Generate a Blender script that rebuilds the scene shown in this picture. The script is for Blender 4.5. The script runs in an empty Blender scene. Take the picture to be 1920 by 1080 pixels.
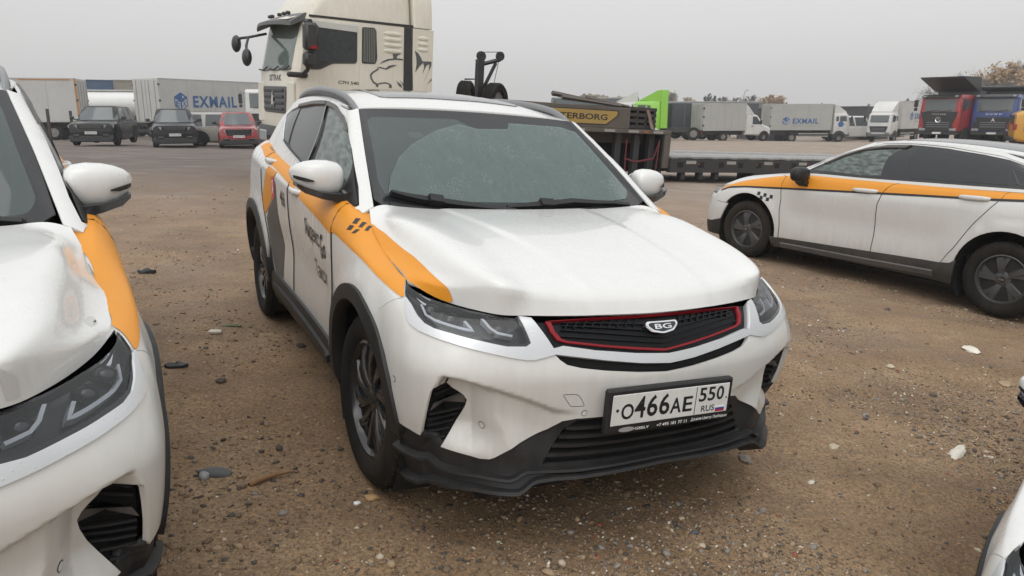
import bpy, math, random
import numpy as np
from mathutils import Matrix, Vector
from mathutils.geometry import delaunay_2d_cdt, tessellate_polygon
S = bpy.context.scene; COL = S.collection
random.seed(7); RNG = np.random.default_rng(7); PI = math.pi
# ---------------------------------------------------------------- camera, sky, sun, exposure
cam = bpy.data.objects.new('camera', bpy.data.cameras.new('camera')); COL.objects.link(cam)
cam.location = (0, 0, 1.6); cam.rotation_euler = (PI/2 - 0.22974, 0, 0)
cam.data.lens = 26.388; cam.data.sensor_width = 36; cam.data.clip_start = .05; cam.data.clip_end = 3000
S.camera = cam
W = bpy.data.worlds.new('World'); S.world = W; W.use_nodes = True
def build_world():
    nt = W.node_tree; n = nt.nodes; n.clear(); L = nt.links.new
    out = n.new('ShaderNodeOutputWorld')
    sky = n.new('ShaderNodeTexSky'); sky.sky_type = 'NISHITA'; sky.sun_disc = False
    sky.sun_elevation = math.radians(38); sky.sun_rotation = math.radians(200); sky.dust_density = 5
    hs = n.new('ShaderNodeHueSaturation'); hs.inputs['Saturation'].default_value = .1; L(sky.outputs[0], hs.inputs['Color'])
    b1 = n.new('ShaderNodeBackground'); b1.inputs[1].default_value = .05; L(hs.outputs[0], b1.inputs[0])
    # overcast dome: brightens evenly from the horizon to the zenith
    tc = n.new('ShaderNodeTexCoord'); sx = n.new('ShaderNodeSeparateXYZ'); L(tc.outputs['Generated'], sx.inputs[0])
    mr = n.new('ShaderNodeMapRange'); L(sx.outputs[2], mr.inputs[0])
    mr.inputs[1].default_value = .17; mr.inputs[2].default_value = .9; mr.inputs[3].default_value = .0; mr.inputs[4].default_value = 1
    mx = n.new('ShaderNodeMixRGB'); L(mr.outputs[0], mx.inputs[0])
    mx.inputs[1].default_value = (.57, .568, .562, 1); mx.inputs[2].default_value = (1.12, 1.14, 1.15, 1)
    b2 = n.new('ShaderNodeBackground'); b2.inputs[1].default_value = 1.0; L(mx.outputs[0], b2.inputs[0])
    ad = n.new('ShaderNodeAddShader'); L(b1.outputs[0], ad.inputs[0]); L(b2.outputs[0], ad.inputs[1]); L(ad.outputs[0], out.inputs[0])
build_world()
sun = bpy.data.objects.new('sun', bpy.data.lights.new('sun', 'SUN')); COL.objects.link(sun)
sun.data.energy = .6; sun.data.angle = math.radians(40); sun.data.color = (1, .98, .95)
sun.rotation_euler = (math.radians(14), 0, math.radians(-20))
S.view_settings.view_transform = 'Standard'; S.view_settings.look = 'None'; S.view_settings.exposure = 0; S.view_settings.gamma = 1
S.view_settings.use_curve_mapping = False
# ---------------------------------------------------------------- materials
MATS = {}
def mat(name, col=(.5,.5,.5), rough=.5, metal=0, coat=0, **k):
    """plain principled material with a little noise in colour and roughness; k: dirt, bump, scale, spec, alpha"""
    if name in MATS: return MATS[name]
    m = bpy.data.materials.new(name); MATS[name] = m; m.use_nodes = True
    nt = m.node_tree; n = nt.nodes; L = nt.links.new; p = n['Principled BSDF']
    p.inputs['Roughness'].default_value = rough; p.inputs['Metallic'].default_value = metal
    p.inputs['Coat Weight'].default_value = coat; p.inputs['Coat Roughness'].default_value = .05
    if 'spec' in k: p.inputs['Specular IOR Level'].default_value = k['spec']
    if 'trans' in k: p.inputs['Transmission Weight'].default_value = k['trans']
    if 'alpha' in k: p.inputs['Alpha'].default_value = k['alpha']
    tc = n.new('ShaderNodeTexCoord')
    nz = n.new('ShaderNodeTexNoise'); nz.inputs['Scale'].default_value = k.get('scale', 3); nz.inputs['Detail'].default_value = 8
    nz.inputs['Roughness'].default_value = .65; L(tc.outputs['Object'], nz.inputs['Vector'])
    v = k.get('var', .08)
    mx = n.new('ShaderNodeMixRGB'); L(nz.outputs[0], mx.inputs[0])
    mx.inputs[1].default_value = (*[c*(1-v) for c in col], 1); mx.inputs[2].default_value = (*[min(1, c*(1+v)) for c in col], 1)
    last = mx.outputs[0]
    if 'dirt' in k:      # splashed mud and rain streaks
        amt, dcol = k['dirt'], k.get('dcol', (.20, .155, .115))
        mp = n.new('ShaderNodeMapping'); mp.inputs['Scale'].default_value = (9, 9, 1.2); L(tc.outputs['Object'], mp.inputs[0])
        n2 = n.new('ShaderNodeTexNoise'); n2.inputs['Scale'].default_value = 2.2; n2.inputs['Detail'].default_value = 9; n2.inputs['Roughness'].default_value = .7
        L(mp.outputs[0], n2.inputs['Vector'])
        n3 = n.new('ShaderNodeTexNoise'); n3.inputs['Scale'].default_value = 1.1; n3.inputs['Detail'].default_value = 3; L(tc.outputs['Object'], n3.inputs['Vector'])
        mm = n.new('ShaderNodeMath'); mm.operation = 'MULTIPLY'; L(n2.outputs[0], mm.inputs[0]); L(n3.outputs[0], mm.inputs[1])
        rmp = n.new('ShaderNodeMapRange'); rmp.inputs[1].default_value = .17; rmp.inputs[2].default_value = .46; rmp.inputs[4].default_value = amt
        L(mm.outputs[0], rmp.inputs[0]); fac = rmp.outputs[0]
        if 'splash' in k:   # road splash thrown up from the wheels: strongest low down, ragged edge
            s2 = n.new('ShaderNodeSeparateXYZ'); L(tc.outputs['Object'], s2.inputs[0])
            mr = n.new('ShaderNodeMapRange'); mr.inputs[1].default_value = k['splash']; mr.inputs[2].default_value = .15; mr.inputs[3].default_value = 0; mr.inputs[4].default_value = .62; L(s2.outputs[2], mr.inputs[0])
            m2 = n.new('ShaderNodeMath'); m2.operation = 'MULTIPLY'; L(mr.outputs[0], m2.inputs[0]); L(n2.outputs[0], m2.inputs[1])
            m3 = n.new('ShaderNodeMath'); m3.operation = 'ADD'; m3.use_clamp = True; L(m2.outputs[0], m3.inputs[0]); L(fac, m3.inputs[1]); fac = m3.outputs[0]
        md = n.new('ShaderNodeMixRGB'); L(fac, md.inputs[0]); L(last, md.inputs[1]); md.inputs[2].default_value = (*dcol, 1); last = md.outputs[0]
        rr = n.new('ShaderNodeMapRange'); rr.inputs[3].default_value = rough; rr.inputs[4].default_value = .75; L(fac, rr.inputs[0]); L(rr.outputs[0], p.inputs['Roughness'])
    L(last, p.inputs['Base Color'])
    if 'bump' in k or 'drops' in k:
        b = n.new('ShaderNodeBump'); b.inputs['Strength'].default_value = k.get('bump', .25); b.inputs['Distance'].default_value = k.get('bdist', .004)
        if 'drops' in k:  # beads of rain
            vo = n.new('ShaderNodeTexVoronoi'); vo.inputs['Scale'].default_value = k['drops']; L(tc.outputs['Object'], vo.inputs['Vector'])
            mr = n.new('ShaderNodeMapRange'); mr.inputs[1].default_value = .28; mr.inputs[2].default_value = .0; L(vo.outputs['Distance'], mr.inputs[0]); mr.interpolation_type = 'SMOOTHSTEP'
            n4 = n.new('ShaderNodeTexNoise'); n4.inputs['Scale'].default_value = 14; L(tc.outputs['Object'], n4.inputs['Vector'])
            mu = n.new('ShaderNodeMath'); mu.operation = 'MULTIPLY'; L(mr.outputs[0], mu.inputs[0]); L(n4.outputs[0], mu.inputs[1]); L(mu.outputs[0], b.inputs['Height'])
        else:
            n5 = n.new('ShaderNodeTexNoise'); n5.inputs['Scale'].default_value = k.get('bscale', 60); n5.inputs['Detail'].default_value = 4; L(tc.outputs['Object'], n5.inputs['Vector']); L(n5.outputs[0], b.inputs['Height'])
        L(b.outputs[0], p.inputs['Normal'])
    return m
def glass_mat(name, tint, body, fac, rough=.06, streak=0, drops=0):
    """wet, misted glazing: part see-through, part grey-green film, with a clear gloss"""
    m = bpy.data.materials.new(name); MATS[name] = m; m.use_nodes = True
    nt = m.node_tree; n = nt.nodes; L = nt.links.new; p = n['Principled BSDF']
    p.inputs['Base Color'].default_value = (*body, 1); p.inputs['Roughness'].default_value = .5; p.inputs['Specular IOR Level'].default_value = 0
    tr = n.new('ShaderNodeBsdfTransparent'); tr.inputs[0].default_value = (*tint, 1)
    gl = n.new('ShaderNodeBsdfGlossy'); gl.inputs['Roughness'].default_value = rough
    mx = n.new('ShaderNodeMixShader'); mx.inputs[0].default_value = fac; L(tr.outputs[0], mx.inputs[1]); L(p.outputs[0], mx.inputs[2])
    fr = n.new('ShaderNodeFresnel'); fr.inputs[0].default_value = 1.5
    m2 = n.new('ShaderNodeMixShader'); L(fr.outputs[0], m2.inputs[0]); L(mx.outputs[0], m2.inputs[1]); L(gl.outputs[0], m2.inputs[2])
    L(m2.outputs[0], n['Material Output'].inputs[0])
    tc = n.new('ShaderNodeTexCoord')
    if streak:
        mp = n.new('ShaderNodeMapping'); mp.inputs['Scale'].default_value = (4, 26, 4); mp.inputs['Rotation'].default_value = (.5, 0, .3); L(tc.outputs['Object'], mp.inputs[0])
        nz = n.new('ShaderNodeTexNoise'); nz.inputs['Scale'].default_value = 3; nz.inputs['Detail'].default_value = 8; L(mp.outputs[0], nz.inputs['Vector'])
        a = n.new('ShaderNodeMapRange'); a.inputs[1].default_value = .3; a.inputs[2].default_value = .7; a.inputs[3].default_value = max(0, fac-streak); a.inputs[4].default_value = min(1, fac+streak); L(nz.outputs[0], a.inputs[0])
        src = a.outputs[0]
        if drops:
            vo = n.new('ShaderNodeTexVoronoi'); vo.inputs['Scale'].default_value = drops; L(tc.outputs['Object'], vo.inputs['Vector'])
            d = n.new('ShaderNodeMapRange'); d.inputs[1].default_value = .22; d.inputs[2].default_value = .08; d.inputs[4].default_value = .8; L(vo.outputs['Distance'], d.inputs[0])
            n4 = n.new('ShaderNodeTexNoise'); n4.inputs['Scale'].default_value = 9; n4.inputs['Detail'].default_value = 6; L(tc.outputs['Object'], n4.inputs['Vector'])
            e = n.new('ShaderNodeMapRange'); e.inputs[1].default_value = .48; e.inputs[2].default_value = .62; L(n4.outputs[0], e.inputs[0])
            f = n.new('ShaderNodeMath'); f.operation = 'MULTIPLY'; L(d.outputs[0], f.inputs[0]); L(e.outputs[0], f.inputs[1])
            cm = n.new('ShaderNodeMixRGB'); L(f.outputs[0], cm.inputs[0]); cm.inputs[1].default_value = (*body, 1); cm.inputs[2].default_value = (.72, .80, .78, 1); L(cm.outputs[0], p.inputs['Base Color'])
            g = n.new('ShaderNodeMath'); g.operation = 'ADD'; g.use_clamp = True; L(f.outputs[0], g.inputs[0]); L(src, g.inputs[1]); src = g.outputs[0]
            bp = n.new('ShaderNodeBump'); bp.inputs['Strength'].default_value = .25; bp.inputs['Distance'].default_value = .0012; L(vo.outputs['Distance'], bp.inputs['Height']); L(bp.outputs[0], gl.inputs['Normal'])
        L(src, mx.inputs[0])
    return m
# ---------------------------------------------------------------- mesh helpers
def link(name, me, parent=None, mats=()):
    o = bpy.data.objects.new(name, me); COL.objects.link(o)
    for m in (mats if isinstance(mats, (list, tuple)) else [mats]): me.materials.append(m)
    if parent is not None: o.parent = parent
    return o
def tag(o, label=None, cat=None, group=None, kind=None):
    if label: o['label'] = label
    if cat: o['category'] = cat
    if group: o['group'] = group
    if kind: o['kind'] = kind
    return o
def empty(name, M=None, **k):
    o = bpy.data.objects.new(name, None); COL.objects.link(o); o.empty_display_size = .2
    if M is not None: o.matrix_world = M
    return tag(o, **k)
def dup(o, parent=None, skip=(), sub=None):
    c = o.copy(); COL.objects.link(c); c.parent = parent
    for k in list(o.children):
        if k.name.split('.')[0] not in skip: dup(k, c, skip)
    return c
def place(x, y, z=None, yaw=0, pitch=0, roll=0):
    """frame with +x forward, +y left; yaw as in (sin yaw, -cos yaw)"""
    F = Vector((math.sin(yaw), -math.cos(yaw), 0)); L = Vector((-F.y, F.x, 0)); U = Vector((0, 0, 1))
    F2 = F*math.cos(pitch)+U*math.sin(pitch); U2 = U*math.cos(pitch)-F*math.sin(pitch)
    L3 = L*math.cos(roll)+U2*math.sin(roll); U3 = U2*math.cos(roll)-L*math.sin(roll)
    M = Matrix((F2, L3, U3)).transposed().to_4x4()
    M.translation = (x, y, ground(x, y) if z is None else z); return M
class MB:
    """collects simple solids into one mesh"""
    def __init__(s): s.v = []; s.f = []; s.T = None
    def add(s, v, f):
        b = len(s.v)
        if s.T is not None: v = [tuple(s.T @ Vector(p)) for p in v]
        s.v += [tuple(map(float, p)) for p in v]; s.f += [tuple(b+i for i in q) for q in f]; return s
    def box(s, x0, x1, y0, y1, z0, z1, b=0):
        if b <= 0:
            v = [(x, y, z) for x in (x0, x1) for y in (y0, y1) for z in (z0, z1)]
            return s.add(v, [(0,1,3,2),(4,6,7,5),(0,4,5,1),(2,3,7,6),(0,2,6,4),(1,5,7,3)])
        c = ((x0+x1)/2, (y0+y1)/2, (z0+z1)/2); h = (abs(x1-x0)/2, abs(y1-y0)/2, abs(z1-z0)/2); b = min(b, *[q*.95 for q in h])
        v = []; idx = {}
        for sx in (-1, 1):
            for sy in (-1, 1):
                for sz in (-1, 1):
                    for a in range(3):
                        sg = (sx, sy, sz); p = [c[i]+sg[i]*(h[i]-(0 if i == a else b)) for i in range(3)]
                        idx[(sx, sy, sz, a)] = len(v); v.append(tuple(p))
        f = []
        for a in range(3):
            i, j = [q for q in range(3) if q != a]
            for sg in (-1, 1):
                q = []
                for (p, r) in ((-1,-1),(1,-1),(1,1),(-1,1)):
                    k = [0]*3; k[a] = sg; k[i] = p; k[j] = r; q.append(idx[(*k, a)])
                f.append(tuple(q))
            for p in (-1, 1):
                for r in (-1, 1):
                    k0 = [0]*3; k1 = [0]*3; k0[a] = -1; k1[a] = 1
                    for k in (k0, k1): k[i] = p; k[j] = r
                    f.append((idx[(*k0, i)], idx[(*k1, i)], idx[(*k1, j)], idx[(*k0, j)]))
        for sx in (-1, 1):
            for sy in (-1, 1):
                for sz in (-1, 1): f.append(tuple(idx[(sx, sy, sz, a)] for a in range(3)))
        return s.add(v, f)
    def loft(s, rings, cap=True, closed=True):
        n = len(rings[0]); v = [p for r in rings for p in r]; f = []
        for i in range(len(rings)-1):
            for j in range(n if closed else n-1):
                k = (j+1) % n; f.append((i*n+j, i*n+k, (i+1)*n+k, (i+1)*n+j))
        if cap and closed: f += [tuple(range(n))[::-1], tuple((len(rings)-1)*n+j for j in range(n))]
        return s.add(v, f)
    def prism(s, poly, axis, a, b, bev=0):
        """extrude a 2D polygon along an axis; bev chamfers both rims"""
        P = [Vector(p) for p in poly]; n = len(P)
        ar = sum(P[i].x*P[(i+1)%n].y-P[(i+1)%n].x*P[i].y for i in range(n))
        def inset(d):
            o = []
            for i in range(n):
                e1 = (P[i]-P[i-1]).normalized(); e2 = (P[(i+1)%n]-P[i]).normalized(); sg = 1 if ar > 0 else -1
                n1 = Vector((-e1.y, e1.x))*sg; n2 = Vector((-e2.y, e2.x))*sg; m = (n1+n2); m = m/(max(.35, m.length_squared/2)) if m.length > 1e-6 else n1
                o.append(P[i]+m*d)
            return o
        def put(Q, t):
            return [{'x': (t, q.x, q.y), 'y': (q.x, t, q.y), 'z': (q.x, q.y, t)}[axis] for q in Q]
        sg = 1 if b > a else -1
        rings = [put(P, a), put(P, b)] if bev <= 0 else [put(inset(bev), a), put(P, a+sg*bev), put(P, b-sg*bev), put(inset(bev), b)]
        return s.loft(rings)
    def tube(s, path, r, n=8, cap=True):
        P = [Vector(p) for p in path]; rings = []; up = Vector((0, 0, 1))
        for i, p in enumerate(P):
            t = (P[min(i+1, len(P)-1)]-P[max(i-1, 0)]).normalized()
            a = t.cross(up if abs(t.z) < .95 else Vector((1, 0, 0))).normalized(); b = t.cross(a)
            rr = r[i] if isinstance(r, (list, tuple)) else r
            ra, rb = rr if isinstance(rr, (list, tuple)) else (rr, rr)
            rings.append([p+a*(ra*math.cos(k*2*PI/n))+b*(rb*math.sin(k*2*PI/n)) for k in range(n)])
        return s.loft(rings, cap)
    def lathe(s, prof, n=32, c=(0,0,0), axis='y', closed=False):
        """prof: list of (radius, offset along the axis)"""
        rings = []
        for r, a in prof:
            ring = []
            for k in range(n):
                t = 2*PI*k/n; p = {'y': (c[0]+r*math.cos(t), c[1]+a, c[2]+r*math.sin(t)), 'z': (c[0]+r*math.cos(t), c[1]+r*math.sin(t), c[2]+a), 'x': (c[0]+a, c[1]+r*math.cos(t), c[2]+r*math.sin(t))}[axis]
                ring.append(p)
            rings.append(ring)
        if closed: rings.append(rings[0])
        return s.loft(rings, cap=not closed)
    def ell(s, c, r, n=14, m=8, pw=1.0):
        rings = []
        for i in range(m+1):
            a = -PI/2+PI*i/m; ca, sa = math.cos(a), math.sin(a); sp = lambda q: math.copysign(abs(q)**pw, q)
            rings.append([(c[0]+r[0]*sp(ca*1.0001+1e-4)*sp(math.cos(2*PI*k/n)), c[1]+r[1]*sp(ca*1.0001+1e-4)*sp(math.sin(2*PI*k/n)), c[2]+r[2]*sp(sa)) for k in range(n)])
        return s.loft(rings)
    def poly(s, pts3): return s.add(pts3, [tuple(range(len(pts3)))])
    def mesh(s, name, smooth=None, tri=False):
        me = bpy.data.meshes.new(name); me.from_pydata(s.v, [], s.f); me.validate(); fix_normals(me)
        if smooth is not None: shade(me, smooth)
        return me
    def build(s, name, m, parent=None, smooth=None, **k):
        return tag(link(name, s.mesh(name, smooth), parent, m), **k)
import bmesh
def fix_normals(me):
    bm = bmesh.new(); bm.from_mesh(me); bmesh.ops.recalc_face_normals(bm, faces=bm.faces); bm.to_mesh(me); bm.free()
def shade(me, ang):
    me.polygons.foreach_set('use_smooth', [True]*len(me.polygons))
    if ang < 180:
        bm = bmesh.new(); bm.from_mesh(me); a = math.radians(ang)
        for e in bm.edges:
            if len(e.link_faces) == 2 and e.calc_face_angle(0) > a: e.smooth = False
        bm.to_mesh(me); bm.free()
def text_geo(t, size=1.0, bold=0, shear=0, space=1.0, align='LEFT'):
    """flat lettering as (verts 2D, faces); builtin font"""
    c = bpy.data.curves.new('t', 'FONT'); c.body = t; c.size = size; c.offset = bold; c.shear = shear; c.space_character = space; c.resolution_u = 3; c.align_x = align
    o = bpy.data.objects.new('t', c); COL.objects.link(o); bpy.context.view_layer.update()
    me = o.evaluated_get(bpy.context.evaluated_depsgraph_get()).to_mesh()
    v = np.array([tuple(q.co)[:2] for q in me.vertices]) if len(me.vertices) else np.zeros((0, 2)); f = [tuple(q.vertices) for q in me.polygons]
    o.evaluated_get(bpy.context.evaluated_depsgraph_get()).to_mesh_clear(); bpy.data.objects.remove(o); bpy.data.curves.remove(c)
    return v, f
def text_fit(t, w, h, **k):
    """lettering scaled to a w x h box with its lower left corner at the origin"""
    v, f = text_geo(t, **k)
    lo, hi = v.min(0), v.max(0); v = (v-lo)/(hi-lo)
    if w is None: w = h*(hi-lo)[0]/(hi-lo)[1]
    return v*np.array([w, h]), f
def lettering(name, t, m, parent, org, ex, ey, w, h, **k):
    """flat print on a plane: org = lower left, ex / ey unit vectors"""
    v, f = text_fit(t, w, h, **k); o, ex, ey = np.array(org, float), np.array(ex, float), np.array(ey, float)
    me = bpy.data.meshes.new(name); me.from_pydata([tuple(o+ex*a+ey*b) for a, b in v], [], f)
    return link(name, me, parent, m)
def _slopes(x,y):
    # x (N,), y (N,...) pchip slopes
    h=np.diff(x); h=h.reshape(-1,*([1]*(y.ndim-1)))
    d=np.diff(y,axis=0)/h
    m=np.zeros_like(y)
    w1=2*h[1:]+h[:-1]; w2=h[1:]+2*h[:-1]
    s=d[:-1]*d[1:]>0
    dd0=np.where(s,d[:-1],1); dd1=np.where(s,d[1:],1)
    m[1:-1]=np.where(s,(w1+w2)/(w1/dd0+w2/dd1),0)
    m[0]=d[0]; m[-1]=d[-1]
    return m
def _cub(x,y):
    # Catmull-Rom style slopes (smooth)
    h=np.diff(x).reshape(-1,*([1]*(y.ndim-1))); d=np.diff(y,axis=0)/h
    m=np.zeros_like(y); m[1:-1]=(d[:-1]*h[1:]+d[1:]*h[:-1])/(h[1:]+h[:-1]); m[0]=d[0]; m[-1]=d[-1]
    return m
def _herm(x,y,m,q):
    i=np.clip(np.searchsorted(x,q,side='right')-1,0,len(x)-2)
    h=x[i+1]-x[i]; t=(q-x[i])/h
    return i,h,t
class Loft:
    """rails: (K,N,3) right/left half with y>=0 from the centre outwards; mirrored to a full strip when mirror"""
    def __init__(s,rails,v,ulevel,mirror=True,smooth_u=True,smooth_v=False):
        R=np.array(rails,float)
        if mirror:
            L=R[:,:0:-1].copy(); L[...,1]*=-1
            R=np.concatenate([L,R],1)
        s.R=R; s.v=np.array(v,float)
        seg=np.linalg.norm(np.diff(R[ulevel],axis=0),axis=1); u=np.concatenate([[0],np.cumsum(seg)])
        if mirror: u=u-u[len(u)//2]
        s.u=u
        Y=R.transpose(1,0,2); s.Y=Y
        s.mu=(_cub if smooth_u else _slopes)(u,Y)
        s.smooth_v=smooth_v; s.disp=[]
    def base(s,u,v):
        u=np.asarray(u,float).ravel(); v=np.asarray(v,float).ravel()
        i,h,t=_herm(s.u,None,None,u)
        h=h[:,None,None]; t=t[:,None,None]
        t=np.clip(t,-2,3)
        P=(2*t**3-3*t**2+1)*s.Y[i]+(t**3-2*t**2+t)*h*s.mu[i]+(-2*t**3+3*t**2)*s.Y[i+1]+(t**3-t**2)*h*s.mu[i+1]
        Q=P.transpose(1,0,2) # K,M,3
        m=(_cub if s.smooth_v else _slopes)(s.v,Q)
        j=np.clip(np.searchsorted(s.v,v,side='right')-1,0,len(s.v)-2)
        hv=(s.v[j+1]-s.v[j])[:,None]; tv=((v-s.v[j])/(s.v[j+1]-s.v[j]))[:,None]
        tv=np.clip(tv,-.3,1.3); a=np.arange(len(u))
        return (2*tv**3-3*tv**2+1)*Q[j,a]+(tv**3-2*tv**2+tv)*hv*m[j,a]+(-2*tv**3+3*tv**2)*Q[j+1,a]+(tv**3-tv**2)*hv*m[j+1,a]
    def nrm(s,u,v,e=.004):
        u=np.asarray(u,float).ravel(); v=np.asarray(v,float).ravel()
        a=s.base(u+e,v)-s.base(u-e,v); b=s.base(u,v+e)-s.base(u,v-e)
        n=np.cross(a,b); n/=np.linalg.norm(n,axis=1)[:,None]+1e-12
        return n
    def __call__(s,u,v,off=0.0):
        u=np.asarray(u,float).ravel(); v=np.asarray(v,float).ravel()
        P=s.base(u,v); n=s.nrm(u,v)
        o=np.zeros(len(u))+off
        for f in s.disp: o=o+f(u,v)
        return P+n*o[:,None]
def sstep(a,b,x):
    t=np.clip((x-a)/(b-a),0,1); return t*t*(3-2*t)
def pldist(px,py,poly):
    """distance to an open polyline, and signed side (positive on its left)"""
    best=np.full(px.shape,1e9); side=np.zeros(px.shape)
    for (ax,ay),(bx,by) in zip(poly[:-1],poly[1:]):
        dx,dy=bx-ax,by-ay; L=dx*dx+dy*dy+1e-12
        t=np.clip(((px-ax)*dx+(py-ay)*dy)/L,0,1)
        d=np.hypot(px-ax-t*dx,py-ay-t*dy); c=dx*(py-ay)-dy*(px-ax)
        m=d<best; best=np.where(m,d,best); side=np.where(m,np.sign(c),side)
    return best,side
def inpoly(px,py,poly):
    r=np.zeros(px.shape,bool); n=len(poly)
    for i in range(n):
        x1,y1=poly[i]; x2,y2=poly[(i+1)%n]
        c=((y1>py)!=(y2>py))&(px<(x2-x1)*(py-y1)/((y2-y1) if y2!=y1 else 1e-12)+x1)
        r^=c
    return r
# ---- crossover body (front axle at x=0, forward +x, z up) ----
A=[(.86,0,.2),(.85,.25,.2),(.80,.48,.2),(.74,.60,.2),(.65,.70,.2),(.57,.76,.2),(.49,.79,.2),(.4,.805,.2),(.25,.81,.2),(0,.81,.2),(-.4,.80,.2),(-1.1,.80,.2),(-1.9,.80,.2),(-2.6,.81,.2),(-3.0,.8,.22),(-3.25,.7,.25),(-3.35,.4,.25),(-3.38,0,.25)]
B=[(.80,0,.35),(.79,.25,.35),(.75,.48,.35),(.70,.62,.35),(.635,.73,.35),(.575,.79,.35),(.51,.835,.35),(.43,.862,.35),(.26,.875,.35),(0,.875,.35),(-.4,.868,.35),(-1.1,.855,.35),(-1.9,.86,.35),(-2.6,.875,.35),(-3,.86,.37),(-3.3,.74,.4),(-3.42,.4,.4),(-3.45,0,.4)]
C=[(.82,0,.52),(.80,.25,.52),(.757,.48,.52),(.705,.64,.52),(.648,.75,.52),(.595,.82,.52),(.535,.86,.52),(.45,.885,.52),(.27,.90,.52),(0,.905,.52),(-.4,.885,.52),(-1.1,.868,.52),(-1.9,.873,.52),(-2.6,.905,.52),(-3,.88,.54),(-3.33,.76,.56),(-3.46,.4,.56),(-3.49,0,.56)]
D=[(.825,0,.65),(.805,.25,.65),(.767,.48,.65),(.718,.64,.65),(.66,.76,.65),(.603,.827,.65),(.543,.867,.65),(.455,.89,.65),(.27,.905,.65),(0,.91,.65),(-.4,.893,.65),(-1.1,.878,.65),(-1.9,.883,.65),(-2.6,.91,.67),(-3,.885,.69),(-3.34,.76,.71),(-3.46,.4,.71),(-3.49,0,.71)]
E_=[(.785,0,.76),(.765,.25,.76),(.73,.48,.76),(.685,.635,.76),(.625,.75,.76),(.565,.812,.76),(.495,.857,.76),(.415,.882,.765),(.25,.9,.77),(0,.905,.77),(-.4,.897,.77),(-1.1,.886,.78),(-1.9,.89,.8),(-2.6,.908,.82),(-3,.88,.84),(-3.33,.75,.86),(-3.44,.4,.86),(-3.46,0,.86)]
F=[(.725,0,.85),(.70,.25,.85),(.658,.48,.848),(.595,.615,.85),(.515,.72,.857),(.45,.785,.866),(.395,.822,.872),(.325,.845,.885),(.2,.866,.905),(0,.882,.935),(-.4,.897,.965),(-1.1,.897,1.0),(-1.9,.897,1.04),(-2.6,.895,1.08),(-3,.865,1.1),(-3.3,.73,1.1),(-3.4,.4,1.1),(-3.43,0,1.1)]
G=[(.69,0,.865),(.665,.25,.865),(.62,.48,.862),(.555,.60,.865),(.47,.70,.873),(.40,.755,.885),(.34,.788,.9),(.27,.806,.912),(.16,.812,.93),(-.04,.805,.965),(-.4,.825,1.075),(-1.1,.838,1.092),(-1.9,.83,1.125),(-2.6,.80,1.175),(-3,.75,1.2),(-3.25,.62,1.2),(-3.35,.4,1.2),(-3.38,0,1.2)]
H_=[(.66,0,.86),(.635,.25,.86),(.59,.46,.855),(.52,.56,.855),(.43,.66,.86),(.36,.715,.87),(.30,.75,.885),(.24,.775,.895),(.13,.785,.915),(-.04,.783,.94),(-.4,.745,1.075),(-1.1,.80,1.10),(-1.9,.79,1.13),(-2.6,.76,1.18),(-3,.70,1.205),(-3.2,.58,1.205),(-3.3,.38,1.205),(-3.33,0,1.205)]
belt=Loft([A,B,C,D,E_,F,G,H_],[.2,.35,.52,.65,.77,.93,1.03,1.09],3)
U0=[(-.50,0,1.04),(-.48,.35,1.05),(-.42,.64,1.085),(-.386,.739,1.113),(-.37,.795,1.085),(-.45,.828,1.07),(-1.1,.832,1.09),(-1.9,.824,1.123),(-2.6,.79,1.173),(-3.05,.72,1.2),(-3.25,.58,1.2),(-3.33,.35,1.2),(-3.35,0,1.2)]
U1=[(-.80,0,1.30),(-.78,.34,1.298),(-.73,.61,1.305),(-.70,.69,1.305),(-.70,.735,1.29),(-.78,.755,1.285),(-1.1,.765,1.30),(-1.9,.752,1.325),(-2.6,.715,1.345),(-3.0,.65,1.345),(-3.17,.53,1.345),(-3.24,.33,1.345),(-3.27,0,1.345)]
U2=[(-1.105,0,1.51),(-1.09,.34,1.505),(-1.05,.585,1.495),(-1.025,.632,1.49),(-1.03,.665,1.478),(-1.10,.672,1.482),(-1.35,.665,1.512),(-1.95,.645,1.53),(-2.6,.62,1.50),(-2.95,.575,1.455),(-3.1,.48,1.45),(-3.17,.30,1.46),(-3.2,0,1.47)]
upper=Loft([U0,U1,U2],[1.08,1.3,1.5],1)
H0=[(.725,0,.852),(.70,.27,.852),(.65,.48,.85),(.575,.62,.85),(.41,.735,.868),(.28,.805,.909)]
H0b=[(.69,0,.905),(.668,.27,.91),(.635,.46,.922),(.60,.60,.942),(.42,.725,.908),(.25,.805,.918)]
H1=[(.53,0,.965),(.52,.26,.967),(.50,.46,.974),(.47,.645,.990),(.29,.735,.945),(.12,.805,.935)]
H2=[(.25,0,1.016),(.24,.25,1.018),(.22,.45,1.025),(.19,.672,1.042),(.06,.75,.985),(-.05,.80,.960)]
H3=[(-.1,0,1.045),(-.1,.25,1.047),(-.11,.46,1.054),(-.11,.70,1.072),(-.16,.75,1.03),(-.2,.79,1.005)]
H4=[(-.47,0,1.052),(-.46,.25,1.056),(-.43,.45,1.066),(-.40,.6,1.08),(-.37,.70,1.093),(-.34,.765,1.08)]
hood=Loft([H0,H0b,H1,H2,H3,H4],[0,.06,.2,.48,.83,1.2],3,smooth_v=False)
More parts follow.
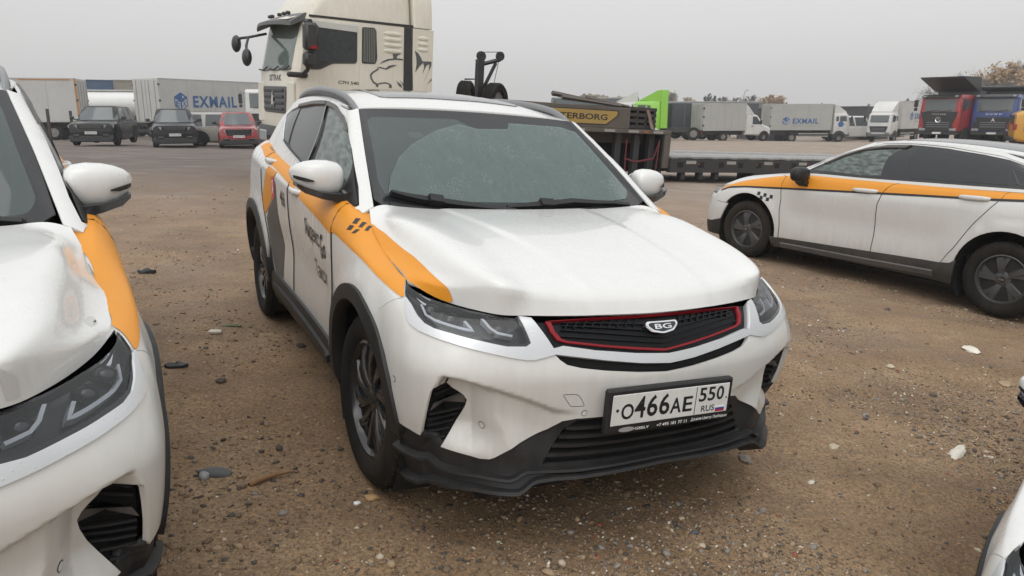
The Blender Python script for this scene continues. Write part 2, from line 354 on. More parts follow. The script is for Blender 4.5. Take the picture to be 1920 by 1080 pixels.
def _roof():
    xs=[-1.05,-1.35,-1.95,-2.6,-3.0,-3.2]; zc=[1.512,1.575,1.605,1.585,1.53,1.475]; ze=[1.488,1.512,1.53,1.5,1.455,1.45]; ye=[.632,.665,.645,.62,.56,.45]
    rails=[]
    for x,c,e,y in zip(xs,zc,ze,ye):
        r=[]
        for k in (0,.3,.6,.82,.94,1.0):
            xx=x-.06*(1-k*k) if x>-1.2 else x
            r.append((xx,y*k,c-(c-e)*k**2.6))
        rails.append(r)
    return Loft(rails,[0,.3,.9,1.55,1.95,2.15],1,smooth_v=True)
roof=_roof()
PATCH={'belt':belt,'upper':upper,'hood':hood,'roof':roof}
# ---------------------------------------------------------------- terrain
_A = np.array([
 [.862,3.629,.022],[-.565,2.91,.111],[-.304,5.952,.106],[-1.73,5.233,.196],[-1.25,2.102,.158],[-2.58,1.217,.24],[-2.686,4.268,.233],[-4.016,3.383,.316],
 [2.831,8.947,-.094],[4.219,9.855,-.154],[4.389,6.562,-.185],[5.777,7.47,-.245],[2.3,1.2,-.21],[1.9,1.6,-.2],[1.3,2.1,-.045],[2.1,3.1,-.09],[3.2,3,-.14],[3,0,-.12],[-3,-2,.26],[0,-8,.1],
 [-4.67,15.05,.40],[-2,16.7,.24],[1.2,18.8,.06],[4.5,20.5,-.16],[9,23.3,-.44],[2.5,13,-.06],[-8,13,.42],[-8,22,.28],
 [-19.37,36,.05],[-16.2,36.5,-.04],[-16.6,42,-.15],[-13.3,37,-.09],[-27.9,50,-.14],[-31.5,47,-.03],[-24.6,50,-.14],[-20.5,60,-.32],[-24,40,-.04],
 [20.5,62,-.64],[32.5,75,-1.2],[35.5,78,-1.12],[34,71,-1.1],[26.7,48,-.38],[29.5,47,-.38],[13.2,62,-.55],[8,40,-.45],[20,40,-.5],
 [0,70,-.6],[-60,60,-.1],[70,60,-.9],[60,120,-1.2],[-60,120,-.3],[0,140,-.8],[-30,0,.5],[30,0,-.6],[0,-40,0],[-150,200,-.3],[150,200,-.5],[0,300,-.4],[-300,0,0],[300,0,-.4],[0,-300,0]], float)
def _tps():
    P = _A[:, :2]; n = len(P); d = np.linalg.norm(P[:,None]-P[None], axis=2)
    K = np.where(d > 0, d**2*np.log(d+1e-9), 0)+np.eye(n)*.002
    Q = np.concatenate([np.ones((n, 1)), P], 1); A = np.block([[K, Q], [Q.T, np.zeros((3, 3))]])
    return np.linalg.solve(A, np.concatenate([_A[:, 2], np.zeros(3)]))
_C = _tps()
def ground_np(x, y):
    x, y = np.asarray(x, float), np.asarray(y, float); z = _C[-3]+_C[-2]*x+_C[-1]*y
    for c, (px, py, _) in zip(_C, _A):
        d2 = (x-px)**2+(y-py)**2; z = z+c*.5*d2*np.log(d2+1e-18)
    r = np.hypot(x, y-30); w = np.clip((r-70)/160, 0, 1); w = w*w*(3-2*w)
    return z*(1-w)+(-.4)*w
def ground(x, y): return float(ground_np(x, y))
def vnoise(x, y, seed):
    xi, yi = np.floor(x).astype(np.int64), np.floor(y).astype(np.int64); fx, fy = x-xi, y-yi
    fx, fy = fx*fx*(3-2*fx), fy*fy*(3-2*fy)
    def h(a, b):
        n = (a*374761393+b*668265263+seed*974711) & 0xffffffff; n = ((n ^ (n >> 13))*1274126177) & 0xffffffff
        return ((n ^ (n >> 16)) & 0xffff)/65535.
    return (h(xi, yi)*(1-fx)+h(xi+1, yi)*fx)*(1-fy)+(h(xi, yi+1)*(1-fx)+h(xi+1, yi+1)*fx)*fy-.5
def relief(x, y):
    z = .05*vnoise(x*.9, y*.9, 1)+.022*vnoise(x*3.1, y*3.1, 2)+.013*vnoise(x*8, y*8, 3)+.009*vnoise(x*21, y*21, 4)
    # shallow tyre ruts running across the yard
    z = z+.02*vnoise(x*.35+y*.1, y*4.5-x*.4, 8)
    return z*.8
def axis_pts(fine0, fine1, st, lo, hi, g):
    a = list(np.arange(fine0, fine1, st)); s = st
    while a[-1] < hi: s *= g; a.append(a[-1]+s)
    s = st
    while a[0] > lo: s *= g; a.insert(0, a[0]-s)
    return np.array(a)
def build_ground():
    xs = axis_pts(-3.6, 5.2, .027, -900, 900, 1.075); ys = axis_pts(1.4, 9.5, .027, -300, 1500, 1.06)
    X, Y = np.meshgrid(xs, ys, indexing='ij'); r = np.hypot(X, Y)
    fade = np.clip(1.2-r/60, 0, 1)
    Z = ground_np(X, Y)+relief(X, Y)*fade-.012
    V = np.stack([X, Y, Z], -1).reshape(-1, 3); nx, ny = len(xs), len(ys)
    i = (np.arange(nx-1)[:, None]*ny+np.arange(ny-1)[None]).ravel()
    F = np.stack([i, i+ny, i+ny+1, i+1], 1)
    me = bpy.data.meshes.new('ground'); me.vertices.add(len(V)); me.vertices.foreach_set('co', V.ravel())
    me.loops.add(F.size); me.loops.foreach_set('vertex_index', F.ravel().astype(np.int32)); me.polygons.add(len(F))
    me.polygons.foreach_set('loop_start', np.arange(0, F.size, 4, dtype=np.int32)); me.polygons.foreach_set('use_smooth', np.ones(len(F), bool)); me.update(); me.validate()
    m = bpy.data.materials.new('damp_dirt'); m.use_nodes = True; nt = m.node_tree; n = nt.nodes; L = nt.links.new; p = n['Principled BSDF']
    tc = n.new('ShaderNodeTexCoord')
    def noise(sc, det=8, rough=.6, scale3=None, dist=0):
        z = n.new('ShaderNodeTexNoise'); z.inputs['Scale'].default_value = sc; z.inputs['Detail'].default_value = det; z.inputs['Roughness'].default_value = rough; z.inputs['Distortion'].default_value = dist
        if scale3:
            mp = n.new('ShaderNodeMapping'); mp.inputs['Scale'].default_value = scale3; mp.inputs['Rotation'].default_value = (0, 0, .12); L(tc.outputs['Object'], mp.inputs[0]); L(mp.outputs[0], z.inputs[0])
        else: L(tc.outputs['Object'], z.inputs[0])
        return z.outputs[0]
    def ramp(src, stops):
        r = n.new('ShaderNodeValToRGB'); L(src, r.inputs[0]); e = r.color_ramp.elements
        while len(e) < len(stops): e.new(.5)
        for k, (pos, c) in zip(e, stops): k.position = pos; k.color = (*c, 1)
        return r.outputs[0]
    def mix(f, a, b, mode='MIX'):
        x = n.new('ShaderNodeMixRGB'); x.blend_type = mode
        for i, q in enumerate((f, a, b)):
            if isinstance(q, (int, float)): x.inputs[i].default_value = q
            elif isinstance(q, tuple): x.inputs[i].default_value = (*q, 1)
            else: L(q, x.inputs[i])
        return x.outputs[0]
    def rng(src, a, b, c=0, d=1):
        x = n.new('ShaderNodeMapRange'); L(src, x.inputs[0])
        for i, q in enumerate((a, b, c, d)): x.inputs[i+1].default_value = q
        return x.outputs[0]
    base = ramp(noise(1.3, 10, .68), [(.28, (.19, .116, .06)), (.5, (.31, .203, .115)), (.72, (.43, .30, .182))])
    fine = ramp(noise(55, 8, .75), [(.3, (.34, .33, .33)), (.5, (.92, .92, .92)), (.70, (1.55, 1.5, 1.42))])
    c = mix(1, base, fine, 'MULTIPLY')
    c = mix(rng(noise(.55, 6, .7), .5, .72, 0, .72), c, (.125, .082, .053))           # damp patches
    c = mix(rng(noise(.8, 7, .65, (.12, 1.6, 1)), .52, .75, 0, .65), c, (.20, .128, .088))  # dry reddish streaks left by tyres
    c = mix(rng(noise(1.1, 7, .65, (.1, 1.9, 1)), .55, .78, 0, .6), c, (.085, .066, .055))
    # grit: light and dark specks
    vo = n.new('ShaderNodeTexVoronoi'); vo.inputs['Scale'].default_value = 62; L(tc.outputs['Object'], vo.inputs[0])
    spk = rng(vo.outputs['Distance'], .27, .12)
    pick = n.new('ShaderNodeSeparateColor'); L(vo.outputs['Color'], pick.inputs[0])
    grit = ramp(pick.outputs[0], [(.0, (.05, .043, .04)), (.4, (.15, .12, .09)), (.7, (.26, .215, .165)), (.93, (.42, .38, .32))])
    gm = n.new('ShaderNodeMath'); gm.operation = 'MULTIPLY'; L(spk, gm.inputs[0])
    v2 = n.new('ShaderNodeTexVoronoi'); v2.inputs['Scale'].default_value = 150; L(tc.outputs['Object'], v2.inputs[0]); p2 = n.new('ShaderNodeSeparateColor'); L(v2.outputs['Color'], p2.inputs[0])
    g2 = ramp(p2.outputs[0], [(.0, (.055, .045, .036)), (.35, (.12, .085, .058)), (.65, (.22, .165, .11)), (.92, (.42, .36, .28))])
    c = mix(rng(v2.outputs['Distance'], .42, .2, 0, .6), c, g2)
    # more gravel to the right of the yard
    sx = n.new('ShaderNodeSeparateXYZ'); L(tc.outputs['Object'], sx.inputs[0])
    L(mix(rng(noise(.9, 5), .38, .62), rng(sx.outputs[0], -.5, 1.4, .25, .75), rng(sx.outputs[0], -.5, 1.4, .45, 1.0)), gm.inputs[1])
    c = mix(gm.outputs[0], c, grit)
    # the far yard is darker, trodden mud on the left and crushed brick on the right
    far = rng(sx.outputs[1], 4.5, 17); left = rng(sx.outputs[0], 2, -8)
    farc = mix(left, ramp(noise(1.5, 10, .8, (.5, 1.6, 1)), [(.3, (.19, .145, .115)), (.7, (.36, .29, .235))]), ramp(noise(.9, 10, .75, (.35, 1.3, 1)), [(.3, (.075, .064, .057)), (.55, (.15, .12, .103)), (.72, (.30, .265, .24))]))
    c = mix(far, c, farc)
    L(c, p.inputs['Base Color'])
    L(rng(noise(.55, 6, .7), .5, .72, .8, .45), p.inputs['Roughness']); p.inputs['Specular IOR Level'].default_value = .3
    b1 = n.new('ShaderNodeBump'); b1.inputs['Strength'].default_value = .9; b1.inputs['Distance'].default_value = .02; L(noise(26, 10, .75), b1.inputs['Height'])
    b2 = n.new('ShaderNodeBump'); b2.inputs['Strength'].default_value = .8; b2.inputs['Distance'].default_value = .008; L(spk, b2.inputs['Height']); L(b1.outputs[0], b2.inputs['Normal'])
    L(b2.outputs[0], p.inputs['Normal'])
    tag(link('ground', me, None, m), kind='structure')
build_ground()
def stones(name, xs, ys, sz, mats, seed, flat=.6, sink=.35, small=False, pr=None):
    """a scatter of small stones as one mesh"""
    t = (1+5**.5)/2
    if small: iv = np.array([(1,0,0),(-1,0,0),(0,1,0),(0,-1,0),(0,0,1),(0,0,-1)], float); fi = np.array([(0,2,4),(2,1,4),(1,3,4),(3,0,4),(2,0,5),(1,2,5),(3,1,5),(0,3,5)])
    else:
        iv = np.array([(-1,t,0),(1,t,0),(-1,-t,0),(1,-t,0),(0,-1,t),(0,1,t),(0,-1,-t),(0,1,-t),(t,0,-1),(t,0,1),(-t,0,-1),(-t,0,1)], float)/1.9
        fi = np.array([(0,11,5),(0,5,1),(0,1,7),(0,7,10),(0,10,11),(1,5,9),(5,11,4),(11,10,2),(10,7,6),(7,1,8),(3,9,4),(3,4,2),(3,2,6),(3,6,8),(3,8,9),(4,9,5),(2,4,11),(6,2,10),(8,6,7),(9,8,1)])
    nv, nf = len(iv), len(fi); g = np.random.default_rng(seed); n = len(xs)
    V = iv[None]*(1+g.uniform(-.38, .38, (n, nv, 1)))*g.uniform(.5, 1.35, (n, 1, 3))*np.array([1, 1, flat])
    V[..., 2] += V[..., 0]*g.uniform(-.4, .4, (n, 1))
    a = g.uniform(0, 2*PI, n); ca, sa = np.cos(a)[:, None], np.sin(a)[:, None]
    x = V[..., 0]*ca-V[..., 1]*sa; y = V[..., 0]*sa+V[..., 1]*ca; s = (sz/2)[:, None]
    z0 = ground_np(xs, ys)+relief(xs, ys)*np.clip(1.2-np.hypot(xs, ys)/60, 0, 1)-.012+sz*flat*(.5-sink)*.6
    P = np.stack([xs[:, None]+x*s, ys[:, None]+y*s, z0[:, None]+V[..., 2]*s], -1).reshape(-1, 3)
    F = (fi[None]+np.arange(n)[:, None, None]*nv).reshape(-1, 3)
    me = bpy.data.meshes.new(name); me.vertices.add(len(P)); me.vertices.foreach_set('co', P.ravel()); me.loops.add(F.size)
    me.loops.foreach_set('vertex_index', F.ravel().astype(np.int32)); me.polygons.add(len(F)); me.polygons.foreach_set('loop_start', np.arange(0, F.size, 3, dtype=np.int32))
    me.polygons.foreach_set('material_index', np.repeat(g.choice(len(mats), n, p=pr), nf).astype(np.int32)); me.update(); me.validate()
    return tag(link(name, me, None, mats), kind='stuff')
STONE = [mat('stone_'+k, c, .8, bump=.4, bscale=90, var=.3, scale=30) for k, c in (('brown', (.21,.14,.085)), ('dark', (.075,.062,.052)), ('tan', (.33,.235,.145)), ('grey', (.23,.20,.17)), ('umber', (.15,.10,.06)), ('pale', (.46,.39,.29)), ('brick', (.26,.085,.045)), ('white', (.66,.62,.54)), ('blue', (.09,.10,.115)))]
PR = [.2, .17, .17, .14, .14, .1, .025, .025, .03]
def field(n, seed, y0=1.15, span=11.5, pw=1.7):
    g = np.random.default_rng(seed); y = y0+g.random(n)**pw*span; x = (g.random(n)*1.52-.74)*y
    gr = np.clip(.12+.88*(x+.2)/1.3, .10, 1)*np.clip(.42+1.9*vnoise(x*1.2, y*1.2, 21)+.8*vnoise(x*4, y*4, 22), .06, 1)
    k = g.random(n) < gr; return x[k], y[k], g
def gravel():
    x, y, g = field(250000, 3); sz = .006+.012*g.random(len(x))**2; stones('gravel', x, y, sz, STONE, 5, small=True, pr=PR)
    x, y, g = field(36000, 13); sz = .011+.024*g.random(len(x))**3; stones('gravel', x, y, sz, STONE, 6, pr=PR)
    g = np.random.default_rng(23); n = 16000; y = 1.2+g.random(n)**1.5*9; x = (g.random(n)*.95-.74)*y; k = g.random(n) < np.clip(.35+2.2*vnoise(x*1.6, y*1.6, 31), .03, 1); x, y = x[k], y[k]
    stones('clods', x, y, .007+.026*g.random(len(x))**3, [STONE[0], STONE[4], STONE[1], STONE[2]], 7, .55, pr=[.4, .33, .17, .1])
    n = 420; y = 1.3+g.random(n)**1.3*12; x = (g.random(n)*1.5-.75)*y; stones('clods', x, y, .02+.03*g.random(n)**2, STONE[:5], 8, .55)
gravel()
# ---------------------------------------------------------------- body panels laid on the lofted shapes
def mir(p): return [(-u, v) for u, v in p][::-1]
def dens(poly, d, closed=True):
    out = []; n = len(poly)
    for i in range(n if closed else n-1):
        a, b = np.array(poly[i]), np.array(poly[(i+1) % n]); k = max(1, int(np.ceil(np.linalg.norm(b-a)/d)))
        out += [tuple(a+(b-a)*t/k) for t in range(k)]
    if not closed: out.append(tuple(poly[-1]))
    return out
def rounded(poly, r, k=3):
    """soften the corners of a polygon"""
    out = []; n = len(poly)
    for i in range(n):
        p0, p, p1 = (np.array(poly[j % n], float) for j in (i-1, i, i+1)); a, b = p0-p, p1-p
        la, lb = np.linalg.norm(a), np.linalg.norm(b); d = min(r, la*.45, lb*.45)
        A, B = p+a/(la+1e-9)*d, p+b/(lb+1e-9)*d
        for t in np.linspace(0, 1, k+1): out.append(tuple((1-t)**2*A+2*t*(1-t)*p+t*t*B))
    return out
def panel_mesh(name, sh, outer, holes=(), res=.03, off=0.0, skirt=.012, smooth=True, fn=None):
    loops = [dens(outer, res)]+[dens(h, res) for h in holes]
    pts = []; edges = []
    for lp in loops:
        b = len(pts); pts += lp; edges += [(b+i, b+(i+1) % len(lp)) for i in range(len(lp))]
    B = np.array(pts); lo, hi = B.min(0), B.max(0)
    gx = np.arange(lo[0]+res*.5, hi[0], res); gy = np.arange(lo[1]+res*.45, hi[1], res*.87)
    if len(gx) and len(gy):
        GX, GY = np.meshgrid(gx, gy); GX = GX+(np.arange(len(gy)) % 2)[:, None]*res*.5; q = np.stack([GX.ravel(), GY.ravel()], 1)
        m = inpoly(q[:, 0], q[:, 1], loops[0])
        for h in loops[1:]: m &= ~inpoly(q[:, 0], q[:, 1], h)
        q = q[m]
        if len(q):
            keep = np.ones(len(q), bool)
            for i in range(0, len(B), 200): keep &= (((q[:, None]-B[None, i:i+200])**2).sum(2).min(1) > (res*.45)**2)
            pts = pts+[tuple(p) for p in q[keep]]
    r = delaunay_2d_cdt([Vector(p) for p in pts], edges, [], 0, 1e-6)
    V = np.array([tuple(p) for p in r[0]]); F = np.array([tuple(f) for f in r[2]])
    c = V[F].mean(1); m = inpoly(c[:, 0], c[:, 1], loops[0])
    for h in loops[1:]: m &= ~inpoly(c[:, 0], c[:, 1], h)
    F = F[m]
    e1, e2 = V[F[:, 1]]-V[F[:, 0]], V[F[:, 2]]-V[F[:, 0]]; ar = e1[:, 0]*e2[:, 1]-e1[:, 1]*e2[:, 0]; F = np.where((ar < 0)[:, None], F[:, ::-1], F)
    P = sh(V[:, 0], V[:, 1], off)
    if fn is not None: P = fn(P, V)
    e = .003; un = np.cross(sh(V[:, 0]+e, V[:, 1])-sh(V[:, 0]-e, V[:, 1]), sh(V[:, 0], V[:, 1]+e)-sh(V[:, 0], V[:, 1]-e)); un /= np.linalg.norm(un, axis=1)[:, None]+1e-12
    faces = [tuple(map(int, f)) for f in F]; A = np.array(P); P = [tuple(p) for p in P]; nf = len(faces); NN = [tuple(q) for q in un]
    if skirt:
        cnt = set()
        for f in faces: cnt.update(((f[0], f[1]), (f[1], f[2]), (f[2], f[0])))
        N = sh.nrm(V[:, 0], V[:, 1]); acc = {}; quads = []
        for (a, b) in cnt:
            if (b, a) in cnt: continue
            o = np.cross(A[b]-A[a], N[a]); o /= np.linalg.norm(o)+1e-12; quads.append((a, b))
            for i in (a, b): acc[i] = acc.get(i, 0)+o
        ids = {}
        for i, o in acc.items():
            o = o/(np.linalg.norm(o)+1e-9); ids[i] = len(P); P += [tuple(A[i]), tuple(A[i]-N[i]*skirt)]; r_ = o*.85+N[i]*.5; NN += [tuple(r_/np.linalg.norm(r_)), tuple(o)]
        for a, b in quads: faces.append((ids[b], ids[a], ids[a]+1, ids[b]+1))
    me = bpy.data.meshes.new(name); me.from_pydata(P, [], faces)
    me.polygons.foreach_set('use_smooth', np.ones(len(me.polygons), bool)); me.update()
    me.normals_split_custom_set_from_vertices(NN)
    return me
def panel(name, sh, outer, m, parent, **k): return link(name, panel_mesh(name, sh, outer, **k), parent, m)
def x2u(sh, x, v, side=1, rng=None):
    """perimeter coordinate of a body side point with the given x"""
    lo, hi = rng or (.5*sh.u[-1]*.05, sh.u[-1]*.93); u = np.linspace(lo, hi, 400)*side
    X = sh.base(u, np.full(400, v))[:, 0]; o = np.argsort(X); return float(np.interp(x, X[o], u[o]))
def xz2uv(sh, x, z, side=1, rng=None):
    v = z
    for _ in range(4):
        u = x2u(sh, x, v, side, rng); vs = np.linspace(sh.v[0]-.03, sh.v[-1]+.0, 120); Z = sh.base(np.full(120, u), vs)[:, 2]
        o = np.argsort(Z); v = float(np.interp(z, Z[o], vs[o]))
    return (u, v)
def xz_poly(sh, pts, side=1, rng=None):
    p = [xz2uv(sh, x, z, side, rng) for x, z in pts]; return p
def arc(cx, cz, r, a0, a1, n=18): return [(cx+r*math.cos(math.radians(a0+(a1-a0)*i/n)), cz+r*math.sin(math.radians(a0+(a1-a0)*i/n))) for i in range(n+1)]
def surf_text(name, sh, t, m, parent, org, right, up, w, h, off=.003, **k):
    """print laid on a shape: org (u,v), unit steps right / up in (u,v)"""
    v, f = text_fit(t, w, h, **k); o, r, q = np.array(org), np.array(right, float), np.array(up, float)
    uv = o+v[:, :1]*r+v[:, 1:]*q; P = sh(uv[:, 0], uv[:, 1], off)
    me = bpy.data.meshes.new(name); me.from_pydata([tuple(p) for p in P], [], f)
    return link(name, me, parent, m)
def rib(name, sh, path, m, parent, off0, off1, hw, res=.03):
    """a bar standing on a shape along a (u,v) path: half width hw, from off0 up to off1"""
    p = np.array(dens(path, res, False)); d = np.gradient(p, axis=0); d /= np.linalg.norm(d, axis=1)[:, None]+1e-9; nn = np.stack([-d[:, 1], d[:, 0]], 1)
    hw = np.asarray(hw, float); hw = np.interp(np.linspace(0, 1, len(p)), np.linspace(0, 1, hw.size), hw.ravel())[:, None] if hw.ndim else hw
    rings = [sh((p+nn*s*hw)[:, 0], (p+nn*s*hw)[:, 1], o) for s, o in ((-1, off0), (-.75, off1), (.75, off1), (1, off0))]
    mb = MB(); mb.loft([[tuple(r[i]) for r in rings] for i in range(len(p))]); return mb.build(name, m, parent, 40)
# ---------------------------------------------------------------- white crossover taxi
def _ve(v): return np.interp(v,[.36,.423,.484,.554,.60,.64],[.925,.907,.892,.876,.862,.842])
def _fold(u, v):
    a=np.abs(u); f=np.interp(a,[.30,.436,.538,.654,.743,.819,.856,.896,.93],[.545,.560,.60,.638,.66,.670,.663,.657,.655]); d=f-v
    inn=np.clip((a-.53)/.20,0,1); inn=inn*inn*(1.6-.6*inn)
    top=sstep(0,.045,d)
    out=1-sstep(_ve(v)-.016,_ve(v)-.003,a)
    bot=.25+.75*sstep(.36,.47,v)
    shallow=-.030*sstep(0,.03,d)*(1-sstep(.09,.24,d))*sstep(.32,.5,a)*(1-sstep(.66,.80,a))
    return np.minimum(shallow, -.088*inn*top*out*bot)
belt.disp.append(_fold)
def _chr(u, v):   # hollow of the doors above the sill, and the lipped arches
    P = belt.base(u, v); a = np.abs(u); x, z = P[:, 0], P[:, 2]
    side = sstep(1.15, 1.35, a)*(1-sstep(4.9, 5.2, a))
    r = np.minimum(np.hypot(x, z-.36), np.hypot(x+2.6, z-.36))
    return side*(.014*(1-sstep(.45, .56, r))-.016*np.exp(-((z-.66)/.13)**2)*sstep(.5, .75, r))
belt.disp.append(_chr)
def _ridge(u, v):
    a = np.abs(u); uc = np.interp(v, [0, .16, 1.2], [.485, .515, .70]); return .005*(1-sstep(0, .05, a-np.interp(v, [0, 1.2], [.22, .36])))
hood.disp.append(_ridge)
PEARL = mat('pearl_paint', (.645, .645, .63), .26, 0, .6, dirt=.10, splash=.72, var=.015, drops=120, bump=.12)
BUMPW = mat('dusty_pearl_paint', (.61, .605, .58), .3, 0, .5, dirt=.16, splash=.75, dcol=(.30, .265, .215), var=.05, drops=120, bump=.1)
ORANGE = mat('orange_film', (.66, .255, .010), .48, var=.06, dirt=.10, bump=.22, bscale=45, bdist=.004)
BLACKP = mat('black_plastic', (.014, .0145, .016), .45, var=.25, dirt=.2, dcol=(.10, .085, .07), spec=.3)
GLOSSB = mat('gloss_black', (.008, .009, .011), .12, coat=.5)
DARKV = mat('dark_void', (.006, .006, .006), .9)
SILV = mat('satin_silver', (.56, .57, .58), .3, .55, .3, drops=90, bump=.4)
CHROME = mat('chrome', (.75, .76, .78), .12, 1)
RED = mat('red_trim', (.22, .008, .014), .4, spec=.3)
TYRE = mat('tyre_rubber', (.014, .0135, .013), .85, var=.3, dirt=.4, dcol=(.07, .052, .037), spec=.15, bump=.3, bscale=120)
RIM = mat('dark_alloy', (.022, .023, .025), .24, .3, coat=.3, dirt=.2, dcol=(.12, .10, .085))
RIMC = mat('bright_alloy', (.40, .41, .43), .3, .8)
BLK = mat('print_black', (.012, .012, .013), .45)
WHT = mat('print_white', (.80, .80, .78), .45)
LENSD = mat('lamp_inside', (.028, .03, .033), .3, .3)
LENSL = mat('light_guide', (.82, .84, .86), .3)
SEAT = mat('seat_cloth', (.03, .03, .032), .9)
GREYF = mat('grey_film', (.075, .072, .072), .45, dirt=.25)
WSG = glass_mat('misted_windscreen', (.60, .70, .67), (.09, .115, .113), .6, .05, .035)
MIST = glass_mat('rain_film', (.55, .68, .64), (.20, .27, .255), .42, .12, .05, 150)
SIDEG = glass_mat('misted_side_glass', (.42, .5, .47), (.24, .29, .275), .45, .08, .3)
TINT = glass_mat('tinted_glass', (.06, .065, .07), (.04, .043, .047), .88, .16, .06)
LENS = glass_mat('lamp_lens', (.75, .77, .80), (.16, .165, .17), .06, .05)
def solid(name, m, parent, fn, smooth=None):
    b = MB(); fn(b); return b.build(name, m, parent, smooth)
def wheel_parts(parent, M, R=.352, rr=.243, w=.215, spokes=10, twin=True, mt=None, cap=None):
    """one wheel; local +y is the outer face.  wheel (rim) > tyre, brake_disc, hub_cap"""
    T = Matrix(M); mt = mt or RIM
    rim = MB(); rim.T = T; h = w/2
    br = MB(); br.T = T; br.lathe([(rr-.03, h*.55), (rr-.035, -h*.5), (rr-.02, -h*.88), (rr-.006, -h*.88)], 40); 
    rim.lathe([(rr, h*.82), (rr-.012, h*.86), (rr-.022, h*.7), (rr-.028, h*.55), (rr-.01, h*.5), (rr, h*.5)], 40, closed=True)
    def spoke(a0, a1, w0, w1, y0, y1, th):
        n = 5; rings = []
        for i in range(n):
            t = i/(n-1); r = .045+(rr-.062)*t; a = a0+(a1-a0)*t; wd = w0+(w1-w0)*t; y = y0+(y1-y0)*t+.012*math.sin(PI*t)
            c, s = math.cos(a), math.sin(a); tx, tz = -s, c
            rings.append([(r*c+tx*wd*k, y+q, r*s+tz*wd*k) for k, q in ((-1, -th*.4), (-.7, 0), (.7, 0), (1, -th*.4), (.8, -th), (-.8, -th))])
        rim.loft(rings)
    if twin:
        for k in range(spokes):
            a = 2*PI*k/spokes
            spoke(a, a+.42, .015, .021, h*.62, h*.70, .03); spoke(a, a+.12, .014, .009, h*.58, h*.60, .03)
    else:
        for k in range(spokes):
            a = 2*PI*k/spokes
            spoke(a, a+.05, .030, .038, h*.60, h*.66, .035); spoke(a+.10, a+.42, .016, .030, h*.55, h*.60, .03)
    rim.lathe([(.001, h*.66), (.05, h*.66), (.068, h*.58), (.07, h*.2)], 24)
    ro = rim.build('wheel', mt, parent, 35)
    br.build('rim_barrel', BLACKP, ro, 60)
    ty = MB(); ty.T = T
    ty.lathe([(rr-.004, h*.80), (rr+.012, h*.92), (rr+.03, h*.99), ((R+rr)/2, h*1.03), (R-.028, h*.99), (R-.012, h*.86), (R, h*.72), (R+.001, h*.36), (R-.008, h*.34), (R-.008, h*.29), (R+.001, h*.27), (R+.001, -h*.27), (R-.008, -h*.29), (R-.008, -h*.34), (R+.001, -h*.36), (R, -h*.72), (R-.03, -h), (rr, -h*.9)], 64, closed=True)
    for k in range(64):     # shoulder blocks of the tread
        a = 2*PI*k/64; c, s = math.cos(a), math.sin(a); t = .011
        for sg in (1, -1):
            q = [((R+.005)*c-s*t*e, sg*h*y, (R+.005)*s+c*t*e) for e, y in ((-1, .45), (1, .45), (1, .76), (-1, .76))]
            q += [((R-.016)*c-s*t*e, sg*h*y, (R-.016)*s+c*t*e) for e, y in ((-1, .45), (1, .45), (1, .88), (-1, .88))]
            ty.add(q, [(0,1,2,3),(0,4,5,1),(1,5,6,2),(2,6,7,3),(3,7,4,0)])
    ty.build('tyre', TYRE, ro, 40)
    d = MB(); d.T = T; d.lathe([(.03, h*.1), (rr*.68, h*.1), (rr*.68, h*.0), (.03, 0)], 32); d.build('brake_disc', mat('brake_steel', (.16, .12, .10), .5, .7), ro, 30)
    hc = MB(); hc.T = T; hc.lathe([(.0005, h*.69), (.024, h*.69), (.028, h*.655)], 18)
    for k in range(5):
        a = 2*PI*k/5+.3; hc.lathe([(.0005, h*.66), (.007, h*.66), (.009, h*.58)], 8, (.05*math.cos(a), 0, .05*math.sin(a)))
    hc.build('hub_cap', cap or BLACKP, ro, 30)
    return ro
def wheel_frame(x, y, z, side, steer=0):
    """side +1: outer face to +y"""
    M = Matrix.Translation((x, y, z)) @ Matrix.Rotation(steer, 4, 'Z')
    return M if side > 0 else M @ Matrix.Rotation(PI, 4, 'Z')
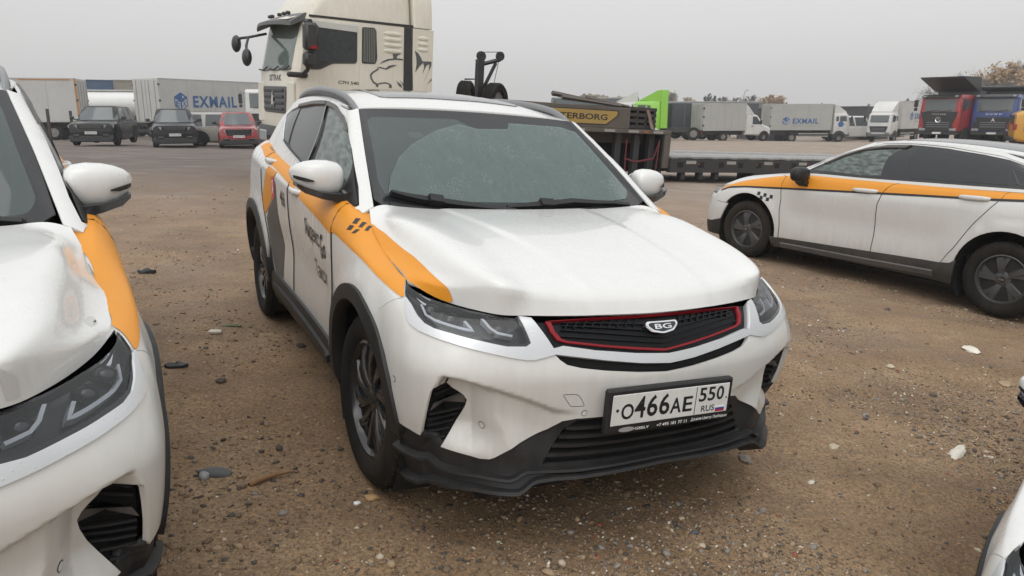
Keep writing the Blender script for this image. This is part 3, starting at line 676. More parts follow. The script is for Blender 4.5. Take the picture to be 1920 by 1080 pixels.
def crossover(label, M, plate=True):
    t = empty('taxi_car', M, label=label, cat='car')
    B, U, Hd, Rf = belt, upper, hood, roof  # most panel outlines below were traced from image pixels onto these shapes
    # inner shell so that gaps and openings are dark
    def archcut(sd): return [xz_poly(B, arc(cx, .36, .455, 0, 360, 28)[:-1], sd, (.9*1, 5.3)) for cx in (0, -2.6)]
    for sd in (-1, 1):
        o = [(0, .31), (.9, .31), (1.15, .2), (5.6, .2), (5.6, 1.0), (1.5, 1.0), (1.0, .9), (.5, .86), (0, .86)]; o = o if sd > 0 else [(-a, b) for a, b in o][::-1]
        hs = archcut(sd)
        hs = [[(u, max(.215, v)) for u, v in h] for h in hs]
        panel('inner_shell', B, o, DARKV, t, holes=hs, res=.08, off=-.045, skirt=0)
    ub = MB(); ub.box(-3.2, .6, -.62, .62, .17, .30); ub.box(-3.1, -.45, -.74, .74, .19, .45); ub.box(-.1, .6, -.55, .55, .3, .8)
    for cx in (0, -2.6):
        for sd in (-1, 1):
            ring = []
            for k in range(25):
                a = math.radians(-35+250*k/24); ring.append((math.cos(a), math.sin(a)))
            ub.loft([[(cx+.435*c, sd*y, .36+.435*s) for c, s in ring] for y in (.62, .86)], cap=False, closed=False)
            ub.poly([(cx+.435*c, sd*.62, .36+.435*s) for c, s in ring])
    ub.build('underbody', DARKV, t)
    # bonnet
    hp = [(-.956, .004), (0, .004), (.956, .004), (.956, 1.19), (0, 1.19), (-.956, 1.19)]
    bon = panel('bonnet', Hd, hp, PEARL, t, res=.028, off=.0, skirt=.02)
    oh = [(-.954,.006),(-.954,.93),(-.930,.92),(-.866,.7329),(-.8244,.3579),(-.829,.124),(-.8092,.045),(-.78,.006)]
    for p in (oh, mir(oh)): panel('orange_stripe', Hd, rounded(p, .02), ORANGE, bon, res=.02, off=.0030, skirt=0)
    # headlights
    hl = [(-1.0126,1.006),(-.9294,.99),(-.8626,.985),(-.7784,.978),(-.7299,.966),(-.6816,.955),(-.6118,.946),(-.5416,.928),(-.537,.8893),(-.519,.7992),(-.5376,.7859),(-.6039,.7855),(-.6946,.8029),(-.7854,.8177),(-.8526,.825),(-.8858,.8347),(-.9121,.8583),(-.9389,.8893),(-.9674,.9104),(-.9870,.9300)]
    for sd in (-1, 1):
        f = (lambda p: p) if sd < 0 else mir
        h = panel('headlight', B, f(hl), LENSD, t, res=.02, off=-.045, skirt=0)
        panel('lens', B, f(hl), LENS, h, res=.022, off=-.004, skirt=.012)
        fr = rib('lamp_rim', B, f([(-.5416,.9363),(-.537,.8893),(-.522,.802),(-.5376,.789),(-.6039,.789),(-.6946,.806),(-.7854,.821),(-.8526,.829),(-.8858,.838),(-.9121,.862),(-.9389,.893),(-.965,.912)]), GLOSSB, h, -.03, -.001, .009)
        g = []
        for pth in ([(-.90,.925),(-.885,.875),(-.85,.862),(-.76,.850),(-.715,.845),(-.742,.885)], [(-.678,.915),(-.655,.868),(-.63,.845),(-.575,.832)]):
            rib('light_strip', B, f(pth), LENSL, h, -.04, -.012, .0075, .02)
        for c in ((-.79, .905), (-.62, .88), (-.86, .94)):
            cc = f([c])[0]; p0 = B(cc[0], cc[1], -.05)[0]; n0 = B.nrm([cc[0]], [cc[1]])[0]; bm_ = MB(); bm_.ell(tuple(p0+n0*.012), (.034, .034, .026), 12, 6); bm_.build('lamp_projector', GLOSSB, h, 180)
        fn_ = [(-.935,.985),(-.90,.955),(-.845,.95),(-.87,.97)]
        panel('lamp_reflector', B, f(fn_), LENSL, h, res=.02, off=-.03, skirt=0)
    # silver trim round the headlights and under the grille
    tt = [(-.9837,.9118),(-.9681,.9151),(-.9393,.8953),(-.9121,.8568),(-.8861,.8328),(-.8529,.8222),(-.7857,.8143),(-.695,.7987),(-.6044,.7811),(-.5359,.7814),(-.517,.7964),(-.5337,.8935),(-.5395,.9366),(-.4928,.9236),(-.4752,.8654),(-.4397,.7723),(-.4041,.7817),(-.2896,.7566),(-.1375,.7382),(0,.7288)]
    tb = [(0,.6957),(-.117,.7035),(-.2454,.7187),(-.3769,.7387),(-.4358,.7481),(-.4681,.7393),(-.5117,.73),(-.5398,.7295),(-.6079,.7404),(-.6972,.7594),(-.7876,.7798),(-.8604,.7921),(-.912,.8037),(-.9437,.819),(-.9643,.8418),(-.9776,.8899)]
    tr = tt+mir(tt)[1:]+mir(tb)[0:-1]+tb
    panel('silver_trim', B, tr, SILV, t, res=.022, off=.007, skirt=.03)
    # grille
    go = [(-.490,.935),(-.4745,.864),(-.4389,.7702),(-.4042,.7807),(-.2896,.7556),(-.1375,.7372),(0,.7278)]
    gp = go+mir(go)[1:]
    GRB = mat('grille_black', (.006, .0065, .008), .4, spec=.2)
    gr = panel('grille', B, gp, GRB, t, res=.03, off=-.022, skirt=0)
    for a, b in ((.775, .83), (.80, .86), (.83, .885), (.865, .905)):
        w_ = .40-(b-.83)*.3; rib('grille_bar', B, [(-w_, b), (0, a), (w_, b)], GRB, gr, -.03, -.012, .0035)
    for k in range(-11, 12):
        if abs(k) < 3: continue
        u0 = k*.033; rib('grille_fin', B, [(u0-.012, .865), (u0+.012, .915)], GRB, gr, -.022, -.014, .004)
    ro = [(-.4378,.918),(-.4322,.8516),(-.416,.8116),(-.3821,.7974),(-.2363,.7701),(-.1341,.7556),(0,.7402)]
    ri = [(-.4208,.918),(-.4162,.8508),(-.398,.8148),(-.3784,.8061),(-.235,.7786),(-.1326,.7640),(0,.7483)]
    panel('red_outline', B, ro+mir(ro)[1:]+mir(ri)[::-1]+list(reversed(ri))[1:], RED, gr, res=.02, off=-.009, skirt=.012)
    rib('red_outline', B, [(-.43,.914),(-.405,.917),(-.2,.934),(0,.946),(.2,.934),(.405,.917),(.43,.914)], RED, gr, -.02, -.006, .0028)
    bd = panel('badge', B, rounded([(-.072,.872),(.058,.872),(.062,.852),(.038,.822),(-.007,.812),(-.052,.822),(-.076,.852)], .008), CHROME, gr, res=.02, off=.012, skirt=.03)
    panel('badge_face', B, rounded([(-.062,.864),(.048,.864),(.051,.850),(.031,.829),(-.007,.820),(-.045,.829),(-.065,.850)], .008), GLOSSB, bd, res=.02, off=.0145, skirt=0)
    surf_text('badge_letters', B, 'BG', CHROME, bd, (-.045, .832), (1, 0), (0, 1), .072, .024, .017, bold=.02)
    # slot under the silver trim
    sb = [(-.436,.7466),(-.422,.7289),(-.3982,.7113),(-.3487,.6993),(-.2498,.685),(-.12,.6717),(0,.6638)]
    sl = [(-.436,.75),(-.37,.742),(-.2454,.722),(0,.70)]
    panel('upper_intake', B, sb+mir(sb)[1:]+mir(sl)[::-1]+list(reversed(sl))[1:], DARKV, t, res=.03, off=-.03, skirt=0)
    # bumper skin
    vent = [(-.9103,.423),(-.8948,.4841),(-.8786,.5541),(-.8660,.600),(-.858,.613),(-.8478,.6085),(-.8051,.5787),(-.7596,.5538),(-.7466,.5383),(-.7576,.5125),(-.8067,.4385),(-.8499,.3761)]
    half = list(reversed(sb))+tb[4:]+[(-.984,.9085),(-1.2058,.7993),(-1.2584,.7717),(-1.1999,.728),(-1.1283,.66),(-1.0775,.5868),(-1.0479,.4951),(-1.0338,.4362),(-.9577,.4329)]+vent+[(-.7713,.3688),(-.6958,.3588),(-.6612,.3615),(-.6406,.3705),(-.543,.427),(-.4468,.4689),(-.3964,.5038),(-.3483,.5153),(-.2684,.5161),(0,.518)]
    bp_ = half+mir(half)[1:-1]
    bump = panel('front_bumper', B, bp_, BUMPW, t, res=.013, off=0, skirt=.018)
    for sd in (-1, 1):
        for c, r in (((.6847, .4659), .013), ((.3251, .5353), .011), ((1.0512, .5957), .012)):
            q = [(sd*c[0]+r*math.cos(a), c[1]+r*math.sin(a)) for a in np.linspace(0, 2*PI, 17)[:-1]]
            s_ = panel('parking_sensor', B, q, BLACKP, bump, res=.02, off=.001, skirt=0)
            q = [(sd*c[0]+r*.82*math.cos(a), c[1]+r*.82*math.sin(a)) for a in np.linspace(0, 2*PI, 17)[:-1]]
            panel('sensor_face', B, q, PEARL, s_, res=.02, off=.002, skirt=0)
    tc_ = rounded([(-.4125,.6086),(-.3626,.6074),(-.3463,.5951),(-.3271,.5618),(-.3786,.5625)], .008)
    rib('tow_cover_seam', B, tc_+tc_[:1], BLACKP, bump, -.002, .0006, .0011, .02)
    # lower black parts
    lowp = [(-1.0338,.4362),(-.90,.43),(-.82,.40),(-.66,.375),(-.64,.38),(-.455,.475),(-.40,.512),(0,.525)]
    lows = [(0,.27),(-.5,.27),(-.9,.26),(-1.085,.245)]
    cen = [(-.455,.345),(-.385,.475),(-.34,.505),(0,.51)]
    lo = panel('bumper_base', B, list(reversed(lows))+[(-1.085,.34)][::1]+lowp[0:]+mir(lowp)[1:]+[(1.085,.34)]+mir(list(reversed(lows)))[0:-1][::1] if False else ([(-1.085,.245),(-1.07,.34)]+lowp+mir(lowp)[1:]+[(1.07,.34),(1.085,.245),(.9,.265),(.5,.29),(0,.30),(-.5,.29),(-.9,.265)]), BLACKP, t, res=.03, off=-.008, skirt=.02,
       holes=[cen+mir(cen)[1:]+[(.455,.345),(0,.345)][1:], [(-.906,.42),(-.88,.54),(-.866,.60),(-.85,.604),(-.80,.574),(-.752,.548),(-.75,.535),(-.80,.44),(-.85,.385)], mir([(-.906,.42),(-.88,.54),(-.866,.60),(-.85,.604),(-.80,.574),(-.752,.548),(-.75,.535),(-.80,.44),(-.85,.385)])])
    lg = panel('lower_grille', B, [(-.46,.335),(-.385,.48),(-.34,.51),(.34,.51),(.385,.48),(.46,.335)], DARKV, t, res=.05, off=-.04, skirt=0)
    for v_, w_ in ((.375,.44),(.408,.42),(.441,.40),(.474,.38)): rib('grille_bar', B, [(-w_, v_), (0, v_), (w_, v_)], BLACKP, lg, -.04, -.006, .008)
    for sd in (-1, 1):
        f = (lambda p: p) if sd < 0 else mir
        vt = panel('side_vent', B, f([(-.918,.40),(-.89,.54),(-.874,.61),(-.858,.625),(-.80,.592),(-.74,.556),(-.735,.535),(-.80,.425),(-.865,.36)]), DARKV, t, res=.04, off=-.035, skirt=0)
        panel('vent_panel', B, f([(-.880,.515),(-.872,.540),(-.755,.546),(-.760,.522)]), GREYF, vt, res=.03, off=-.016, skirt=.02)
        for v_, a in ((.395, .835), (.42, .82), (.445, .802), (.47, .785), (.495, .768), (.575, .80), (.60, .835)):
            s2 = -1 if sd < 0 else 1; o_ = float(_ve(np.array(v_)))+.004; n0 = B.nrm([s2*o_], [v_])[0]; p1 = B.base([s2*o_], [v_])[0]-n0*.035; n1 = B.nrm([s2*a], [v_])[0]; p0 = B([s2*(a+.012)], [v_])[0]-n1*.026
            solid('vent_slat', BLACKP, vt, lambda b: b.tube([tuple(p0), tuple(p0*.5+p1*.5+n1*.004), tuple(p1)], [(.011, .0045)]*3, 6))
        tri = f([(-.60,.345),(-.455,.345),(-.39,.475),(-.40,.50),(-.455,.475),(-.54,.425)])
        panel('intake_cheek', B, tri, BLACKP, lo, res=.03, off=-.02, skirt=0)
    # splitter lip
    ul = np.linspace(-1.06, 1.06, 107); ua = np.abs(ul)
    up_ = np.interp(ua, [0,.334,.44,.5267,.561,.59,.70,.8185,.8648,.8967,.92,1.06], [.337,.3275,.3323,.3319,.3093,.3001,.3064,.3062,.3086,.3313,.337,.34])
    lw_ = np.interp(ua, [0,.334,.4164,.4925,.5545,.6005,.745,.88,1.003,1.06], [.308,.2958,.2975,.2919,.2532,.252,.2549,.2449,.228,.225])
    rings = [B(ul, up_+a*0+d, o) for a, d, o in ((0, .006, -.012), (0, 0, .018), (0, -.010, .020), (0, -.016, .004))]
    rings += [B(ul, lw_+d, o) for d, o in ((.016, .006), (.010, .036), (-.002, .038), (-.008, -.06))]
    lip = MB(); lip.loft([[tuple(r[i]) for r in rings] for i in range(len(ul))]); lip.build('front_lip', BLACKP, t, 30)
    if plate:
        pl_ = MB(); X = .852; tl = .01
        MP = Matrix.Translation((X, .006, .553)) @ Matrix.Rotation(-.016, 4, 'X')
        pl_.T = MP; pl_.box(-.03, .0, -.278, .278, -.088, .074, .006); np_ = pl_.build('number_plate', BLACKP, t)
        b = MB(); b.T = MP; b.box(-.002, .002, -.260, .260, -.056, .056, .0018); b.build('plate_face', mat('plate_white', (.66, .66, .64), .35, dirt=.25), np_)
        def pt(nm, s, y, z, w, h, m=BLK, **k):
            o = np.array(MP @ Vector((.0026, y, z))); e1 = np.array(MP.to_3x3() @ Vector((0, 1, 0))); e2 = np.array(MP.to_3x3() @ Vector((0, 0, 1)))
            lettering(nm, s, m, np_, o, e1, e2, w, h, **k)
        for s, y, w, h in (('O', -.222, .053, .058), ('4', -.166, .046, .080), ('6', -.113, .046, .080), ('6', -.060, .046, .080), ('A', -.010, .050, .058), ('E', .047, .043, .058)): pt('plate_letter', s, y, -.036, w, h, bold=.018)
        for k, s in enumerate('550'): pt('plate_letter', s, .118+k*.041, -.006, .035, .054, bold=.018)
        pt('plate_letter', 'RUS', .135, -.046, .062, .024, bold=.01)
        for y, r in ((-.238, .006), (.249, .0035)):
            d = MB(); d.T = MP; d.lathe([(.0003, .003), (r, .003), (r, .001)], 12, (0, y, 0), 'x'); d.build('plate_bolt', BLK, np_)
        dv = MB(); dv.T = MP; dv.box(.002, .0028, .103, .1055, -.053, .053); dv.build('plate_divider', BLK, np_)
        for k, c in enumerate(((.75,.75,.75), (.02,.05,.28), (.42,.02,.03))):
            fl = MB(); fl.T = MP; fl.box(.002, .0029, .203, .245, -.029-.0075*k-.0075, -.029-.0075*k); fl.build('flag_band', mat('flag%d' % k, c, .4), np_)
        for s, y, w, h in (('GEELY', -.155, .062, .010), ('+7 495 181 77 11', -.06, .135, .012), ('Джили Центр Люберцы', .095, .170, .014)):
            o = np.array(MP @ Vector((.0012, y, -.080))); lettering('dealer_print', s, WHT, np_, o, np.array(MP.to_3x3() @ Vector((0, 1, 0))), np.array(MP.to_3x3() @ Vector((0, 0, 1))), w, h, bold=.01)
        e = MB(); e.T = MP; e.prism([(-.19+.034*math.cos(a), -.074+.009*math.sin(a)) for a in np.linspace(0, 2*PI, 20)[:-1]], 'x', .0005, .0015); e.build('dealer_mark', SILV, np_)
    # sides
    for sd in (-1, 1):
        f = (lambda p: p) if sd < 0 else mir; R_ = (.95, 5.35); q = lambda pts: xz_poly(B, pts, sd, R_)
        L_ = lambda pts: f(pts)
        # fender
        ar = q(arc(0, .36, .445, 118, 196, 14)[::1])  # rear half of the opening
        ar_f = q(arc(0, .36, .445, 118, 57, 9))
        xr = -.447
        fe = [(-.985,.912),(-1.0126,1.012),(-1.03,1.034),(-1.3,1.045),(-1.55,1.045),(-1.62,1.055),(-1.70,1.086),(-1.84,1.09)]
        rear = [xz2uv(B, xr, z, -1, R_) for z in (1.05, .97, .9, .75, .6, .5, .43)]
        arc_ = xz_poly(B, arc(0, .36, .445, 171, 62, 18), -1, R_)
        fen = panel('fender', B, L_(fe+[(rear[0][0], 1.09)]+rear+arc_+[(-1.2058,.801)]), PEARL, t, res=.028, off=0, skirt=.016)
        of = [(-1.0160,1.018),(-.9880,.915),(-1.0091,.9025),(-1.2585,.9089),(-1.5847,.9188),(-1.86,.93),(rear[0][0]+.004,.925),(rear[0][0]+.004,1.072),(-1.80,1.076),(-1.7313,1.0745),(-1.66,1.054),(-1.60,1.044),(-1.5639,1.043),(-1.3,1.043),(-1.03,1.033)]
        panel('orange_stripe', B, L_(of), ORANGE, fen, res=.02, off=.0034, skirt=0)
        for c in ([(-1.7752,1.0147),(-1.7584,1.0297),(-1.734,1.0028),(-1.7601,.9934)],[(-1.7314,1.029),(-1.7247,1.0464),(-1.69,1.0117),(-1.7056,1.001)],[(-1.7018,1.048),(-1.7057,1.0659),(-1.651,1.0258),(-1.6616,1.0124)],[(-1.7632,.9852),(-1.7327,.9933),(-1.7305,.9764),(-1.7624,.9675)],[(-1.7032,.991),(-1.6831,1.0006),(-1.6869,.979),(-1.7111,.9712)]):
            panel('checker_mark', B, L_(c), BLK, fen, res=.03, off=.0052, skirt=0)
        # doors
        u0 = rear[0][0]-.006; u1 = x2u(B, -1.47, .7, -1, R_); u2 = u1-.006
        fd = panel('front_door', B, L_([(u0, 1.088), (u0, .42), (u1, .42), (u1, 1.088)]), PEARL, t, res=.03, skirt=.016)
        rd_edge = [xz2uv(B, x, z, -1, R_) for x, z in ((-2.36,1.14),(-2.345,1.05),(-2.31,.93),(-2.25,.82),(-2.15,.68),(-2.08,.56),(-2.04,.42))]
        rd = panel('rear_door', B, L_([(u2, 1.088), (u2, .42)]+list(reversed(rd_edge))+[(rd_edge[0][0], 1.088)]), PEARL, t, res=.03, skirt=.016)
        arr = xz_poly(B, arc(-2.6, .36, .445, 8, 180, 30), -1, R_)
        qe = [(a-.006, b) for a, b in rd_edge]
        qp = panel('rear_quarter', B, L_([(qe[0][0], 1.088)]+qe[:5]+[p for p in arr if p[0] < qe[5][0]+.03]+[(x2u(B, -3.08, .36, -1, R_), .34), (-5.0, .34), (-5.6, .36), (-5.6, 1.08)]), PEARL, t, res=.05, skirt=.016)
        panel('tail_lamp', B, L_([(-4.6, .90), (-4.6, 1.02), (-5.3, 1.02), (-5.3, .93)]), mat('tail_lamp_red', (.25, .01, .015), .2, coat=.4), qp, res=.05, off=.006, skirt=.02)
        panel('rear_bumper', B, L_([(-4.45, .22), (-4.5, .42), (-5.6, .45), (-5.6, .22)]), BLACKP, t, res=.06, off=.012, skirt=.03)
        # orange on the doors
        low = [(-1.9119,.905),(-1.9578,.914),(-2.16,.925),(-2.2597,.930),(-2.5624,.9376),(-2.9149,.9581),(-3.3314,.9708),(-3.5772,.9725),(-3.8764,.9764),(-4.1588,.989)]
        lowf = lambda u: float(np.interp(-u, [-a for a, b in low], [b for a, b in low]))
        def band(a, b, top): 
            us = np.linspace(a, b, 12); return [(u, lowf(u)) for u in us]+[(u, top(u)) for u in us[::-1]]
        panel('orange_stripe', B, L_(band(u0+.008, u1-.008, lambda u: 1.075)), ORANGE, fd, res=.022, off=.0038, skirt=0)
        panel('orange_stripe', B, L_(band(u2-.003, rd_edge[1][0]+.004, lambda u: 1.075)), ORANGE, rd, res=.022, off=.0034, skirt=0)
        panel('orange_stripe', B, L_(band(qe[1][0]-.006, -4.3, lambda u: 1.075)), ORANGE, qp, res=.03, off=.0038, skirt=0)
        panel('orange_band', B, L_([(-3.6288,.962),(-3.3577,.9658),(-3.4789,.8388),(-3.70,.745),(-3.79,.80)]), ORANGE, rd, res=.03, off=.002, skirt=0)
        panel('grey_band', B, L_([(-3.3458,.9181),(-3.4584,.8359),(-3.60,.78),(-3.66,.735),(-3.56,.56),(-3.50,.44),(-3.2754,.44),(-3.2345,.6563),(-3.30,.7525),(-3.32,.80)]), GREYF, rd, res=.03, off=.0025, skirt=0)
        for own, pth in ((fen, [(u0+.003, 1.08), (u0+.003, .44)]), (fd, [(u1-.003, 1.08), (u1-.003, .44)]), (rd, [(a-.003, b) for a, b in rd_edge[1:]])):
            rib('shut_line', B, L_(pth), BLK, own, -.004, .0050, .0028, .03)
        # badge on the rear door, roundel with a letter
        if sd < 0:
            rc = [(-3.425+.055*math.cos(a), .885+.05*math.sin(a)) for a in np.linspace(0, 2*PI, 21)[:-1]]
            rr_ = panel('red_roundel', B, rc, mat('roundel_red', (.62, .02, .03), .4), rd, res=.03, off=.004, skirt=0)
            surf_text('lettering', B, 'Я', WHT, rd, (-3.45, .853), (1, 0), (0, 1), .045, .062, .0055, bold=.01)
            surf_text('lettering', B, 'Яндекс', BLK, fd, (-2.525, .812), (1, 0), (0, 1), .335, .072, .0025, bold=.010)
            surf_text('lettering', B, 'G', BLK, fd, (-2.175, .79), (1, 0), (0, 1), .056, .092, .0025, bold=.02, shear=.25)
            surf_text('lettering', B, 'o', BLK, fd, (-2.112, .80), (1, 0), (0, 1), .045, .052, .0025, bold=.02, shear=.25)
            surf_text('lettering', B, 'Такси', BLK, fd, (-2.362, .672), (1, 0), (0, 1), .256, .082, .0025)
            surf_text('lettering', B, '466', BLK, fd, (-3.19, .842) if False else (-3.195, .845), (1, 0), (0, 1), .14, .060, .0025, bold=.01)
            for k in range(3):
                for j in range(2): panel('flag_mark', B, [(-4.10+k*.07+j*.03, 1.03+j*.012+k*.0), (-4.04+k*.07+j*.03, 1.033+j*.012), (-4.04+k*.07+j*.03, 1.027+j*.012), (-4.10+k*.07+j*.03, 1.024+j*.012)], BLK, qp, res=.04, off=.004, skirt=0)
        # handles
        for door, u_, v_ in ((fd, sd*2.775, .955), (rd, sd*3.69, .985)):
            c = B(u_, v_)[0]
            hb = MB(); hb.T = Matrix.Translation(tuple(c+np.array([0, sd*.012, 0]))) @ Matrix.Rotation(-.03, 4, 'Y'); hb.tube([(-.115, -sd*.03, 0), (-.105, -sd*.004, 0), (-.06, sd*.006, 0), (.05, sd*.008, 0), (.10, -sd*.002, 0), (.112, -sd*.03, 0)], [(.008, .012), (.010, .015), (.011, .018), (.011, .018), (.010, .015), (.008, .012)], 10); hb.build('handle', PEARL, door, 60)
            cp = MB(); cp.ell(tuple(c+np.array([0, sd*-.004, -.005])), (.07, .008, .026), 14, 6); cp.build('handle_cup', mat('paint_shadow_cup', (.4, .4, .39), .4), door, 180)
        # sill and arch trims
        panel('side_sill', B, L_([(x2u(B, -.40, .3, -1, R_), .205), (x2u(B, -.44, .42, -1, R_), .435), (u1, .43), (x2u(B, -2.06, .43, -1, R_), .435), (x2u(B, -2.15, .3, -1, R_), .205)]), BLACKP, t, res=.04, off=.014, skirt=.03)
        rib('sill_ridge', B, L_([(x2u(B, -.5, .36, -1, R_), .36), (x2u(B, -2.0, .36, -1, R_), .36)]), BLACKP, t, 0, .03, .02, .06)
        for cx, a0, a1 in ((0, 4, 192), (-2.6, -2, 182)):
            o_ = xz_poly(B, arc(cx, .36, .464, a0, a1, 30), -1, R_); i_ = xz_poly(B, arc(cx, .36, .402, a1, a0, 30), -1, R_)
            panel('arch_trim', B, L_(o_+i_), BLACKP, t, res=.035, off=.013, skirt=.06)
        # cabin side
        dlo = [(-2.62,1.33),(-2.50,1.285),(-2.30,1.19),(-2.0,1.165),(-1.62,1.148),(-1.2,1.118),(-.95,1.093),(-.80,1.078),(-.752,1.085),(-.7451,1.1551),(-.7613,1.3156),(-.8053,1.4279),(-.87,1.466),(-1.0854,1.482),(-1.46,1.482),(-1.99,1.466),(-2.30,1.445),(-2.60,1.41),(-2.76,1.375)]
        fg = [(-1.345,1.462),(-1.06,1.462),(-.878,1.447),(-.815,1.41),(-.778,1.335),(-.772,1.26),(-.838,1.16),(-.87,1.108),(-1.285,1.135)]
        fr_ = [(-.76,1.072),(-.74,1.05),(-.699,1.05),(-.698,1.2),(-.697,1.4),(-.697,1.499),(-1.2,1.499),(-2.4,1.499),(-3.1,1.499),(-3.3,1.42),(-3.2,1.2),(-3.1,1.075),(-2,1.075),(-1.2,1.07)]
        panel('cabin_frame', U, L_(fr_), PEARL, t, holes=[L_(dlo)], res=.04, skirt=.012)
        panel('roof_pillar', U, L_([(-3.1,1.499),(-3.3,1.42),(-3.2,1.2),(-3.1,1.075),(-3.8,1.075),(-3.8,1.499)]), GLOSSB, t, res=.08, skirt=0)
        sg = panel('window_surround', U, L_(dlo), BLACKP, t, holes=[L_(fg)], res=.05, off=-.006, skirt=0)
        rib('window_trim', U, L_([(-2.76,1.375),(-2.62,1.33),(-2.50,1.285),(-2.30,1.19),(-2.0,1.165),(-1.62,1.148),(-1.2,1.118),(-.95,1.093),(-.80,1.078)]), CHROME, sg, -.006, .004, .007, .05)
        rib('rain_visor', U, L_([(-.80,1.40),(-.862,1.452),(-1.06,1.474),(-1.36,1.476)]), GREYF, sg, -.005, .012, .014, .04)
        rib('rain_visor', U, L_([(-1.42,1.476),(-1.9,1.462),(-2.3,1.44)]), GREYF, sg, -.005, .012, .012, .04)
        panel('front_side_glass', U, L_(fg), SIDEG, sg, res=.06, off=-.006, skirt=0)
        panel('rear_side_glass', U, L_([(-2.21,1.432),(-1.61,1.462),(-1.44,1.462),(-1.415,1.145),(-1.62,1.165),(-1.96,1.183),(-2.06,1.2)]), TINT, sg, res=.05, off=-.003, skirt=0)
        panel('quarter_glass', U, L_([(-2.26,1.425),(-2.55,1.395),(-2.66,1.37),(-2.49,1.30),(-2.29,1.205),(-2.13,1.20)]), TINT, sg, res=.05, off=-.003, skirt=0)
        rib('pillar_seam', U, L_([(-1.385,1.14),(-1.40,1.47)]), GLOSSB, sg, -.006, .004, .018, .05)
        sail = panel('mirror_sail', U, L_([(-.757,1.09),(-.764,1.25),(-.84,1.155),(-.90,1.09),(-.81,1.082)]), BLACKP, sg, res=.04, off=.001, skirt=0)
        # roof rail
        pr = [(-1.03,.625,1.492),(-1.12,.628,1.535),(-1.25,.628,1.572),(-1.5,.622,1.598),(-1.95,.606,1.613),(-2.4,.588,1.598),(-2.75,.565,1.56),(-3.0,.53,1.49)]
        rl_ = MB(); P = np.array(pr); tt_ = np.linspace(0, 1, 28); s_ = np.linspace(0, 1, len(P)); P2 = np.stack([np.interp(tt_, s_, P[:, i]) for i in range(3)], 1)
        P2[1:-1] = (P2[:-2]+2*P2[1:-1]+P2[2:])/4
        rl_.tube([(a, sd*b, c-.036) for a, b, c in P2], [(.013, .022)]*28, 8); rl_.build('roof_rail', mat('rail_grey', (.22, .225, .23), .4, .3, drops=130, bump=.3), t, 60)
        gt = MB(); gt.tube([(a, sd*(b+.002), c-.050-.008*math.sin(PI*i/27)) for i, (a, b, c) in enumerate(P2)], .016, 6); gt.build('roof_gutter', BLACKP, t, 60)
        # mirror
        mz = MB(); c = (-.635, sd*.925, 1.178)
        rings = []
        for yy, rx, rz, dx, dz in ((-.112, .030, .030, .02, .002), (-.105, .052, .054, .015, .002), (-.085, .072, .072, .008, 0), (-.04, .085, .080, 0, 0), (.01, .086, .077, -.006, .001), (.05, .078, .066, -.014, .004), (.083, .060, .047, -.024, .010), (.104, .036, .027, -.034, .014), (.112, .012, .010, -.04, .016)):
            rings.append([(c[0]+dx+(rx if math.cos(a) > 0 else rx*.75)*math.copysign(abs(math.cos(a))**.8, math.cos(a)), c[1]+sd*yy, c[2]+dz+rz*math.copysign(abs(math.sin(a))**.75, math.sin(a))) for a in np.linspace(0, 2*PI, 25)[:-1]])
        mz.loft(rings); mo = mz.build('mirror', PEARL, t, 50)
        mg = MB(); mg.prism([(c[1]+sd*(.10*math.cos(a)-.004), c[2]+.06*math.sin(a)) for a in np.linspace(0, 2*PI, 25)[:-1]], 'x', c[0]-.075, c[0]-.068); mg.build('mirror_glass', CHROME, mo)
        mb_ = MB(); y0, z0 = .795, 1.085
        mb_.loft([[(xx, sd*yy, zz) for xx, zz in ((-.50-k, z1+.0), (-.60-k, z1), (-.60-k, z1+h_), (-.50-k, z1+h_))] for yy, z1, h_, k in ((y0, z0, .05, -.02), (.85, z0-.002, .035, 0), (.92, z0+.008, .03, .03), (.99, z0+.03, .028, .06), (1.02, z0+.055, .015, .08))]); mb_.build('mirror_arm', GLOSSB, mo, 30)
        ti = MB(); ti.loft([[(c[0]+dx, c[1]+sd*yy, c[2]+dz), (c[0]+dx+.012, c[1]+sd*yy, c[2]+dz+h2), (c[0]+dx+.012, c[1]+sd*yy, c[2]+dz-h2)] for yy, dx, dz, h2 in ((.028, .079, -.008, .003), (.06, .059, -.005, .008), (.09, .02, 0, .008), (.103, -.004, .004, .006))]); ti.build('mirror_indicator', BLACKP, mo)
        # wheels
        for x in (0, -2.6): wheel_parts(t, wheel_frame(x, sd*(.765 if x == 0 else .77), .347, sd, .03 if x == 0 else 0))
    # windscreen
    wg = [(-.6266,1.1152),(-.6537,1.1609),(-.6336,1.4374),(-.5922,1.4549),(-.0888,1.4574),(-.0549,1.4363),(.0112,1.4104),(.1925,1.4186),(.2195,1.4543),(.5457,1.4553),(.6365,1.4365),(.6574,1.1339),(.633,1.1028),(.5704,1.1049),(.2948,1.1101),(.0004,1.1101),(-.35,1.112)]
    ws = panel('windscreen', U, [(-.690,1.082),(-.694,1.2),(-.694,1.4),(-.694,1.497),(0,1.497),(.694,1.497),(.694,1.4),(.694,1.2),(.690,1.082),(.60,1.05),(0,1.03),(-.60,1.05)], mat('frit_black', (.018, .0185, .02), .22, drops=110, bump=.25, spec=.4), t, holes=[rounded(wg, .02)], res=.05, off=-.004, skirt=.006)
    panel('glass', U, rounded(wg, .02), WSG, ws, res=.05, off=-.004, skirt=0)
    mi = [(-.6184,1.122),(-.5843,1.1936),(-.5141,1.2718),(-.4127,1.3324),(-.2479,1.3964),(-.0886,1.4319),(.0112,1.413),(.1925,1.421),(.2205,1.4525),(.5457,1.4535),(.6345,1.435),(.655,1.134),(.63,1.106),(.57,1.107),(.29,1.113),(0,1.113),(-.3,1.115)]
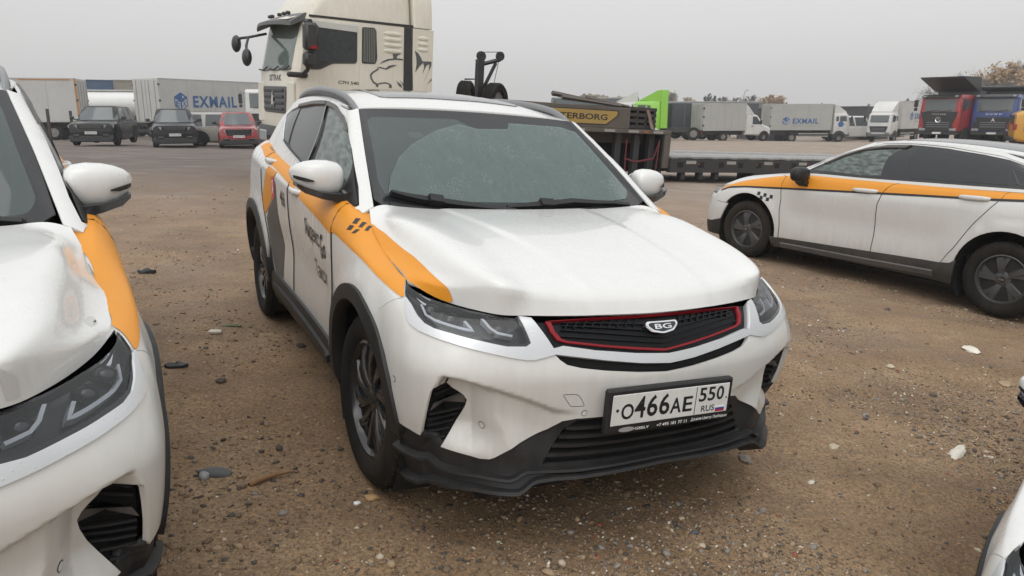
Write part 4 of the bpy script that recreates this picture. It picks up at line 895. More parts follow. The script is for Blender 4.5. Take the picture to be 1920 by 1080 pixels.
    panel('rain_film', U, mi, MIST, ws, res=.05, off=-.001, skirt=0)
    sk = panel('sticker', U, [(-.41,1.392),(-.325,1.392),(-.318,1.368),(-.40,1.366)], mat('sticker_yellow', (.42, .43, .22), .6), ws, res=.04, off=-.007, skirt=0)
    for pth, n_ in (([(-.615,1.118),(-.40,1.104),(-.20,1.092),(.02,1.075)], 0), ([(-.02,1.088),(.2,1.098),(.35,1.105),(.55,1.088),(.62,1.07)], 1)):
        wp = rib('wiper', U, pth, BLACKP, t, .004, .028, [.006, .012, .010, .006], .03)
        k0 = pth[1]; rib('wiper_joint', U, [(k0[0]-.03, k0[1]+.001), (k0[0]+.04, k0[1]-.003)], BLACKP, wp, .004, .042, .016, .02)
    panel('cowl', U, [(-.62,1.05),(-.62,1.088),(0,1.08),(.62,1.088),(.62,1.05),(0,1.035)], BLACKP, t, res=.06, off=.006, skirt=.02)
    # roof
    rf = panel('roof', Rf, [(-.668,.004),(0,.004),(.668,.004),(.668,2.14),(-.668,2.14)], PEARL, t, res=.05, skirt=.02)
    panel('sunroof', Rf, rounded([(-.43,.26),(-.36,.23),(0,.225),(.36,.23),(.43,.26),(.44,1.5),(-.44,1.5)], .05), mat('roof_glass', (.03, .032, .035), .12, coat=.6, drops=70, bump=.7), rf, res=.05, off=.004, skirt=.01)
    # cabin
    cb = MB(); cb.box(-2.9, -.35, -.70, .70, .45, .50); cb.box(-3.1, -2.85, -.6, .6, .45, 1.25); cb.build('cabin_floor', DARKV, t)
    ds = MB(); ds.loft([[(x, y, z) for x, z in ((-.45, 1.05), (-.72, 1.07), (-.84, 1.02), (-.86, .85), (-.5, .8))] for y in (-.70, .70)]); ds.build('dashboard', SEAT, t)
    swm = MB(); c0 = Vector((-.93, .36, 1.0)); a_ = Vector((0, 1, 0)); b_ = Vector((-.38, 0, .92)).normalized()
    swm.tube([c0+a_*(.18*math.cos(k))+b_*(.18*math.sin(k)) for k in np.linspace(0, 2*PI, 25)], .016, 8); swm.tube([c0-a_*.17, c0, c0+a_*.17], .018, 6); swm.tube([c0, c0-b_*.17], .018, 6); swm.build('steering_wheel', BLACKP, t, 60)
    for sd in (-1, 1):
        s = MB(); y = sd*.36; s.loft([[(x, y+k, z) for x, z in ((-1.25, .55), (-1.75, .55), (-1.98, 1.12), (-1.86, 1.16), (-1.68, .72), (-1.25, .70))] for k in (-.24, .24)]); s.box(-2.03, -1.92, y-.13, y+.13, 1.18, 1.37, .04); s.build('seat', SEAT, t, 40)
    s = MB(); s.loft([[(x, k, z) for x, z in ((-2.25, .6), (-2.7, .6), (-2.9, 1.2), (-2.8, 1.2), (-2.6, .75), (-2.25, .75))] for k in (-.62, .62)]); s.build('rear_seat', SEAT, t, 40)
    rm = MB(); rm.box(-1.16, -1.12, -.12, .12, 1.36, 1.43, .02); rm.build('inside_mirror', BLACKP, t)
    an = MB(); an.prism([(-2.95, 1.53), (-3.1, 1.51), (-3.1, 1.60)], 'y', -.015, .015); an.build('roof_antenna', PEARL, t)
    return t
MAINP = Matrix(((.4483, .89155, .06458, .14855), (-.89329, .44946, -.00397, 3.26978), (-.03256, -.05591, .9979, .06635), (0, 0, 0, 1)))
TAXI = crossover('white crossover taxi with orange stripes and a front plate reading O466AE 550', MAINP)
# ---- sedan body: front axle x=0, forward +x ----
def rl(z,pts): return [(p[0],p[1],p[2] if len(p)>2 else z) for p in pts]
kA=rl(.18,[(.90,0),(.88,.3),(.82,.55),(.74,.7),(.64,.80),(.5,.85),(.3,.86),(0,.86),(-.45,.84),(-1.3,.83),(-2.1,.835),(-2.85,.86),(-3.4,.83,.22),(-3.8,.7,.25),(-3.92,.4,.25),(-3.94,0,.25)])
kB=rl(.33,[(.93,0),(.905,.3),(.84,.55),(.755,.72),(.65,.83),(.5,.885),(.3,.905),(0,.91),(-.45,.895),(-1.3,.885),(-2.1,.895),(-2.85,.915),(-3.4,.88,.36),(-3.82,.74,.4),(-3.96,.4,.4),(-3.98,0,.4)])
kC=rl(.50,[(.94,0),(.91,.3),(.84,.55),(.75,.72),(.645,.835),(.5,.893),(.3,.915),(0,.92),(-.45,.905),(-1.3,.90),(-2.1,.907),(-2.85,.925),(-3.4,.89,.53),(-3.84,.75,.56),(-3.98,.4,.56),(-4.0,0,.56)])
kD=rl(.63,[(.92,0),(.89,.3),(.82,.55),(.735,.71),(.63,.825),(.49,.885),(.3,.91),(0,.92,.645),(-.45,.915,.66),(-1.3,.915,.68),(-2.1,.92,.70),(-2.85,.93,.72),(-3.4,.89,.74),(-3.84,.75,.75),(-3.97,.4,.75),(-3.99,0,.75)])
kE=rl(.70,[(.85,0),(.82,.3),(.76,.54),(.68,.69),(.58,.80),(.45,.862,.715),(.28,.892,.745),(0,.905,.775),(-.45,.917,.80),(-1.3,.925,.82),(-2.1,.925,.84),(-2.85,.92,.86),(-3.4,.88,.875),(-3.82,.74,.88),(-3.94,.4,.88),(-3.96,0,.88)])
kF=rl(.74,[(.80,0),(.77,.3),(.705,.53),(.62,.67),(.51,.77),(.39,.82,.775),(.22,.83,.82),(-.05,.825,.875),(-.5,.855,.94),(-1.3,.87,.965),(-2.1,.87,.985),(-2.85,.855,1.005),(-3.4,.80,1.02),(-3.78,.68,1.03),(-3.9,.38,1.03),(-3.92,0,1.03)])
kG=rl(.75,[(.74,0,.75),(.71,.3,.75),(.645,.5,.75),(.56,.63,.755),(.45,.725,.765),(.33,.775,.80),(.16,.785,.845),(-.1,.775,.90),(-.55,.80,.965),(-1.3,.82,.985),(-2.1,.81,1.005),(-2.85,.79,1.03),(-3.35,.72,1.05),(-3.65,.6,1.05),(-3.75,.35,1.05),(-3.77,0,1.05)])
kbelt=Loft([kA,kB,kC,kD,kE,kF,kG],[.18,.33,.50,.64,.77,.92,.99],3)
kU0=[(-.58,0,.93),(-.55,.4,.94),(-.46,.68,.955),(-.40,.745,.955),(-.45,.79,.95),(-.65,.815,.965),(-1.3,.825,.98),(-2.1,.815,1.0),(-2.85,.785,1.03),(-3.4,.70,1.05),(-3.7,.5,1.06),(-3.75,.3,1.06),(-3.8,0,1.06)]
kU1=[(-1.05,0,1.22),(-1.02,.35,1.218),(-.95,.60,1.215),(-.91,.655,1.21),(-.93,.695,1.20),(-1.02,.715,1.205),(-1.4,.725,1.22),(-2.1,.715,1.235),(-2.8,.675,1.235),(-3.2,.61,1.21),(-3.4,.48,1.2),(-3.45,.3,1.2),(-3.48,0,1.2)]
kU2=[(-1.42,0,1.405),(-1.39,.32,1.40),(-1.32,.54,1.385),(-1.28,.585,1.375),(-1.30,.615,1.365),(-1.36,.62,1.372),(-1.65,.615,1.395),(-2.1,.605,1.392),(-2.55,.585,1.36),(-2.85,.555,1.315),(-3.0,.46,1.31),(-3.05,.3,1.32),(-3.08,0,1.33)]
kupper=Loft([kU0,kU1,kU2],[.95,1.2,1.4],1)
kH0=[(.80,0,.745),(.77,.3,.745),(.70,.52,.745),(.61,.66,.75),(.49,.755,.765),(.36,.80,.79)]
kH1=[(.55,0,.845),(.53,.28,.843),(.47,.49,.84),(.40,.62,.835),(.31,.71,.835),(.2,.79,.838)]
kH2=[(.15,0,.915),(.14,.28,.913),(.10,.48,.91),(.05,.61,.905),(0,.70,.90),(-.08,.78,.896)]
kH3=[(-.25,0,.955),(-.25,.28,.953),(-.25,.48,.95),(-.27,.62,.947),(-.29,.70,.942),(-.33,.79,.935)]
kH4=[(-.62,0,.965),(-.6,.3,.967),(-.54,.52,.97),(-.48,.65,.972),(-.45,.73,.97),(-.47,.80,.957)]
khood=Loft([kH0,kH1,kH2,kH3,kH4],[0,.27,.67,1.07,1.42],2,smooth_v=True)
def _kroof():
    xs=[-1.30,-1.65,-2.1,-2.55,-2.9,-3.1]; zc=[1.405,1.44,1.445,1.42,1.375,1.33]; ze=[1.378,1.395,1.392,1.36,1.315,1.29]; ye=[.585,.615,.605,.585,.54,.47]
    rails=[]
    for x,c,e,y in zip(xs,zc,ze,ye):
        r=[]
        for k in (0,.3,.6,.82,.94,1.0):
            xx=x-.12*(1-k*k) if x>-1.4 else x
            r.append((xx,y*k,c-(c-e)*k**2.4))
        rails.append(r)
    return Loft(rails,[0,.35,.8,1.25,1.6,1.8],1,smooth_v=True)
kroof=_kroof()
KP={'kbelt':kbelt,'kupper':kupper,'khood':khood,'kroof':kroof}
# ---------------------------------------------------------------- white sedan taxi
def _kz(L_):
    for R in (L_.R,): R[..., 2] += .07*np.clip((R[..., 2]-.4)/.6, 0, 1)
    L_.Y = L_.R.transpose(1, 0, 2); L_.mu = _cub(L_.u, L_.Y)
for _l in (kbelt, kupper, khood, kroof): _kz(_l)
def _kchr(u, v):
    P = kbelt.base(u, v); x, z = P[:, 0], P[:, 2]; a = np.abs(u)
    r = np.minimum(np.hypot(x, z-.34), np.hypot(x+2.85, z-.34)); side = sstep(1.1, 1.3, a)*(1-sstep(5.1, 5.4, a))
    return side*(.012*(1-sstep(.43, .52, r))-.018*np.exp(-((z-.60)/.14)**2)*sstep(.5, .75, r))
kbelt.disp.append(_kchr)
def _ell(z): return z
def kz(z): return z+.07*min(1, max(0, (z-.4)/.6))
SWHITE = mat('white_paint', (.60, .60, .585), .25, 0, .6, dirt=.14, splash=.6, var=.015, drops=120, bump=.08)
def sedan(label, M, decals=True):
    t = empty('taxi_sedan' if decals else 'parked_car', M, label=label, cat='car'); B, U, Hd, Rf = kbelt, kupper, khood, kroof; RG = (1.0, 5.4)
    for sd in (-1, 1):
        q = lambda pts: [xz2uv(B, x, z, sd, RG) for x, z in pts]; f = (lambda p: p) if sd < 0 else mir
        hs = [q(arc(cx, .34, .44, 0, 360, 28)[:-1]) for cx in (0, -2.85)]; hs = [[(u, max(.19, v)) for u, v in h] for h in hs]
        o = [(0, .18), (5.7, .18), (5.7, .9), (1.5, .9), (1.0, .8), (0, .8)]; o = o if sd > 0 else [(-a, b) for a, b in o][::-1]
        panel('inner_shell', B, o, DARKV, t, holes=hs, res=.09, off=-.05, skirt=0)
        for cx in (0, -2.85):
            ubm = MB(); ring = [(math.cos(math.radians(-35+250*k/24)), math.sin(math.radians(-35+250*k/24))) for k in range(25)]
            ubm.loft([[(cx+.42*c, sd*y, .34+.42*s) for c, s in ring] for y in (.62, .89)], cap=False, closed=False)
            ubm.poly([(cx+.42*c, sd*.62, .34+.42*s) for c, s in ring])
            ubm.build('wheel_liner', DARKV, t)
    ub = MB(); ub.box(-3.7, .7, -.62, .62, .16, .32); ub.box(-2.4, -.45, -.78, .78, .17, .42); ub.build('underbody', DARKV, t)
    bon = panel('bonnet', Hd, [(-.86,.004),(0,.004),(.86,.004),(.86,1.41),(0,1.41),(-.86,1.41)], SWHITE, t, res=.05, skirt=.02)
    panel('roof', Rf, [(-.61,.004),(.61,.004),(.61,1.79),(-.61,1.79)], SWHITE, t, res=.06, skirt=.02)
    panel('roof_panel', Rf, [(-.50,.25),(0,.2),(.50,.25),(.50,1.79),(-.50,1.79)], mat('roof_black', (.07, .072, .076), .2, coat=.5, drops=80, bump=.5), t, res=.06, off=.003, skirt=.008)
    # front
    panel('front_bumper', B, [(-1.15,.40),(-1.19,.48),(-1.25,.592),(-1.06,.592),(-.995,.695),(-.45,.72),(0,.72),(.45,.72),(.995,.695),(1.06,.592),(1.25,.592),(1.19,.48),(1.15,.40),(1.0,.35),(.5,.33),(-.5,.33),(-1.0,.35)], SWHITE, t, res=.04, skirt=.02, holes=[[(-.62,.48),(-.52,.68),(.52,.68),(.62,.48),(.4,.42),(-.4,.42)]])
    panel('grille', B, [(-.64,.46),(-.52,.70),(.52,.70),(.64,.46),(.4,.40),(-.4,.40)], GLOSSB, t, res=.05, off=-.02, skirt=0)
    panel('lower_bumper', B, [(-1.15,.2),(-1.16,.405),(-1.0,.36),(-.5,.34),(.5,.34),(1.0,.36),(1.16,.405),(1.15,.2)], BLACKP, t, res=.05, off=.002, skirt=.02)
    for sd in (-1, 1):
        q = lambda pts: [xz2uv(B, x, z, sd, RG) for x, z in pts]; f = (lambda p: p) if sd < 0 else mir; qq = lambda pts: [xz2uv(B, x, z, -1, RG) for x, z in pts]
        hl = [(-.60,.735),(-.55,.80),(-.75,.87),(-.98,.90),(-1.22,.93),(-1.02,.83),(-.96,.74),(-.80,.70)]
        h = panel('headlight', B, f(hl), LENSD, t, res=.03, off=-.03, skirt=0); panel('lens', B, f(hl), LENS, h, res=.03, off=.001, skirt=.015)
        rib('light_strip', B, f([(-1.20,.925),(-1.05,.865),(-.99,.79)]), LENSL, h, -.03, .004, .006)
        u0 = x2u(B, -.447, .6, -1, RG); u1 = x2u(B, -1.60, .6, -1, RG); 
        arF = qq(arc(0, .34, .425, 172, 40, 18)); arR = qq(arc(-2.85, .34, .425, 10, 172, 20))
        xc = lambda x, z: xz2uv(B, x, kz(z), -1, RG)
        fcut = [xc(-.44,.84), xc(-.455,.72), xc(-.45,.59), xc(-.47,.45), xc(-.47,.30)]; fcut = [(x2u(B, -.36, .98, -1, RG), .988), (fcut[0][0]+.05, .93)]+fcut
        fen = panel('fender', B, f([(-1.05,.86),(-1.22,.94),(-1.4,.985)]+fcut+[(arF[0][0], .31)]+arF+[(-1.06,.60),(-.99,.70),(-.99,.75),(-1.04,.83)]), SWHITE, t, res=.035, skirt=.016)
        bcut = [(x2u(B, -1.74, .98, -1, RG), .988), xc(-1.64,.91), xc(-1.605,.80), xc(-1.60,.70), xc(-1.60,.5), xc(-1.59,.33)]
        fd = panel('front_door', B, f([(a-.007, b) for a, b in fcut]+[(a+.0, b) for a, b in reversed(bcut)]), SWHITE, t, res=.04, skirt=.016)
        rcut = [xc(-2.74,1.02), xc(-2.72,.97), xc(-2.64,.87), xc(-2.5,.68), xc(-2.36,.47), xc(-2.30,.37)]; rcut[0] = (rcut[0][0], .988)
        rd = panel('rear_door', B, f([(a-.007, b) for a, b in bcut]+list(reversed(rcut))), SWHITE, t, res=.04, skirt=.016)
        qp = panel('rear_quarter', B, f([(a-.007, b) for a, b in rcut[:-1]]+[xc(-2.31,.385), xc(-2.42,.385)]+[p for p in arR if p[1] > .40]+[xc(-3.3,.4), (-5.6,.36), (-5.6,.988)]), SWHITE, t, res=.06, skirt=.016)
        panel('side_sill', B, f([xc(-.38,.20), xc(-.36,.31), xc(-1.16,.34), xc(-2.3,.385), xc(-2.40,.40), xc(-2.45,.43), xc(-2.43,.2)]), mat('sill_film', (.035, .036, .037), .4, dirt=.3), t, res=.05, off=.006, skirt=.02)
        rib('sill_ridge', B, f([xc(-.5,.235), xc(-1.5,.25), xc(-2.25,.27)]), GREYF, t, .006, .022, .032, .1)
        if decals:
            low = [(.50,.70),(.36,.755),(.09,.79),(-.45,.828),(-1.09,.868),(-1.6,.90),(-2.1,.93),(-2.64,.96),(-2.91,.98),(-3.4,1.0)]
            lz = lambda x: float(np.interp(-x, [-a for a, b in low], [b for a, b in low]))
            def band(xa, xb, lo, hi, n=14):
                xs = np.linspace(xa, xb, n); return [xc(x, lz(x)+lo) for x in xs]+[(xc(x, lz(x)+.03)[0], hi(x)) for x in xs[::-1]]
            top = lambda x: float(np.interp(-x, [-.6, -.3, .1, .45], [.86, .925, .965, .985]))
            for own, xa, xb in ((fen, .46, -.46), (fd, -.42, -1.66), (rd, -1.60, -2.74), (qp, -2.66, -3.5)):
                p = band(xa, xb, 0, top); panel('orange_stripe', B, f(p), ORANGE, own, res=.04, off=.002 if own in (fen, rd) else .0024, skirt=0)
                xs = np.linspace(xa, xb, 8); panel('black_line', B, f([xc(x, lz(x)-.014) for x in xs]+[xc(x, lz(x)+.004) for x in xs[::-1]]), BLK, own, res=.04, off=.003 if own in (fen, rd) else .0034, skirt=0)
            for own, ct in ((fen, fcut), (fd, bcut), (rd, rcut)): rib('shut_line', B, f([(a-.0035, b) for a, b in ct]), BLK, own, -.004, .0042, .0022, .04)
            for k in range(5):
                x0 = -.135-.043*k; z0 = (.758 if k % 2 == 0 else .722)-.004*k
                panel('checker_mark', B, f([xc(x0, z0), xc(x0-.04, z0), xc(x0-.04, z0-.036), xc(x0, z0-.036)]), BLK, fen, res=.04, off=.003, skirt=0)
        for door, xh, zh in ((fd, -1.45, .905), (rd, -2.50, .955)):
            u_, v_ = xz2uv(B, xh, kz(zh), sd, RG); c = B(u_, v_)[0]
            hb = MB(); hb.T = Matrix.Translation(tuple(c+np.array([0, sd*.016, 0]))) @ Matrix.Rotation(.03, 4, 'Y'); hb.tube([(-.135, -sd*.03, 0), (-.125, -sd*.004, 0), (-.07, sd*.008, 0), (.06, sd*.010, 0), (.12, -sd*.002, 0), (.132, -sd*.03, 0)], [(.010, .014), (.013, .018), (.014, .022), (.014, .022), (.013, .018), (.010, .014)], 10); hb.build('handle', SWHITE, door, 60)
        # glass house
        R2 = (.66, 3.6); uq = lambda pts: [xz2uv(U, x, kz(z), -1, R2) for x, z in pts]
        dl = uq([(-.60,.985),(-.72,1.06),(-.86,1.135),(-1.02,1.23),(-1.24,1.315),(-1.45,1.355),(-1.72,1.372),(-2.05,1.362),(-2.4,1.33),(-2.62,1.30),(-2.85,1.235),(-3.10,1.13),(-3.2,1.07),(-2.85,1.06),(-2.1,1.035),(-1.4,1.01)])
        fr_ = [(-.70,.955),(-.66,1.1),(-.66,1.2),(-.62,1.3),(-.615,1.399),(-1.2,1.399),(-2.1,1.399),(-2.6,1.395),(-2.95,1.2),(-2.9,.955),(-2,.955),(-1.2,.955)]
        panel('cabin_frame', U, f(fr_), SWHITE, t, holes=[f(dl)], res=.05, skirt=.012)
        panel('roof_pillar', U, f([(-2.6,1.395),(-2.95,1.2),(-2.9,.955),(-3.5,.955),(-3.5,1.395)]), GLOSSB, t, res=.09, skirt=0)
        fg = uq([(-.72,1.035),(-.90,1.13),(-1.06,1.22),(-1.24,1.285),(-1.62,1.33),(-1.52,1.055),(-1.3,1.035)])
        wsr = panel('window_surround', U, f(dl), GLOSSB, t, holes=[f(fg)], res=.06, off=-.004, skirt=0)
        panel('front_side_glass', U, f(fg), SIDEG, wsr, res=.08, off=-.006, skirt=0)
        panel('rear_side_glass', U, f(uq([(-1.82,1.06),(-1.79,1.345),(-2.1,1.335),(-2.4,1.305),(-2.56,1.28),(-2.70,1.085)])), TINT, wsr, res=.07, off=-.001, skirt=0)
        panel('quarter_glass', U, f(uq([(-2.75,1.10),(-2.66,1.24),(-2.74,1.23),(-3.02,1.12)])), TINT, wsr, res=.06, off=-.001, skirt=0)
        rib('quarter_trim', U, f(uq([(-2.78,1.10),(-2.68,1.225),(-2.74,1.225),(-3.00,1.115),(-2.78,1.10)])), GREYF, wsr, -.003, .001, .004, .04)
        rib('rain_visor', U, f(uq([(-.86,1.115),(-1.02,1.205),(-1.24,1.292),(-1.45,1.335),(-1.68,1.35)])), GREYF, wsr, -.004, .015, .022, .05)
        rib('roof_seam', U, f(uq([(-.66,1.05),(-1.0,1.24),(-1.4,1.362),(-1.72,1.383),(-2.1,1.373),(-2.55,1.325),(-2.85,1.245),(-3.05,1.165)])), BLK, wsr, -.01, .0015, .004, .05)
        # mirror: black shell on a stalk
        c = (-.72, sd*.99, 1.055); mz = MB(); mz.ell(c, (.075, .125, .082), 16, 10, .75); mo = mz.build('mirror', BLACKP if decals else SWHITE, t, 60)
        ar = MB(); ar.loft([[(-.66+dx, sd*y, z), (-.78+dx, sd*y, z), (-.78+dx, sd*y, z+.06), (-.66+dx, sd*y, z+.06)] for y, z, dx in ((.82, .93, .02), (.90, .92, 0), (.97, .955, 0), (1.0, 1.0, 0))]); ar.build('mirror_arm', BLACKP, mo, 30)
        for x in (0, -2.85): wheel_parts(t, wheel_frame(x, sd*(.80), .333, sd, 0 if x else .04), .333, .225, .205, 5, False, mat('grey_alloy', (.085, .088, .092), .38, .6, dirt=.4, dcol=(.10, .085, .07)))
        if sd > 0 and decals:
            for x in (0, -2.85):
                v, fc = text_fit('KIA', .040, .016, bold=.02); me = bpy.data.meshes.new('cap_letters'); me.from_pydata([(x-(a-.02), .877, .333+b-.008) for a, b in v], [], fc); link('cap_letters', me, t, CHROME)
    ws = panel('windscreen', U, [(-.655,.93),(-.615,1.2),(-.59,1.398),(0,1.398),(.59,1.398),(.615,1.2),(.655,.93),(0,.92)], WSG, t, res=.08, off=-.003, skirt=.006)
    panel('cowl', U, [(-.66,.91),(-.66,.965),(.66,.965),(.66,.91)], BLACKP, t, res=.08, off=.004, skirt=.02)
    cb = MB(); cb.box(-3.3, -.5, -.72, .72, .42, .48); cb.box(-3.4, -2.95, -.6, .6, .45, 1.05); cb.build('cabin_floor', DARKV, t)
    ds = MB(); ds.loft([[(x, y, z) for x, z in ((-.62, .98), (-.85, 1.0), (-1.0, .96), (-1.0, .75), (-.6, .7))] for y in (-.70, .70)]); ds.build('dashboard', SEAT, t)
    swm = MB(); c0 = Vector((-1.1, .37, .93)); a_ = Vector((0, 1, 0)); b_ = Vector((-.38, 0, .92)).normalized()
    swm.tube([c0+a_*(.18*math.cos(k))+b_*(.18*math.sin(k)) for k in np.linspace(0, 2*PI, 25)], .016, 8); swm.tube([c0-a_*.17, c0, c0+a_*.17], .018, 6); swm.build('steering_wheel', BLACKP, t, 60)
    for sd in (-1, 1):
        s = MB(); y = sd*.37; s.loft([[(x, y+k, z) for x, z in ((-1.3, .5), (-1.85, .5), (-2.1, 1.05), (-1.98, 1.08), (-1.78, .66), (-1.3, .64))] for k in (-.24, .24)]); s.box(-2.16, -2.05, y-.13, y+.13, 1.08, 1.26, .04); s.build('seat', SEAT, t, 40)
    return t
def pose_matrix(a):
    M = place(a[0], a[1], a[2]+1.6, a[3], a[4], a[5]); return M
SEDAN = sedan('white sedan taxi with an orange stripe along its side, beside the low trailer', pose_matrix((3.525, 9.401, -1.724, -2.563, .032, .036)))
# ---------------------------------------------------------------- cream lorry tractor
CREAM = mat('cream_paint', (.66, .63, .545), .4, coat=.2, dirt=.3, dcol=(.30, .25, .18), var=.04)
CABBLK = mat('cab_black', (.018, .019, .021), .45, dirt=.2, dcol=(.1, .085, .07))
CABGREY = mat('visor_grey', (.085, .088, .092), .5, dirt=.2)
CABGLASS = glass_mat('cab_glass', (.30, .35, .34), (.05, .056, .06), .6, .04, .15)
CABWS = glass_mat('cab_windscreen', (.5, .6, .58), (.24, .29, .28), .4, .05, .2)
STEEL = mat('weathered_steel', (.115, .102, .09), .7, .2, dirt=.7, dcol=(.09, .06, .04), var=.25, bump=.2)
DSTEEL = mat('dark_steel', (.035, .035, .037), .6, .2, dirt=.4, dcol=(.08, .06, .045))
def solid(name, m, parent, fn, smooth=None):
    b = MB(); fn(b); return b.build(name, m, parent, smooth)
def side_plate(name, m, parent, poly, y, th, bev=0): return solid(name, m, parent, lambda b: b.prism(poly, 'y', y, y+th, bev))
def front_plate(name, m, parent, poly, x, th, bev=0): return solid(name, m, parent, lambda b: b.prism(poly, 'x', x, x+th, bev))
def rrect(x0, x1, y0, y1, r, n=4):
    o = []
    for cx, cy, a0 in ((x1-r, y1-r, 0), (x0+r, y1-r, 90), (x0+r, y0+r, 180), (x1-r, y0+r, 270)):
        o += [(cx+r*math.cos(math.radians(a0+90*k/n)), cy+r*math.sin(math.radians(a0+90*k/n))) for k in range(n+1)]
    return o
def truck_wheel(parent, x, y, R=.5, w=.3, dish=0, m=None, n=28):
    """simple lorry wheel: wheel > tyre"""
    sd = 1 if y > 0 else -1; M = wheel_frame(x, y, R, sd); h = w/2
    r = MB(); r.T = M; r.lathe([(R*.56, h*.8), (R*.52, h*.7), (R*.5, h*dish), (R*.30, h*(dish+.1)), (R*.24, h*.9), (R*.12, h*.95), (.001, h*.95)], n)
    o = r.build('wheel', m or mat('lorry_rim', (.20, .20, .195), .5, .4, dirt=.6), parent, 40)
    t = MB(); t.T = M; t.lathe([(R*.56, h*.85), (R*.64, h), (R*.9, h), (R, h*.75), (R, -h*.75), (R*.9, -h), (R*.56, -h*.8)], n, closed=True); t.build('tyre', TYRE, o, 40); return o
def tractor(M):
    t = empty('lorry_tractor', M, label='tall cream lorry tractor with a lion drawing on its cab side', cat='lorry')
    rr = []
    for z, x0, x1, h, r in ((.92,-2.3,.0,1.20,.16),(1.0,-2.3,.01,1.22,.18),(1.95,-2.3,.0,1.235,.2),(2.4,-2.3,-.09,1.235,.2),(2.92,-2.3,-.21,1.235,.2),(3.05,-2.3,-.25,1.225,.2),(3.3,-2.3,-.42,1.2,.22),(3.6,-2.3,-.66,1.15,.24),(3.85,-2.3,-1.05,1.05,.26),(3.92,-2.2,-1.4,.9,.26)):
        rr.append([(x, y, z) for x, y in rrect(x0, x1, -h, h, r)])
    b = MB(); b.loft(rr); cabm = b.build('cab', CREAM, t, 35)
    # windscreen: a raked sheet wrapped a little round the corners
    def wsx(y, z): return -.005-.09*(z-1.95)/.45 if z < 2.4 else -.095-.12*(z-2.4)/.52
    b = MB(); ys = np.linspace(-1.13, 1.10, 13); zs = np.linspace(1.99, 2.90, 5)
    def wp(y, z): a = abs(y); return (wsx(y, z)+.012-(max(0, a-.95)**1.6)*.5, y, z)
    b.loft([[wp(y, z) for y in ys] for z in zs], cap=False, closed=False); b.build('windscreen', CABWS, t, 60)
    b = MB(); b.loft([[(-.12-.3*k, y, z) for y in (-1.0, 1.0)] for z, k in ((2.0, 0), (2.0, 1))], cap=False, closed=False); b.box(-.5, -.15, -1.0, 1.0, 1.95, 2.08, .03); b.build('dashboard', SEAT, t)
    b = MB()
    for y in (-.55, .2): b.box(-.36, -.34, y-.2, y+.22, 2.05, 2.5); 
    b.build('windscreen_papers', mat('paper_card', (.42, .47, .45), .8), t)
    for y in (-.75, 0, .7): solid('wiper', CABBLK, t, lambda b: b.tube([(.03, y-.3, 2.02), (.035, y, 2.0), (.03, y+.28, 2.06)], .016, 6))
    # grille
    g = front_plate('grille', CABGREY, t, rounded([(-.72,1.20),(.68,1.20),(.74,1.70),(-.78,1.70)], .06), -.01, .045, .015)
    for k in range(4): solid('grille_bar', CABBLK, g, lambda b: b.box(.03, .06, -.66, .62, 1.25+k*.115, 1.31+k*.115, .012))
    solid('emblem', CHROME, g, lambda b: b.prism([(-.12,1.29),(.0,1.62),(.10,1.29),(.03,1.36),(-.05,1.36)], 'x', .06, .075))
    lettering('cab_letters', 'SITRAK', CABBLK, t, (.004, -.42, 1.80), (0, 1, 0), (0, 0, 1), .82, .12, bold=.02)
    for y0, y1 in ((.78, 1.16), (-1.2, -.84)): front_plate('corner_deflector', CREAM, t, rounded([(y0,1.0),(y1,1.0),(y1,1.78),(y0,1.78)], .05), -.03, .055, .015)
    # bumper
    b = MB(); b.loft([[(x, y, z) for x, y in rrect(-1.0, x1, -1.22, 1.22, .14)] for z, x1 in ((.30,.02),(.42,.07),(.82,.07),(.94,.03))]); bu = b.build('bumper', CABBLK, t, 35)
    for s in (-1, 1): solid('headlight', mat('lamp_grey', (.3, .31, .32), .2, .2), bu, lambda b: b.box(.05, .085, s*.7-.25, s*.7+.25, .62, .84, .02))
    solid('bumper_intake', DARKV, bu, lambda b: b.box(.055, .08, -.4, .4, .45, .75))
    # sun visor with a pale end and roof lamps
    b = MB(); rings = []
    for y in np.linspace(-1.15, 1.12, 9):
        k = (abs(y)/1.15)**2; rings.append([(-.12-.12*k, y, 3.0-.0*k), (.22-.2*k, y, 2.86-.03*k), (.23-.2*k, y, 2.80-.05*k), (-.14-.1*k, y, 2.88), (-.2-.1*k, y, 2.98)])
    b.loft(rings); vi = b.build('sun_visor', CABGREY, t, 35)
    solid('visor_end', CREAM, vi, lambda b: b.loft([[(-.10, .62, 2.955), (.12, .62, 2.878), (.06, 1.0, 2.862), (-.16, 1.0, 2.945)], [(-.10, .62, 2.965), (.12, .62, 2.888), (.06, 1.0, 2.872), (-.16, 1.0, 2.955)]]))
    for y in (-.75, -.6, -.1, .2, .45): solid('roof_lamp', CABBLK, vi, lambda b: b.box(-.16, -.08, y-.04, y+.04, 3.0, 3.06, .015))
    # front mirrors on an arm
    a = solid('mirror_arm', CABBLK, t, lambda b: (b.tube([(-.1, -.95, 2.72), (.25, -1.0, 2.62), (.36, -1.15, 2.60), (.38, -1.3, 2.58)], .028, 6), b.tube([(.25, -1.0, 2.62), (.34, -.8, 2.45), (.36, -.72, 2.32)], .026, 6)))
    for c in ((.39, -1.40, 2.50), (.36, -.70, 2.22)): solid('round_mirror', CABBLK, a, lambda b: b.ell(c, (.09, .17, .17), 16, 8), 60)
    # left side
    Y = 1.236
    wp_ = rounded([(-.26,2.03),(-.453,2.043),(-.691,2.166),(-1.15,2.20),(-1.15,2.79),(-.22,2.80)], .05)
    dr = side_plate('door', CREAM, t, rounded([(-.10,1.0),(-1.215,1.0),(-1.215,2.90),(-.26,2.90),(-.16,2.5),(-.09,2.0)], .03), 1.222, .022, .008)
